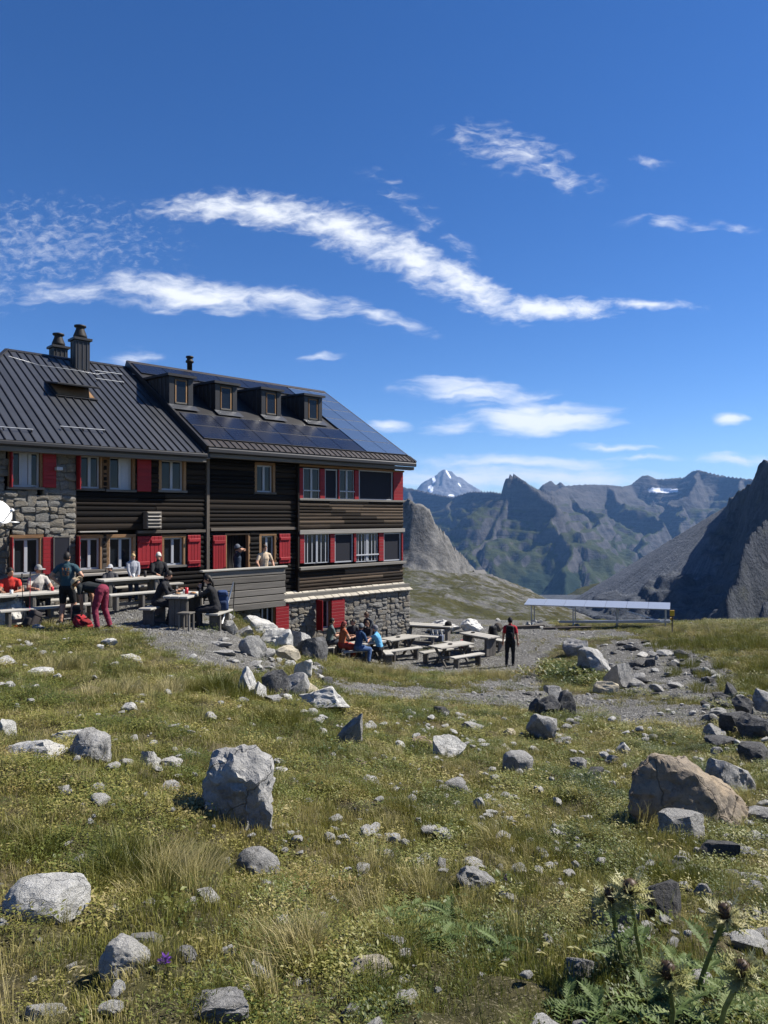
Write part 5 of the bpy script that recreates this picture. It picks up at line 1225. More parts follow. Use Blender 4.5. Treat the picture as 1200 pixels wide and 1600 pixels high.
        if hat == 'sun_hat':
            V_ = []; F_ = []; n_ = 24
            for r_, zz in ((.098, .02), (.14, .0), (.175, -.03)):
                for q in range(n_): an = 2*math.pi*q/n_; V_.append(hc+HM@Vector((r_*math.cos(an)*.93, r_*math.sin(an), zz+.012*math.sin(an*3))))
            for i in range(2):
                for q in range(n_): x = i*n_+q; y = i*n_+(q+1) % n_; F_.append((x, y, y+n_, x+n_))
            ch = mesh_obj('brim', V_, F_, hmn, o, True); s2 = ch.modifiers.new('solid', 'SOLIDIFY'); s2.thickness = .008
    return o
def GP3(x, y): return (x, y, gz(x, y))
def upw(s, w): q = HW(s, w, 0); return GP3(q.x, q.y)
HF = math.degrees(HROT)     # heading of someone looking along the hut to the right-back is HF-90; looking at the hut wall: HF
BLACK = (.014, .014, .016)
# upper terrace
p = person('person in a red t-shirt seated behind the long table at the left edge', upw(-16.0, 1.5), HF+180-25, (.42, .03, .022), (.03, .03, .04), 'sit', hl=(-.2, .42, .80), hr=(.12, .45, .80), look=(45, 5), lean=10, skin=SKIN2, sleeve=.3)
p = person('person in a pale grey t-shirt and grey cap seated behind the long table', upw(-15.35, 1.5), HF+180, (.40, .37, .33), (.04, .04, .05), 'sit', hl=(-.2, .45, .80), hr=(.18, .42, .80), hat='cap', hatcol=(.22, .22, .21), look=(25, 0), lean=8)
s3 = on_plane(105, 976, -2.73); p3 = person('man in a dark teal t-shirt and black shorts standing with hands on hips', GP3(s3.x, s3.y), 8, (.028, .062, .078), (.010, .010, .011), 'stand', hl=(-.21, .02, 1.02), hr=(.21, .02, 1.02), leg=.46, sleeve=.32, hair='dark', elbow_out=1.6, size=1.02, look=(-15, 0), fl=(-.14, 0, .085), fr=(.14, .03, .085))
M_PRINT = plain('shirt_print', (.32, .13, .05), .8)
for k, (x, z, a, b) in enumerate(((-.07, 1.40, .03, .10), (0, 1.39, .025, .12), (.07, 1.40, .03, .10), (0, 1.33, .17, .022), (-.05, 1.28, .05, .05), (.05, 1.28, .05, .05), (0, 1.24, .14, .02))): box('shirt_print', (x, -.128, z-.03), (a, .012, b*.6), M_PRINT, p3, bev=.003)
s4 = on_plane(160, 986, -2.72); p4 = person('man bending over in a beige sun hat, black t-shirt and burgundy trousers', GP3(s4.x, s4.y), 78, (.014, .017, .018), (.17, .022, .045), 'stand', lean=82, hl=(-.16, .42, .42), hr=(.18, .36, .40), hat='sun_hat', hatcol=(.46, .37, .24), look=(0, -18), sleeve=.3, fl=(-.16, .02, .085), fr=(.16, -.10, .085), skin=SKIN2, size=1.0)
p = person('child in a dark checked jacket and grey cap seated at the second long table', upw(-13.35, 1.45), HF+180-20, (.045, .045, .05), (.05, .05, .06), 'sit', hl=(-.18, .42, .80), hr=(.15, .42, .80), hat='cap', hatcol=(.33, .33, .34), look=(-40, 0), sleeve=.95, size=.82)
p = person('blond child in a grey striped long-sleeved shirt standing behind the table', upw(-12.75, 1.62), HF+180-8, (.27, .28, .31), (.05, .06, .09), 'stand', hl=(-.12, .28, .98), hr=(.14, .25, .95), hair='blond', sleeve=.95, size=.80, look=(0, -18))
p = person('person in black with a pale cap sitting by the wall under the window', upw(-11.75, 1.2), HF+180-10, BLACK, BLACK, 'sit', hl=(-.15, .40, .78), hr=(.15, .40, .78), hat='beanie', hatcol=(.52, .49, .43), sleeve=.95, look=(-25, 0), seat=.46)
q = GP3(-5.8, 18.12); p = person('man in black leaning over his plate left of the lunch table', q, -82, BLACK, (.02, .02, .022), 'sit', lean=24, hl=(-.05, .55, .86), hr=(.1, .52, .84), sleeve=.95, look=(0, -16), fl=(-.12, .38, .085), fr=(.12, .3, .085))
q = GP3(-4.26, 18.0); p = person('person in black with dark hair facing left at the lunch table', q, 98, BLACK, (.016, .016, .02), 'sit', lean=16, hl=(-.06, .38, 1.06), hr=(.12, .48, .86), sleeve=.95, long_hair=True, look=(0, -10), female=True)
p = person('man in a dark t-shirt and cap in the doorway raising his arms', (*HW(-8.55, .55, 0)[:2], -2.76), HF+180+60, (.022, .032, .052), (.02, .02, .025), 'stand', hl=(-.06, .22, 1.58), hr=(.14, .20, 1.62), hat='cap', hatcol=(.10, .11, .13), sleeve=.35, look=(20, 0))
p = person('man in a beige t-shirt leaning on the parapet rail', (*HW(-7.85, 1.1, 0)[:2], -2.76), HF+180-12, (.47, .37, .26), (.06, .05, .04), 'stand', hl=(-.28, .25, 1.0), hr=(.30, .36, 1.03), hair='brown', sleeve=.36, lean=8, look=(15, 0))
# lower terrace
def gs(px, Y): x = (px-CX)/F*Y; return GP3(x, Y)
p = person('person in a grey-green t-shirt with dark hair at the left end of the crowded table', gs(514, 25.9), -70, (.10, .135, .13), (.03, .035, .045), 'sit', hl=(-.1, .42, .82), hr=(.12, .40, .80), lean=10, sleeve=.36)
p = person('red-haired person in a rust-coloured dress at the crowded table', gs(534, 25.3), -62, (.34, .10, .045), (.30, .045, .03), 'sit', hl=(-.1, .42, .84), hr=(.12, .40, .82), lean=8, sleeve=.18, hair='red', female=True, long_hair=True, skirt=True)
p = person('person in a dark blue shirt, jeans and grey cap on the near bench', gs(559, 25.05), -50, (.022, .055, .125), (.05, .095, .20), 'sit', hl=(-.05, .46, .84), hr=(.15, .40, .82), lean=14, sleeve=.5, hat='cap', hatcol=(.13, .14, .15), fr=(.25, .30, .085))
p = person('person with dark hair and sunglasses on the wall side of the crowded table', gs(574, 26.95), 150, (.02, .018, .02), (.02, .02, .02), 'sit', hl=(-.15, .42, .84), hr=(.1, .42, .84), hair='brown', long_hair=True, sleeve=.9, female=True, look=(15, 0))
p = person('person in a dark top half hidden behind the blue shirt', gs(552, 27.0), 170, (.03, .03, .035), (.02, .02, .02), 'sit', hl=(-.15, .4, .82), hr=(.15, .4, .82), hair='dark', look=(-20, 0))
p = person('person in a light blue jacket and grey cap reaching across the table', gs(594, 25.75), 78, (.10, .30, .48), (.02, .02, .022), 'sit', lean=16, hl=(-.02, .62, .92), hr=(.14, .52, .88), hat='cap', hatcol=(.16, .16, .17), sleeve=.95, hair='grey')
p = person('man in a dark grey shirt standing bent at the stone wall behind the table', gs(583, 27.6), 130, (.055, .062, .072), (.03, .03, .035), 'stand', lean=30, hl=(-.12, .45, .80), hr=(.18, .42, .84), hair='brown', sleeve=.5, skin=SKIN2)
s9 = on_plane(797, 1040, -5.45); s9 = GP3(s9.x, s9.y)
p9 = person('man in a red t-shirt, black trousers and black cap walking away alone', s9, -12, (.40, .018, .028), (.012, .012, .014), 'stand', hl=(-.27, .06, .86), hr=(.27, -.02, .86), hat='cap', hatcol=(.015, .015, .018), sleeve=.36, fl=(-.13, -.05, .085), fr=(.10, .12, .085))
M9 = Matrix.Rotation(R(-12), 3, 'Z')
backpack(Vector(s9)+M9@Vector((0, -.235, .98)), R(-12), (.012, .012, .014), 'black backpack worn by the man in red', .50, -.04)
for i, (dx, dy, lb, nm) in enumerate(((.1, .12, 'clear glass near the reaching hands on the crowded table', 'glass'), (-.1, -.05, 'small dark bottle on the crowded table', 'bottle'), (.28, .2, 'pale mug at the right of the crowded table', 'cup'))):
    x, y = -.62+dx, 25.9+dy; cup(x, y, gz(-.62, 25.9)+.76, .038, .12 if nm != 'bottle' else .2, (M_WHT, M_DMET, M_WHT)[i], lb, nm, nm)
# ------------------------------------------------------------------ rocks
from mathutils import noise as mn
M_PALE_R = stone_mat('rock_pale', ((.34, .335, .315), (.62, .61, .575), (.47, .455, .42)), 5, lichen=.4)
M_GREY_R = stone_mat('rock_grey', ((.18, .177, .17), (.43, .42, .40), (.29, .283, .265)), 5, lichen=.6)
M_DARK_R = stone_mat('rock_dark', ((.05, .05, .052), (.15, .149, .147), (.10, .097, .094)), 6, lichen=.3)
M_BRWN_R = stone_mat('rock_brown', ((.13, .115, .098), (.31, .255, .19), (.36, .26, .15)), 4, lichen=.25)
M_CREAM_R = stone_mat('rock_cream', ((.36, .32, .24), (.56, .51, .41), (.46, .40, .29)), 5, lichen=.2)
RM = {'p': M_PALE_R, 'g': M_GREY_R, 'd': M_DARK_R, 'b': M_BRWN_R, 'c': M_CREAM_R}
def rock_mesh(seed, sub, facets, cut, rough, blocky):
    rs = np.random.RandomState(seed); bm = bmesh.new(); bmesh.ops.create_icosphere(bm, subdivisions=sub, radius=1)
    co = np.array([v.co[:] for v in bm.verts])
    if blocky: co = np.sign(co)*np.abs(co)**(1-blocky*.5); co /= np.abs(co).max(0)
    ns = rs.normal(size=(facets, 3)); ns /= np.linalg.norm(ns, axis=1, keepdims=True)
    for n in ns:
        d = rs.uniform(*cut); co -= np.clip(co@n-d, 0, None)[:, None]*n*.97
    off = Vector((seed*3.1, seed*1.7, 0)); out = []
    for c in co:
        v = Vector(c); r = mn.fractal(v*1.3+off, 1, 2, 3)*rough+mn.fractal(v*4+off, .8, 2.1, 5)*rough*.7
        st = abs(mn.noise(Vector((v.x*1.1+off.x, v.y*1.1, v.z*5))))*rough*.35
        out.append(v+v.normalized()*(r-st))
    o = np.array([v[:] for v in out]); o -= (o.max(0)+o.min(0))/2; o /= (o.max(0)-o.min(0))
    for v, c in zip(bm.verts, o): v.co = c
    me = bpy.data.meshes.new('rock'); bm.to_mesh(me); bm.free()
    me.polygons.foreach_set('use_smooth', [True]*len(me.polygons)); me.set_sharp_from_angle(angle=R(19)); return me
def rock(px, py, w, h, tone, label, seed, deep=1.0, rz=None, tilt=(0, 0), sub=4, facets=16, cut=(.42, .86), rough=.075, blocky=.45, Y=None, dz=0, cat='rock', group='rocks on the slope', name='rock', sink=.28):
    """px, py: foot of the rock in the photograph; w, h: its size there"""
    b = gpix(px, py) if Y is None else Vector(((px-CX)/F*Y, Y, gz((px-CX)/F*Y, Y)))
    W = w/F*b.y; Hh = h/F*b.y/(1-sink); me = rock_mesh(seed, sub, facets, cut, rough, blocky); me.materials.append(RM[tone])
    o = link(bpy.data.objects.new(name, me)); rs_ = np.random.RandomState(seed)
    D = W*deep; o.scale = (W, D, Hh); back = D*.38
    x, y = b.x*(1+back/b.y), b.y+back; z = min(gz(x, y), b.z+.02) if dz == 0 else b.z
    o.location = (x, y, z+Hh*(.5-sink)+dz); o.rotation_euler = (R(tilt[0]), R(tilt[1]), rs_.uniform(-.3, .3) if rz is None else R(rz)); tag(o, label, cat, group); return o
ROCKS = [
 (72, 1452, 130, 58, 'p', 'large smooth pale oval boulder in the lower left grass', .8, dict(sub=5, facets=6, cut=(.7, .9), rough=.05, blocky=.2)),
 (198, 1547, 80, 56, 'p', 'rounded cream-white stone left of the purple flower', .9, dict(sub=5, facets=5, cut=(.72, .92), rough=.06, blocky=.1)),
 
 (404, 1362, 70, 48, 'g', 'round coarse grey stone below the tall upright boulder', .9, dict(facets=4, cut=(.75, .95), rough=.07, blocky=0)),
 (136, 1202, 76, 58, 'g', 'blocky grey end of the split outcrop at the left', .9, dict(sub=5, facets=9, blocky=.6)), (48, 1196, 120, 40, 'p', 'long low pale slab of the split outcrop at the left edge', .8, dict(sub=5, blocky=.4)),
 (120, 1160, 100, 14, 'p', 'thin pale slabs behind the split outcrop', .6, {}), (4, 1148, 34, 30, 'p', 'small pale boulder cut by the left edge', 1, {}),
 (236, 1200, 34, 32, 'p', 'left stone of the pale pair right of the split outcrop', .9, {}), (266, 1202, 38, 18, 'p', 'flatter right stone of the pale pair right of the split outcrop', .8, {}),
 (580, 1540, 70, 30, 'c', 'flat cream rectangular stone at the bottom centre', .8, dict(blocky=.8, rough=.05, facets=5)),
 (740, 1397, 62, 36, 'g', 'wedge-shaped grey stone right of the centre foreground', .8, {}), (797, 1416, 36, 18, 'p', 'small flat white stone right of the wedge-shaped one', .8, {}),
 (1036, 1460, 58, 62, 'd', 'dark cubic rock with a light flat top behind the thistles', .9, dict(sub=5, blocky=.85, facets=6, rough=.05, cut=(.7, .9))), (958, 1462, 74, 56, 'g', 'cracked grey boulder behind the tall thistle heads', .8, dict(sub=5, blocky=.5)),
 (966, 1495, 42, 32, 'p', 'pale stone below the cracked grey boulder', .8, {}), (906, 1532, 58, 34, 'g', 'striped grey stone left of the thistle stems', .7, {}),
 
 (1140, 1250, 78, 56, 'g', 'grey boulder behind the largest brown boulder', .8, dict(Y=7.6)), (1062, 1318, 78, 44, 'g', 'rough grey stone under the front of the brown boulder', .8, {}), (1118, 1348, 60, 28, 'd', 'low dark block with a pale flat top below the brown boulder', .8, dict(blocky=.8, rough=.05)),
 (1020, 1272, 40, 22, 'g', 'small grey stone leaning on the brown boulder', .8, {}), (1180, 1285, 46, 30, 'g', 'grey stone at the right edge beside the brown boulder', .8, {}),
 (810, 1210, 44, 34, 'g', 'cubic grey block in the middle of the slope', .9, dict(blocky=.85, facets=5, rough=.05, cut=(.72, .92))), (711, 1237, 38, 24, 'g', 'small cubic grey stone left of the cubic block', .9, dict(blocky=.8, facets=5, rough=.05)),
 (696, 1188, 56, 36, 'p', 'slanting pale grey stone with a striped face in mid slope', .8, dict(tilt=(0, 20))), (658, 1172, 34, 16, 'b', 'flat brown stone left of the slanting striped one', .8, {}), (748, 1272, 22, 20, 'p', 'small upright white stone below the cubic block', .8, {}),
 (690, 1122, 26, 16, 'd', 'single dark stone in the grass before the path', .9, {}), (736, 1142, 42, 14, 'g', 'low grey stone in the grass before the path', .8, {}), (795, 1150, 22, 12, 'c', 'small cream stone near the path cairn', .8, {}),
 (838, 1118, 30, 26, 'd', 'left dark stone of the path cairn', .9, {}), (858, 1122, 36, 32, 'd', 'middle dark stone of the path cairn', .9, {}), (882, 1120, 34, 40, 'd', 'upright dark slab of the path cairn', .6, dict(blocky=.6)), (866, 1100, 30, 20, 'g', 'top stone of the path cairn', .8, dict(Y=None, dz=.12)), (846, 1156, 44, 36, 'g', 'pointed grey boulder in front of the path cairn', .9, {}), (872, 1152, 38, 8, 'b', 'thin flat stone right of the pointed boulder', .6, {}),
 (905, 1205, 28, 22, 'g', 'grey stone right of the cubic block', .9, {}), (925, 1218, 40, 16, 'd', 'low dark stone right of the cubic block', .8, {}), (955, 1192, 26, 14, 'g', 'small grey stone above the largest boulder', .8, {}), (972, 1180, 24, 22, 'p', 'angular pale stone above the largest boulder', .8, {}), (880, 1160, 30, 12, 'g', 'flat grey stone beyond the cubic block', .8, {}),
 (898, 1026, 40, 26, 'g', 'upper dark-topped boulder of the row by the meadow path', .9, dict(sub=4)), (928, 1052, 52, 36, 'g', 'middle boulder of the row by the meadow path', .9, {}), (966, 1078, 44, 44, 'g', 'pale-faced lowest boulder of the row by the meadow path', .8, dict(tilt=(0, 25))), (946, 1083, 40, 20, 'c', 'smooth cream stone beside the lowest boulder of the row', .7, {}), (912, 1048, 24, 16, 'g', 'small grey stone beside the row of boulders', .9, {}),
 (1142, 1092, 22, 26, 'd', 'upright dark stone on the right bank', .9, {}), (1148, 1150, 40, 30, 'd', 'left dark stone of the right-hand cairn', .9, {}), (1178, 1160, 50, 34, 'd', 'right dark stone of the right-hand cairn', .9, {}), (1160, 1128, 38, 28, 'd', 'rounded dark stone on top of the right-hand cairn', .9, dict(dz=.14)), (1192, 1122, 34, 26, 'g', 'grey top stone of the cairn at the right edge', .9, dict(dz=.2)), (1185, 1195, 60, 30, 'd', 'dark slab at the foot of the right-hand cairn', .8, {}), (1115, 1155, 34, 22, 'g', 'grey stone left of the right-hand cairn', .9, {}), (1125, 1170, 50, 14, 'd', 'flat dark slab before the right-hand cairn', .7, {}),
 (388, 1086, 32, 42, 'p', 'white speckled boulder at the left end of the rock pile', .9, {}), (402, 1092, 30, 26, 'p', 'angular white stone low in the rock pile', .9, dict(blocky=.6)), (432, 1088, 46, 40, 'd', 'dark rough boulder in the middle of the rock pile', .9, {}), (462, 1086, 44, 38, 'g', 'grey boulder in the right half of the rock pile', .9, {}), (450, 1060, 40, 16, 'c', 'flat cream slab crowning the rock pile', .7, dict(dz=.42, blocky=.6)), (474, 1070, 30, 22, 'p', 'pale stone on the right shoulder of the rock pile', .8, dict(dz=.16)), (484, 1086, 42, 22, 'c', 'cream stone at the right end of the rock pile', .8, {}),
 (506, 1112, 92, 30, 'p', 'long pale slab in front of the rock pile', .6, dict(sub=5, blocky=.5, rz=-10)), (553, 1162, 42, 54, 'g', 'leaning split grey slab right of the rock pile', .5, dict(tilt=(0, 30), blocky=.5)),
 (404, 988, 62, 22, 'p', 'pale rock ledge below the plank parapet', .7, {}), (358, 990, 26, 20, 'g', 'grey stone beside the terrace steps', .9, {}), (382, 996, 30, 18, 'g', 'second grey stone below the pale ledge', .9, {}), (396, 1028, 42, 34, 'g', 'leaning grey slab beside the gravel path', .6, dict(tilt=(0, -15))), (433, 1014, 52, 32, 'p', 'rounded white boulder right of the leaning slab', .9, {}), (488, 1032, 52, 34, 'd', 'dark cairn boulder at the edge of the lower terrace', .9, {}), (470, 1018, 36, 30, 'g', 'grey boulder in front of the basement wall', .9, {}), (505, 1024, 30, 22, 'g', 'stone beside the seated person in grey-green', .9, {}), (346, 1012, 38, 7, 'g', 'flat stepping slab at the path edge, upper one', .8, dict(blocky=.6)), (350, 1024, 38, 7, 'g', 'flat stepping slab at the path edge, lower one', .8, dict(blocky=.6)), (445, 1000, 26, 12, 'p', 'small white stone by the basement shutter', .9, {}),
 (14, 978, 56, 48, 'p', 'white craggy boulder at the left edge before the long table', .9, dict(sub=5, rough=.14)), (172, 1013, 32, 11, 'p', 'flat white stone in the grass below the packs', .8, {}), (208, 1036, 40, 12, 'p', 'larger flat white stone in the grass below the packs', .8, {}), (64, 1057, 44, 10, 'p', 'low grey-white stone in the upper left grass', .8, {}), (8, 1040, 34, 14, 'p', 'pale stone at the left edge of the upper grass', .8, {}),
 (330, 1128, 18, 14, 'p', 'round white pebble-like stone in the middle left grass', .9, {}), (291, 1148, 11, 12, 'p', 'tiny white upright stone in the middle left grass', .9, {}), (297, 1180, 18, 12, 'p', 'small white stone above the pale pair', .9, {}), (438, 1208, 24, 12, 'p', 'small white stone right of the tall boulder', .9, {}), (456, 1218, 20, 10, 'p', 'second small white stone right of the tall boulder', .9, {}), (578, 1226, 34, 10, 'p', 'flat white stone in the centre grass', .8, {}), (528, 1278, 16, 14, 'p', 'bright white stone below the centre', .9, {}), (560, 1195, 30, 10, 'b', 'flat brown stone in the centre grass', .8, {}), (286, 1268, 30, 9, 'p', 'low pale stone left of the tall boulder', .8, {}), (582, 1140, 14, 12, 'p', 'small rounded white stone near the leaning slab', .9, {}),
 (326, 1415, 40, 24, 'p', 'pale angular stone right of the long grass tuft', .8, {}), (178, 1424, 30, 16, 'p', 'pale stone beside the large oval boulder', .8, {}), (230, 1488, 52, 16, 'g', 'long narrow grey stone above the cream-white one', .6, {}), (290, 1518, 38, 24, 'g', 'egg-shaped grey stone right of the purple flower', .8, dict(facets=3, cut=(.8, .95), blocky=0)), (410, 1532, 42, 26, 'p', 'white flat stones sunk in the turf near the bottom', .8, {}), (72, 1592, 62, 16, 'p', 'narrow pale stone in the bottom left corner', .6, {}), (340, 1606, 110, 30, 'g', 'long grey stone cut by the bottom edge', .6, dict(sub=5)), (544, 1594, 36, 28, 'g', 'angular grey stone at the bottom below the cream one', .9, {}), (612, 1494, 44, 18, 'g', 'grey stone half hidden by the thistle leaves', .8, {}), (455, 1522, 14, 9, 'c', 'tiny cream stone left of the flat cream one', .9, {}),
 (850, 1608, 64, 20, 'p', 'pale stone cut by the bottom edge left of the thistles', .8, {}), (915, 1606, 46, 18, 'g', 'grey stone cut by the bottom edge under the thistles', .8, {}), (1166, 1496, 62, 30, 'p', 'pale flat boulder right of the thistles', .8, {}), (1194, 1478, 40, 26, 'g', 'grey boulder at the right edge above the pale flat one', .9, {}), (1172, 1382, 40, 12, 'p', 'long white stone in the stony strip at the right', .6, {}), (1150, 1400, 30, 16, 'd', 'dark stone in the stony strip at the right', .8, {}), (1185, 1408, 34, 18, 'p', 'pale stone at the right edge of the stony strip', .8, {}), (1098, 1420, 34, 26, 'g', 'grey stone right of the dark cubic rock', .8, {}), (1125, 1440, 40, 20, 'p', 'flat pale stone between thistle and right edge', .8, {}), (1095, 1340, 24, 14, 'p', 'small pale stone under the low dark block', .8, {}), (640, 1268, 26, 8, 'p', 'flat pale stone in the centre of the slope', .8, {}), (858, 1312, 20, 8, 'g', 'small grey stone in the grass right of centre', .8, {}), (650, 1345, 26, 12, 'p', 'small grey-white stone left of the wedge-shaped one', .8, {}), (690, 1362, 14, 20, 'p', 'narrow upright white stone left of the wedge-shaped one', .8, {}),
]
for i, (px, py, w, h, tn, lb, dp, kw) in enumerate(ROCKS):
    big = w*h > 2500; kw = dict(kw); kw.setdefault('sub', 4 if w > 24 else 3); rock(px, py, w, h, tn, lb, 300+i, dp, **kw)
def hull_rock(pts, base, tone, label, seed, rough=.03, cuts=5, Yb=None):
    """boulder as the hull of points (px, py, metres behind the front), subdivided and roughened"""
    Y0 = Yb or gpix(*base).y; bm = bmesh.new(); o0 = at(base[0], base[1], Y0)
    for px, py, d in pts: bm.verts.new(at(px, py, Y0+d)*1.0-o0)
    r_ = bmesh.ops.convex_hull(bm, input=bm.verts[:]); bmesh.ops.delete(bm, geom=[g for g in r_['geom_interior'] if isinstance(g, bmesh.types.BMVert)], context='VERTS')
    for _ in range(cuts):
        L_ = [e for e in bm.edges if e.calc_length() > .05]
        if not L_ or len(bm.faces) > 9000: break
        bmesh.ops.subdivide_edges(bm, edges=L_, cuts=1, smooth=.0); bmesh.ops.triangulate(bm, faces=[f for f in bm.faces if len(f.verts) > 4])
    bmesh.ops.triangulate(bm, faces=bm.faces[:]); bmesh.ops.recalc_face_normals(bm, faces=bm.faces[:])
    bmesh.ops.smooth_vert(bm, verts=bm.verts[:], factor=.5, use_axis_x=True, use_axis_y=True, use_axis_z=True); bm.normal_update(); off = Vector((seed, seed*2, 0))
    for v in bm.verts:
        q = v.co; n_ = mn.fractal(q*3.5+off, 1, 2, 2)*rough*.7+mn.fractal(q*12+off, .7, 2.1, 5)*rough*.6-abs(mn.noise(Vector((q.x*4+off.x, q.y*4, q.z*16))))*rough*.7; v.co += v.normal*n_
    me = bpy.data.meshes.new('rock'); bm.to_mesh(me); bm.free(); me.materials.append(RM[tone]); me.polygons.foreach_set('use_smooth', [True]*len(me.polygons)); me.set_sharp_from_angle(angle=R(30))
    o = link(bpy.data.objects.new('rock', me)); o.location = o0; tag(o, label, 'rock', 'rocks on the slope'); return o
hull_rock([(980, 1262, 0), (984, 1200, .08), (1012, 1180, .14), (1030, 1178, .2), (1085, 1207, .04), (1146, 1296, -.04), (1060, 1310, -.05), (1000, 1300, 0), (1068, 1180, .5), (1120, 1212, .5), (1172, 1255, .34), (1168, 1290, .2), (1010, 1196, .5), (1170, 1320, .4), (1000, 1310, .5)], (1070, 1296), 'b', 'largest boulder, brown and slanting, at the right', 3, .035)
hull_rock([(318, 1212, .02), (334, 1176, .06), (350, 1163, .12), (372, 1160, .14), (424, 1182, .08), (427, 1265, .0), (420, 1298, 0), (388, 1300, -.05), (330, 1290, -.02), (322, 1250, 0), (338, 1178, .38), (410, 1180, .36), (425, 1300, .4), (325, 1300, .4), (380, 1215, -.07)], (372, 1290), 'g', 'tall upright rough grey boulder left of the middle', 8, .05)
# lesser stones: nothing tells them apart
RS = np.random.RandomState(11)
SMALL = [rock_mesh(900+i, 3, 12, (.42, .85), .06, .4) for i in range(8)]
SMT = []
for i, m in enumerate(SMALL):
    for tn in ('p', 'g', 'd'):
        c = m.copy(); c.materials.append(RM[tn]); SMT.append((tn, c))
def stones(n, poly, lo, hi, tones, label, group, maxY=60):
    k = 0; xs = [p_[0] for p_ in poly]; ys = [p_[1] for p_ in poly]; tries = 0
    while k < n and tries < n*20:
        tries += 1; px, py = RS.uniform(min(xs), max(xs)), RS.uniform(min(ys), max(ys))
        if not inpoly(np.array([px]), np.array([py]), poly)[0]: continue
        if any(abs(px-r_[0]) < r_[2]*.55 and -r_[3] < py-r_[1] < 8 for r_ in ROCKS): continue
        b = gpix(px, py); 
        tn = tones[RS.randint(len(tones))]; me = [q for q in SMT if q[0] == tn][RS.randint(8)][1]
        s_ = math.exp(RS.uniform(math.log(lo), math.log(hi)))/F*b.y
        o = link(bpy.data.objects.new('stone', me)); o.scale = (s_, s_*RS.uniform(.6, 1), s_*RS.uniform(.35, .7)); o.location = (b.x, b.y, b.z+o.scale.z*.28); o.rotation_euler = (RS.uniform(-.3, .3), RS.uniform(-.3, .3), RS.uniform(0, 6.3)); tag(o, label, 'stone', group); k += 1
stones(80, [(0, 1010), (330, 1060), (560, 1130), (900, 1180), (1000, 1330), (900, 1500), (560, 1600), (0, 1600)], 8, 30, 'pppp', 'small pale stone lying loose in the grassy slope', 'small stones in the grass')
stones(62, [(930, 1010), (1000, 1000), (1080, 1015), (1150, 1050), (1150, 1090), (1060, 1096), (960, 1080)], 6, 30, 'gddgp', 'dark grey angular stone in the rubble of the right bank', 'rubble on the right bank')
stones(54, [(1040, 1330), (1200, 1290), (1200, 1480), (1130, 1470), (1060, 1390)], 8, 30, 'pggp', 'grey broken stone in the stony strip at the right edge', 'broken stones at the right edge')
stones(24, [(1100, 1090), (1200, 1085), (1200, 1200), (1110, 1180)], 10, 32, 'ddg', 'dark stone heaped around the right-hand cairn', 'stones of the right-hand cairn')
stones(18, [(820, 1085), (905, 1090), (905, 1160), (820, 1150)], 8, 20, 'dgg', 'dark stone scattered around the path cairn', 'stones of the path cairn')
stones(28, [(345, 960), (450, 985), (520, 1010), (510, 1035), (420, 1050), (350, 1030)], 9, 26, 'pgg', 'stone in the bank between the terraces', 'stones in the terrace bank')
stones(14, [(760, 962), (870, 965), (950, 985), (870, 995), (780, 985)], 4, 14, 'pgg', 'stone in the rubble beyond the lower terrace', 'rubble beyond the terrace')
stones(22, [(370, 1050), (500, 1045), (520, 1100), (380, 1100)], 10, 30, 'pdg', 'stone wedged into the rock pile', 'stones of the rock pile')

# ------------------------------------------------------------------ scattered ground cover
def leaf_mat(name, cols, trans=.24, rough=.5, spec=.32):
    def fn(t):
        r = t.node('ShaderNodeObjectInfo').outputs['Random']; p_ = t.node('ShaderNodeNewGeometry').outputs['Position']
        n = t.noise(p_, .75, 4, .6); n2 = t.noise(p_, 40, 2, .5)
        f = t.math('ADD', t.math('MULTIPLY', r, .45), t.math('ADD', t.math('MULTIPLY', t.math('SUBTRACT', n, .5), 2.0), t.math('MULTIPLY', n2, .5)))
        k = len(cols); c = t.ramp(f, [((i+.5)/k, cc) for i, cc in enumerate(cols)])
        d = t.node('ShaderNodeBsdfPrincipled', {'Base Color': c, 'Roughness': rough, 'Specular IOR Level': spec}); tr = t.node('ShaderNodeBsdfTranslucent', {'Color': t.mix(.5, c, (.20, .20, .03), 'MIX')})
        m = t.node('ShaderNodeMixShader', {0: trans, 1: d.outputs[0], 2: tr.outputs[0]}); t.l.new(m.outputs[0], t.out.inputs[0])
    return material(name, fn)
G_TURF = leaf_mat('turf_leaf', [(.078, .096, .018), (.148, .156, .032), (.235, .215, .056), (.34, .285, .11)])
G_DRY = leaf_mat('dry_blade', [(.18, .175, .048), (.28, .245, .09), (.39, .33, .145), (.46, .39, .20)], .3)
G_TUFT = leaf_mat('tuft_blade', [(.078, .092, .016), (.145, .145, .034), (.23, .20, .062)], .25)
G_HERB = leaf_mat('herb_leaf', [(.034, .052, .011), (.075, .102, .020), (.155, .165, .038), (.22, .16, .055)], .2)
G_THIS = leaf_mat('thistle_leaf', [(.08, .12, .035), (.145, .19, .06), (.26, .28, .13)], .25, .6, .25)
G_PEB = stone_mat('pebble', ((.20, .197, .188), (.44, .43, .41), (.31, .30, .275)), 14, lichen=.3)
inst = bpy.data.collections.new('ground_cover_pieces')
def raw(name, V, Fc, mat):
    me = bpy.data.meshes.new(name); me.from_pydata(V, [], Fc); me.materials.append(mat); me.polygons.foreach_set('use_smooth', [True]*len(me.polygons))
    o = bpy.data.objects.new(name, me); inst.objects.link(o); return o
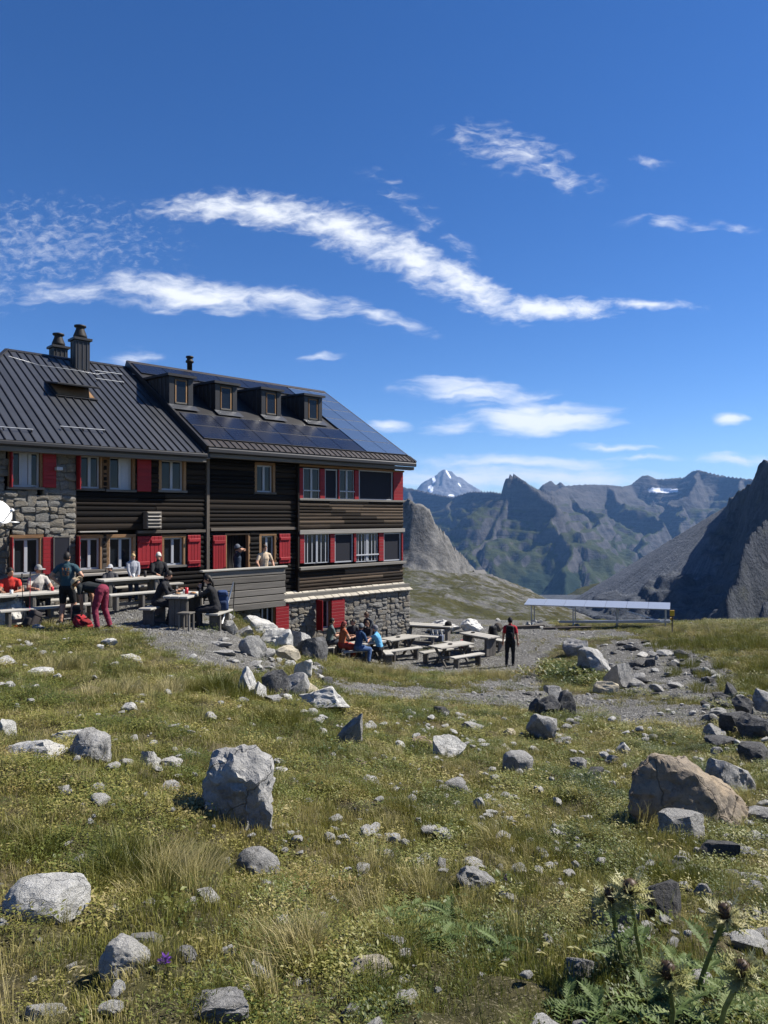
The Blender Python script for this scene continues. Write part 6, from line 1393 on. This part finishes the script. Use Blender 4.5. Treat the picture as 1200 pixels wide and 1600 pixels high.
def blades(n, rad, h0, h1, wd, bend, seed, lean=(0, 0)):
    rs_ = np.random.RandomState(seed); V = []; Fc = []
    for _ in range(n):
        a, r_ = rs_.uniform(0, 6.283), rad*math.sqrt(rs_.uniform()); x, y = r_*math.cos(a), r_*math.sin(a); h = rs_.uniform(h0, h1); az = a+rs_.uniform(-1.2, 1.2); b = bend*rs_.uniform(.3, 1)*h
        dx, dy = math.cos(az)*b+lean[0]*h, math.sin(az)*b+lean[1]*h; fa = rs_.uniform(0, 3.14); wx, wy = math.cos(fa)*wd/2, math.sin(fa)*wd/2; i = len(V)
        V += [(x-wx, y-wy, -.015), (x+wx, y+wy, -.015), (x+dx*.3-wx*.8, y+dy*.3-wy*.8, h*.55), (x+dx*.3+wx*.8, y+dy*.3+wy*.8, h*.55), (x+dx, y+dy, h*(1-.25*bend))]
        Fc += [(i, i+1, i+3, i+2), (i+2, i+3, i+4)]
    return V, Fc
def leaves(n, rad, L0, L1, seed, up_=.6, asp=.45):
    rs_ = np.random.RandomState(seed); V = []; Fc = []
    for _ in range(n):
        a, r_ = rs_.uniform(0, 6.283), rad*math.sqrt(rs_.uniform()); c = Vector((r_*math.cos(a), r_*math.sin(a), rs_.uniform(.0, .035)*(1+up_))); az = a+rs_.uniform(-1.4, 1.4); el = rs_.uniform(-.1, up_); L = rs_.uniform(L0, L1)
        d = Vector((math.cos(az)*math.cos(el), math.sin(az)*math.cos(el), math.sin(el))); s_ = Vector((-math.sin(az), math.cos(az), rs_.uniform(-.4, .4))).normalized()*L*asp*.5; i = len(V)
        V += [c, c+d*L*.45+s_, c+d*L-Vector((0, 0, L*.15)), c+d*L*.45-s_, c+d*L*.45-Vector((0, 0, L*.06))]
        Fc += [(i, i+1, i+4), (i+1, i+2, i+4), (i+2, i+3, i+4), (i+3, i, i+4)]
    return V, Fc
def stalks(n, rad, h0, h1, seed):
    rs_ = np.random.RandomState(seed); V, Fc = blades(n, rad, h0, h1, .0022, .35, seed)
    for k in range(n):
        tp = Vector(V[k*5+4])
        for q in range(5):
            i = len(V); o_ = Vector((rs_.uniform(-.006, .006), rs_.uniform(-.006, .006), -.006*q)); V += [tp+o_, tp+o_+Vector((.004, .0, .008)), tp+o_+Vector((0, .004, .014))]; Fc.append((i, i+1, i+2))
    return V, Fc
raw('aa_turf', *blades(75, .11, .015, .045, .0035, .8, 1), G_TURF); raw('ab_turf', *blades(75, .12, .018, .055, .003, .9, 2), G_TURF)
raw('ac_cushion', *leaves(150, .11, .010, .021, 3), G_HERB); raw('ad_cushion', *leaves(110, .12, .012, .028, 4), G_TURF)
raw('ae_dry', *blades(55, .11, .015, .06, .0026, 1.0, 5), G_DRY); raw('af_tuft', *blades(110, .09, .08, .20, .0032, .7, 6), G_TUFT)
raw('ag_herb', *leaves(30, .07, .022, .045, 7, .9, .5), G_HERB); raw('ah_stalk', *stalks(9, .06, .12, .26, 8), G_DRY)
raw('ai_drytuft', *blades(90, .08, .12, .26, .0026, .7, 9, (.35, .05)), G_DRY); raw('aj_litter', *leaves(30, .11, .02, .05, 10, .2, .3), G_DRY)
PEB = bpy.data.collections.new('pebble_pieces')
for i in range(5):
    me = stone_mesh(600+i, 2, 1, 8, .1, (.5, .85)); me.materials.append(G_PEB); PEB.objects.link(bpy.data.objects.new('pebble_%d' % i, me))
def scatter(name, pts, rot, scl, idx, coll):
    me = bpy.data.meshes.new(name); me.vertices.add(len(pts)); me.vertices.foreach_set('co', np.asarray(pts, np.float32).ravel())
    o = link(bpy.data.objects.new(name, me))
    a = me.attributes.new('rot', 'FLOAT_VECTOR', 'POINT'); a.data.foreach_set('vector', np.asarray(rot, np.float32).ravel())
    a = me.attributes.new('scl', 'FLOAT_VECTOR', 'POINT'); a.data.foreach_set('vector', np.asarray(scl, np.float32).ravel())
    a = me.attributes.new('idx', 'INT', 'POINT'); a.data.foreach_set('value', np.asarray(idx, np.int32))
    ng = bpy.data.node_groups.new(name, 'GeometryNodeTree'); ng.interface.new_socket('Geometry', in_out='INPUT', socket_type='NodeSocketGeometry'); ng.interface.new_socket('Geometry', in_out='OUTPUT', socket_type='NodeSocketGeometry')
    N = ng.nodes; gi = N.new('NodeGroupInput'); go = N.new('NodeGroupOutput'); ci = N.new('GeometryNodeCollectionInfo'); ci.inputs[0].default_value = coll; ci.inputs['Separate Children'].default_value = True; ci.inputs['Reset Children'].default_value = True
    ip = N.new('GeometryNodeInstanceOnPoints'); ip.inputs['Pick Instance'].default_value = True
    def na(nm, typ): n_ = N.new('GeometryNodeInputNamedAttribute'); n_.data_type = typ; n_.inputs['Name'].default_value = nm; return n_.outputs['Attribute']
    er = N.new('FunctionNodeEulerToRotation'); Lk = ng.links
    Lk.new(na('rot', 'FLOAT_VECTOR'), er.inputs[0]); Lk.new(er.outputs[0], ip.inputs['Rotation']); Lk.new(na('scl', 'FLOAT_VECTOR'), ip.inputs['Scale']); Lk.new(na('idx', 'INT'), ip.inputs['Instance Index'])
    Lk.new(gi.outputs[0], ip.inputs['Points']); Lk.new(ci.outputs[0], ip.inputs['Instance']); Lk.new(ip.outputs[0], go.inputs[0])
    o.modifiers.new('scatter', 'NODES').node_group = ng; return o
def inside_hut(x, y):
    dx, dy = x-HC[0], y-HC[1]; s_ = dx*_s+dy*_c; w_ = dx*_c-dy*_s; return (w_ < .75) & (w_ > -12) & (s_ > -19) & (s_ < .5)
def band(y0, y1, dens, seed):
    rs_ = np.random.RandomState(seed); A = (.62*(y0+y1)+5)*(y1-y0)*1.0; n = int(A*dens*1.1); y = rs_.uniform(y0, y1, n); hw = .62*y+2.2; x = rs_.uniform(-1, 1, n)*hw; keep = rs_.uniform(0, 1, n) < 1.0
    x, y = x[keep], y[keep]; ok = ~inside_hut(x, y); return x[ok], y[ok], rs_
PX, RT, SCL, IX = [], [], [], []
gnorm = lambda x, y: (gbase(x+.1, y)-gbase(x-.1, y), gbase(x, y+.1)-gbase(x, y-.1))
for y0, y1, dens, sc in ((.9, 2.6, 360, .72), (2.6, 4.5, 270, .82), (4.5, 7, 180, 1.0), (7, 11, 115, 1.25), (11, 16, 62, 1.6), (16, 24, 32, 1.8), (24, 40, 12, 2.1)):
    x, y, rs_ = band(y0, y1, dens, int(y0*10)); z = gbase(x, y); gm = gravel_mask(x, y, z); ok = ~gm | (rs_.uniform(0, 1, len(x)) < .04+.6*np.clip(fbm(x*.8, y*.8, 3, 33)-.12, 0, 1)*(y > 11)*(x > -3)); x, y = x[ok], y[ok]
    bare = fbm(x*1.1, y*1.1, 4, 91); ok = rs_.uniform(0, 1, len(x)) < np.clip(1.2-np.clip(bare-.05, 0, 1)*2.6, .28, 1); x, y = x[ok], y[ok]; bare = bare[ok]; z = ground_z(x, y)
    d1 = fbm(x*.55, y*.55, 4, 61); d2 = fbm(x*1.6, y*1.6, 3, 62); u = rs_.uniform(0, 1, len(x)); idx = np.zeros(len(x), int)
    left = np.clip((2-x)/8, 0, 1)*np.clip((y-5)/6, 0, 1)
    dry = np.clip(.30+.6*d1+.3*left, .08, .85); her = np.clip(.22-.5*d1+1.5*d2, .04, .9)
    idx = np.where(u < her, np.where(rs_.uniform(0, 1, len(x)) < .6, 2, 3), np.where(u < her+dry*.6, 4, np.where(rs_.uniform(0, 1, len(x)) < .5, 0, 1)))
    v = rs_.uniform(0, 1, len(x)); idx = np.where(v < .008+.03*np.clip(d2, 0, 1), 5, idx); idx = np.where((v > .94) & (v < .955), 6, idx); idx = np.where(v > .985, 7, idx); idx = np.where((v > .955) & (v < .972+.5*np.clip(bare-.1, 0, .4)), 9, idx); idx = np.where((v > .90) & (v < .90+.05*dry), 8, idx)
    s = sc*rs_.uniform(.7, 1.35, len(x)); s = np.where(np.isin(idx, (5, 7, 8)), s/sc**.55*rs_.uniform(.45, .95, len(x)), s)
    gx1, gy1 = gnorm(x, y); PX.append(np.c_[x, y, z]); RT.append(np.c_[np.arctan(gy1*5), -np.arctan(gx1*5), np.zeros(len(x))]); RT[-1] += 0; SCL.append(np.c_[s, s, s*np.where(sc > 1.2, .8, 1)]); IX.append(idx)
    RT[-1][:, 2] = rs_.uniform(0, 6.283, len(x))
# long tufts that stand out
for px, py, n, r_, k, s in ((345, 1085, 26, .45, 5, 1.5), (200, 1375, 30, .22, 5, .9), (240, 1345, 18, .18, 5, .8), (310, 1340, 14, .15, 5, .7), (470, 1085, 8, .3, 5, 1.1), (440, 1480, 14, .14, 8, .6), (470, 1500, 14, .14, 5, .45), (345, 1560, 14, .16, 5, .4), (640, 1275, 8, .2, 5, .7), (275, 1380, 16, .2, 8, .8), (1010, 1380, 16, .2, 5, .7), (1090, 1390, 10, .15, 5, .7), (30, 1320, 12, .2, 5, .7), (120, 1050, 18, .6, 8, 1.4), (210, 1080, 18, .7, 8, 1.3), (760, 1060, 26, .9, 8, 1.5), (600, 1055, 26, 1.0, 8, 1.5), (430, 1130, 16, .4, 5, 1.0), (690, 1300, 6, .2, 5, .6), (830, 1330, 10, .2, 5, .6), (1100, 1005, 40, 2.2, 5, 2.0), (1170, 1010, 40, 2.2, 5, 2.2), (1150, 1045, 30, 1.6, 5, 1.7), (1180, 1075, 24, 1.2, 5, 1.5), (1085, 990, 24, 1.8, 8, 1.8), (880, 1055, 40, 1.0, 6, 3.0), (860, 1045, 30, .9, 6, 3.0), (905, 1066, 26, .8, 6, 2.6)):
    b = gpix(px, py); rs_ = np.random.RandomState(px); x = b.x+rs_.normal(0, r_*.5, n); y = b.y+rs_.normal(0, r_*.5, n); PX.append(np.c_[x, y, ground_z(x, y)]); RT.append(np.c_[np.zeros(n), np.zeros(n), rs_.uniform(-.5, .5, n)+.9]); ss = s*rs_.uniform(.8, 1.3, n); SCL.append(np.c_[ss, ss, ss]); IX.append(np.full(n, k))
grass = scatter('grass', np.concatenate(PX), np.concatenate(RT), np.concatenate(SCL), np.concatenate(IX), inst); tag(grass, 'short alpine grass and herbs covering the slope', 'grass', kind='stuff')
# gravel
PX, RT, SCL, IX = [], [], [], []
for y0, y1, dens, lo, hi in ((3, 9, 130, .012, .05), (9, 16, 75, .02, .08), (16, 24, 60, .03, .14), (24, 38, 22, .04, .15)):
    x, y, rs_ = band(y0, y1, dens, int(y0*7)+3); z = gbase(x, y); gm = gravel_mask(x, y, z, 1.3); ok = gm | (rs_.uniform(0, 1, len(x)) < (.30 if y0 < 9 else .08)); x, y = x[ok], y[ok]; z = ground_z(x, y); n = len(x)
    s = np.exp(rs_.uniform(math.log(lo), math.log(hi), n)); s = np.where(rs_.uniform(0, 1, n) < .9, s*.7, s*1.2)
    PX.append(np.c_[x, y, z]); RT.append(rs_.uniform(-.3, .3, (n, 3))); RT[-1][:, 2] = rs_.uniform(0, 6.28, n); SCL.append(np.c_[s, s*rs_.uniform(.6, 1, n), s*rs_.uniform(.3, .7, n)]); IX.append(rs_.randint(0, 5, n))
gravel = scatter('gravel', np.concatenate(PX), np.concatenate(RT), np.concatenate(SCL), np.concatenate(IX), PEB); tag(gravel, 'loose grey gravel on the paths and terraces', 'gravel', kind='stuff')

# pale stone chips in the turf
PX, RT, SCL, IX = [], [], [], []
CHP = bpy.data.collections.new('chip_pieces')
for i in range(5):
    me = stone_mesh(640+i, 3, 1, 10, .08, (.45, .85)); me.materials.append(M_PALE_R); me.set_sharp_from_angle(angle=R(25)); CHP.objects.link(bpy.data.objects.new('chip_%d' % i, me))
for y0, y1, dens, lo, hi in ((1.6, 4.5, 30, .014, .085), (4.5, 9, 20, .022, .13), (9, 15, 8, .04, .17)):
    x, y, rs_ = band(y0, y1, dens, int(y0*13)+5); cl = fbm(x*.7, y*.7, 4, 19)+.12*np.clip(x/3, -1, 1); ok = rs_.uniform(0, 1, len(x)) < np.clip(.35+2.0*cl, .06, 1); x, y = x[ok], y[ok]; z = ground_z(x, y); n = len(x)
    s = np.exp(rs_.uniform(math.log(lo), math.log(hi), n)); h_ = s*rs_.uniform(.3, .65, n); PX.append(np.c_[x, y, z+h_*.34+.022]); RT.append(rs_.uniform(-.35, .35, (n, 3))); RT[-1][:, 2] = rs_.uniform(0, 6.28, n); SCL.append(np.c_[s, s*rs_.uniform(.6, 1, n), h_]); IX.append(rs_.randint(0, 5, n))
chips = scatter('stone_chips', np.concatenate(PX), np.concatenate(RT), np.concatenate(SCL), np.concatenate(IX), CHP); tag(chips, 'small pale stone chips strewn through the turf', 'stone chips', kind='stuff')

# ------------------------------------------------------------------ thistles and flowers
def pinnate(L, n, wd, seed, curl=.3):
    """spiny lobed leaf along +x"""
    rs_ = np.random.RandomState(seed); V = []; Fc = []
    def z(x): return .35*x-curl*x*x/L*1.2
    for i in range(n+1): x = L*i/n; V += [Vector((x, -.004*(1-i/n)-.001, z(x))), Vector((x, .004*(1-i/n)+.001, z(x)))]
    for i in range(n): Fc.append((2*i, 2*i+2, 2*i+3, 2*i+1))
    for i in range(1, n):
        x = L*i/n; w = wd*math.sin(math.pi*(.12+.8*i/n))*rs_.uniform(.8, 1.15); g = L/n
        for s_ in (-1, 1):
            b = len(V); up_ = rs_.uniform(.1, .5)*w
            V += [Vector((x-g*.42, s_*.003, z(x))), Vector((x+g*.30, s_*.003, z(x))), Vector((x+g*.55, s_*w*.55, z(x)+up_*.6)), Vector((x+g*.15, s_*w*.6, z(x)+up_*.5)), Vector((x+g*1.1, s_*w, z(x)+up_)), Vector((x-g*.15, s_*w*.9, z(x)+up_*1.1))]
            Fc += [(b, b+1, b+2, b+3), (b+2, b+4, b+3), (b+3, b+5, b)]
    return V, Fc
LEAFM = []
for i in range(3):
    me = bpy.data.meshes.new('thistle_leaf'); V, Fc = pinnate(.20, 10, .038, 40+i, .5+.2*i); me.from_pydata(V, [], Fc); me.materials.append(G_THIS); LEAFM.append(me)
M_STEM = leaf_mat('thistle_stem', [(.16, .19, .075), (.30, .32, .13), (.42, .41, .20)], .45); M_BRACT = leaf_mat('thistle_bract', [(.42, .42, .20), (.55, .52, .28), (.60, .55, .36)], .5); M_BRIST = leaf_mat('thistle_bristle', [(.06, .036, .022), (.11, .07, .045), (.20, .14, .10)], .2)
def spikes(n, r0, r1, wd, seed, lo=-.2, hi=1.0, jag=0):
    rs_ = np.random.RandomState(seed); V = []; Fc = []
    for _ in range(n):
        c = rs_.uniform(lo, hi); a = rs_.uniform(0, 6.283); sr = math.sqrt(max(0, 1-c*c)); d = Vector((sr*math.cos(a), sr*math.sin(a), c)); t = d.cross(Vector((rs_.normal(), rs_.normal(), rs_.normal()))).normalized()*wd/2; L = r1*rs_.uniform(.65, 1.1); i = len(V); tip = d*L+Vector((0, 0, .15*L*rs_.uniform(0, 1)))
        V += [d*r0-t, d*r0+t, d*(r0+L)*.55+t*.8, tip, d*(r0+L)*.55-t*.8]; Fc += [(i, i+1, i+2, i+4), (i+4, i+2, i+3)]
        if jag:
            for q in (.35, .5, .65):
                m = d*r0+(tip-d*r0)*q; i = len(V); e = t.normalized()*wd*1.6; V += [m-d*.003, m+d*.003, m+e+d*.006, m-e+d*.006]; Fc += [(i, i+1, i+2), (i, i+1, i+3)]
    return V, Fc
def thistle(hx, hy, bx, by, label, seed, hr=.026, nleaf=9, bract=.075, young=False):
    b = gpix(bx, by, 1.2); hd_ = at(hx, hy, b.y-.03); hd_.y = b.y-.03; rs_ = np.random.RandomState(seed)
    e = empty('thistle', b); tag(e, label, 'thistle', 'thistles in the lower right corner'); top_ = hd_-b; mid = top_*.5+Vector((rs_.uniform(-.02, .02), .01, 0)); 
    tube('stem', [(0, 0, -.05), mid*.5, mid, mid.lerp(top_, .5)+Vector((0, 0, .004)), top_], [.009, .0085, .008, .008, .011], M_STEM, e, 7)
    V, Fc = ellipsoid((0, 0, 0), (hr*.8, hr*.8, hr*.95), None, 10, 7); v2, f2 = spikes(170, hr*.55, hr*1.2, .0036, seed, -.25, 1); i = len(V); V += v2; Fc += [tuple(i+q for q in f) for f in f2]
    fh = mesh_obj('flower_head', V, Fc, M_BRIST, e, True); fh.location = top_+Vector((0, 0, hr*.7))
    v2, f2 = spikes(80, hr*.5, bract, .011, seed+1, -.45, .75, 1); br = bpy.data.objects.new('bract', bpy.data.meshes.new('bract')); br.data.from_pydata(v2, [], f2); br.data.materials.append(M_BRACT); link(br, e); br.location = top_+Vector((0, 0, hr*.15))
    for k in range(nleaf):
        f = k/nleaf; p_ = Vector((0, 0, 0)).lerp(mid, f*2) if f < .5 else mid.lerp(top_, f*2-1); o = bpy.data.objects.new('leaf', LEAFM[k % 3]); link(o, e); o.location = p_; s_ = (1.15-.75*f)*rs_.uniform(.75, 1.1); o.scale = (s_,)*3; o.rotation_euler = (rs_.uniform(-.2, .2), rs_.uniform(-.45, -.1)-.3*f, k*2.4+rs_.uniform(-.3, .3))
thistle(953, 1408, 978, 1530, 'leftmost thistle with a pale spiny head before the cracked boulder', 1, .034, 11, .10); thistle(984, 1396, 1006, 1534, 'tallest thistle, just right of the leftmost one', 2, .036, 11, .10)
thistle(1131, 1434, 1082, 1560, 'thistle with a dark head leaning right towards the pale flat boulder', 3, .034, 11, .09); thistle(1042, 1526, 1044, 1618, 'lowest thistle with a dark head at the bottom edge', 4, .033, 9, .09); thistle(1158, 1524, 1118, 1615, 'thistle with a dark head nearest the bottom right corner', 5, .034, 9, .09)
def rosette(px, py, n, s, label, seed):
    b = gpix(px, py, 1.2); e = empty('thistle_rosette', b); tag(e, label, 'plant', 'leafy thistle rosettes'); n = int(n*1.5); s *= .68; rs_ = np.random.RandomState(seed)
    for k in range(n):
        o = bpy.data.objects.new('leaf', LEAFM[k % 3]); link(o, e); q = s*rs_.uniform(.7, 1.15); o.scale = (q,)*3; o.rotation_euler = (rs_.uniform(-.3, .3), rs_.uniform(-.5, .25), k*2.4+rs_.uniform(-.4, .4)); o.location = (rs_.uniform(-.02, .02), rs_.uniform(-.02, .02), .015+.02*rs_.uniform())
for i, (px, py, n, s, lb) in enumerate(((612, 1440, 14, 1.0, 'leftmost leafy thistle rosette right of the bottom centre'), (660, 1452, 16, 1.15, 'large thistle rosette in the middle of the leafy patch'), (700, 1440, 14, 1.1, 'thistle rosette at the top of the leafy patch'), (735, 1470, 16, 1.15, 'bright thistle rosette in the right half of the leafy patch'), (775, 1490, 14, 1.0, 'rightmost thistle rosette of the leafy patch'), (690, 1485, 14, 1.0, 'thistle rosette at the lower edge of the leafy patch'), (640, 1420, 10, .8, 'small thistle rosette above the leftmost one'),
        (940, 1590, 15, 1.2, 'thistle rosette under the leftmost thistle at the bottom edge'), (1010, 1575, 16, 1.2, 'thistle rosette between the low and tall thistles'), (1085, 1590, 16, 1.25, 'thistle rosette below the dark-headed thistle'), (1170, 1585, 16, 1.2, 'thistle rosette in the bottom right corner'), (890, 1575, 12, 1.0, 'thistle rosette left of the thistles at the bottom'), (1060, 1530, 12, 1.0, 'thistle rosette before the dark cubic rock'), (1140, 1550, 14, 1.1, 'thistle rosette under the right-leaning thistle'))): rosette(px, py, n, s, lb, 80+i)
M_PURP = leaf_mat('purple_petal', [(.20, .06, .42), (.30, .12, .55), (.38, .2, .6)], .3)
def flower(px, py, h, r, label, seed, spire=False):
    b = gpix(px, py, 1.2); e = empty('purple_flower', b); tag(e, label, 'flower', 'purple flowers'); tube('stem', [(0, 0, -.02), (.01, 0, h*.5), (0, 0, h)], .002, G_HERB, e, 5)
    if spire:
        for k in range(7): V, Fc = spikes(14, r*.1, r, r*.5, seed+k, -.1, 1); o = mesh_obj('bloom', V, Fc, M_PURP, e); o.location = (0, 0, h*(.55+.07*k)); o.scale = (1-.1*k,)*3
    else:
        V, Fc = spikes(60, r*.2, r, r*.28, seed, .1, 1); o = mesh_obj('bloom', V, Fc, M_PURP, e); o.location = (0, 0, h)
    for k in range(3): V, Fc = leaves(4, .01, .03, .06, seed+k); mesh_obj('leaf', V, Fc, G_HERB, e)
flower(259, 1549, .045, .028, 'single bright purple flower between two pale stones', 1); flower(790, 1385, .06, .018, 'purple flower spike right of the wedge-shaped stone', 2, True); flower(770, 1382, .04, .014, 'smaller purple flower spike beside the taller one', 3, True)
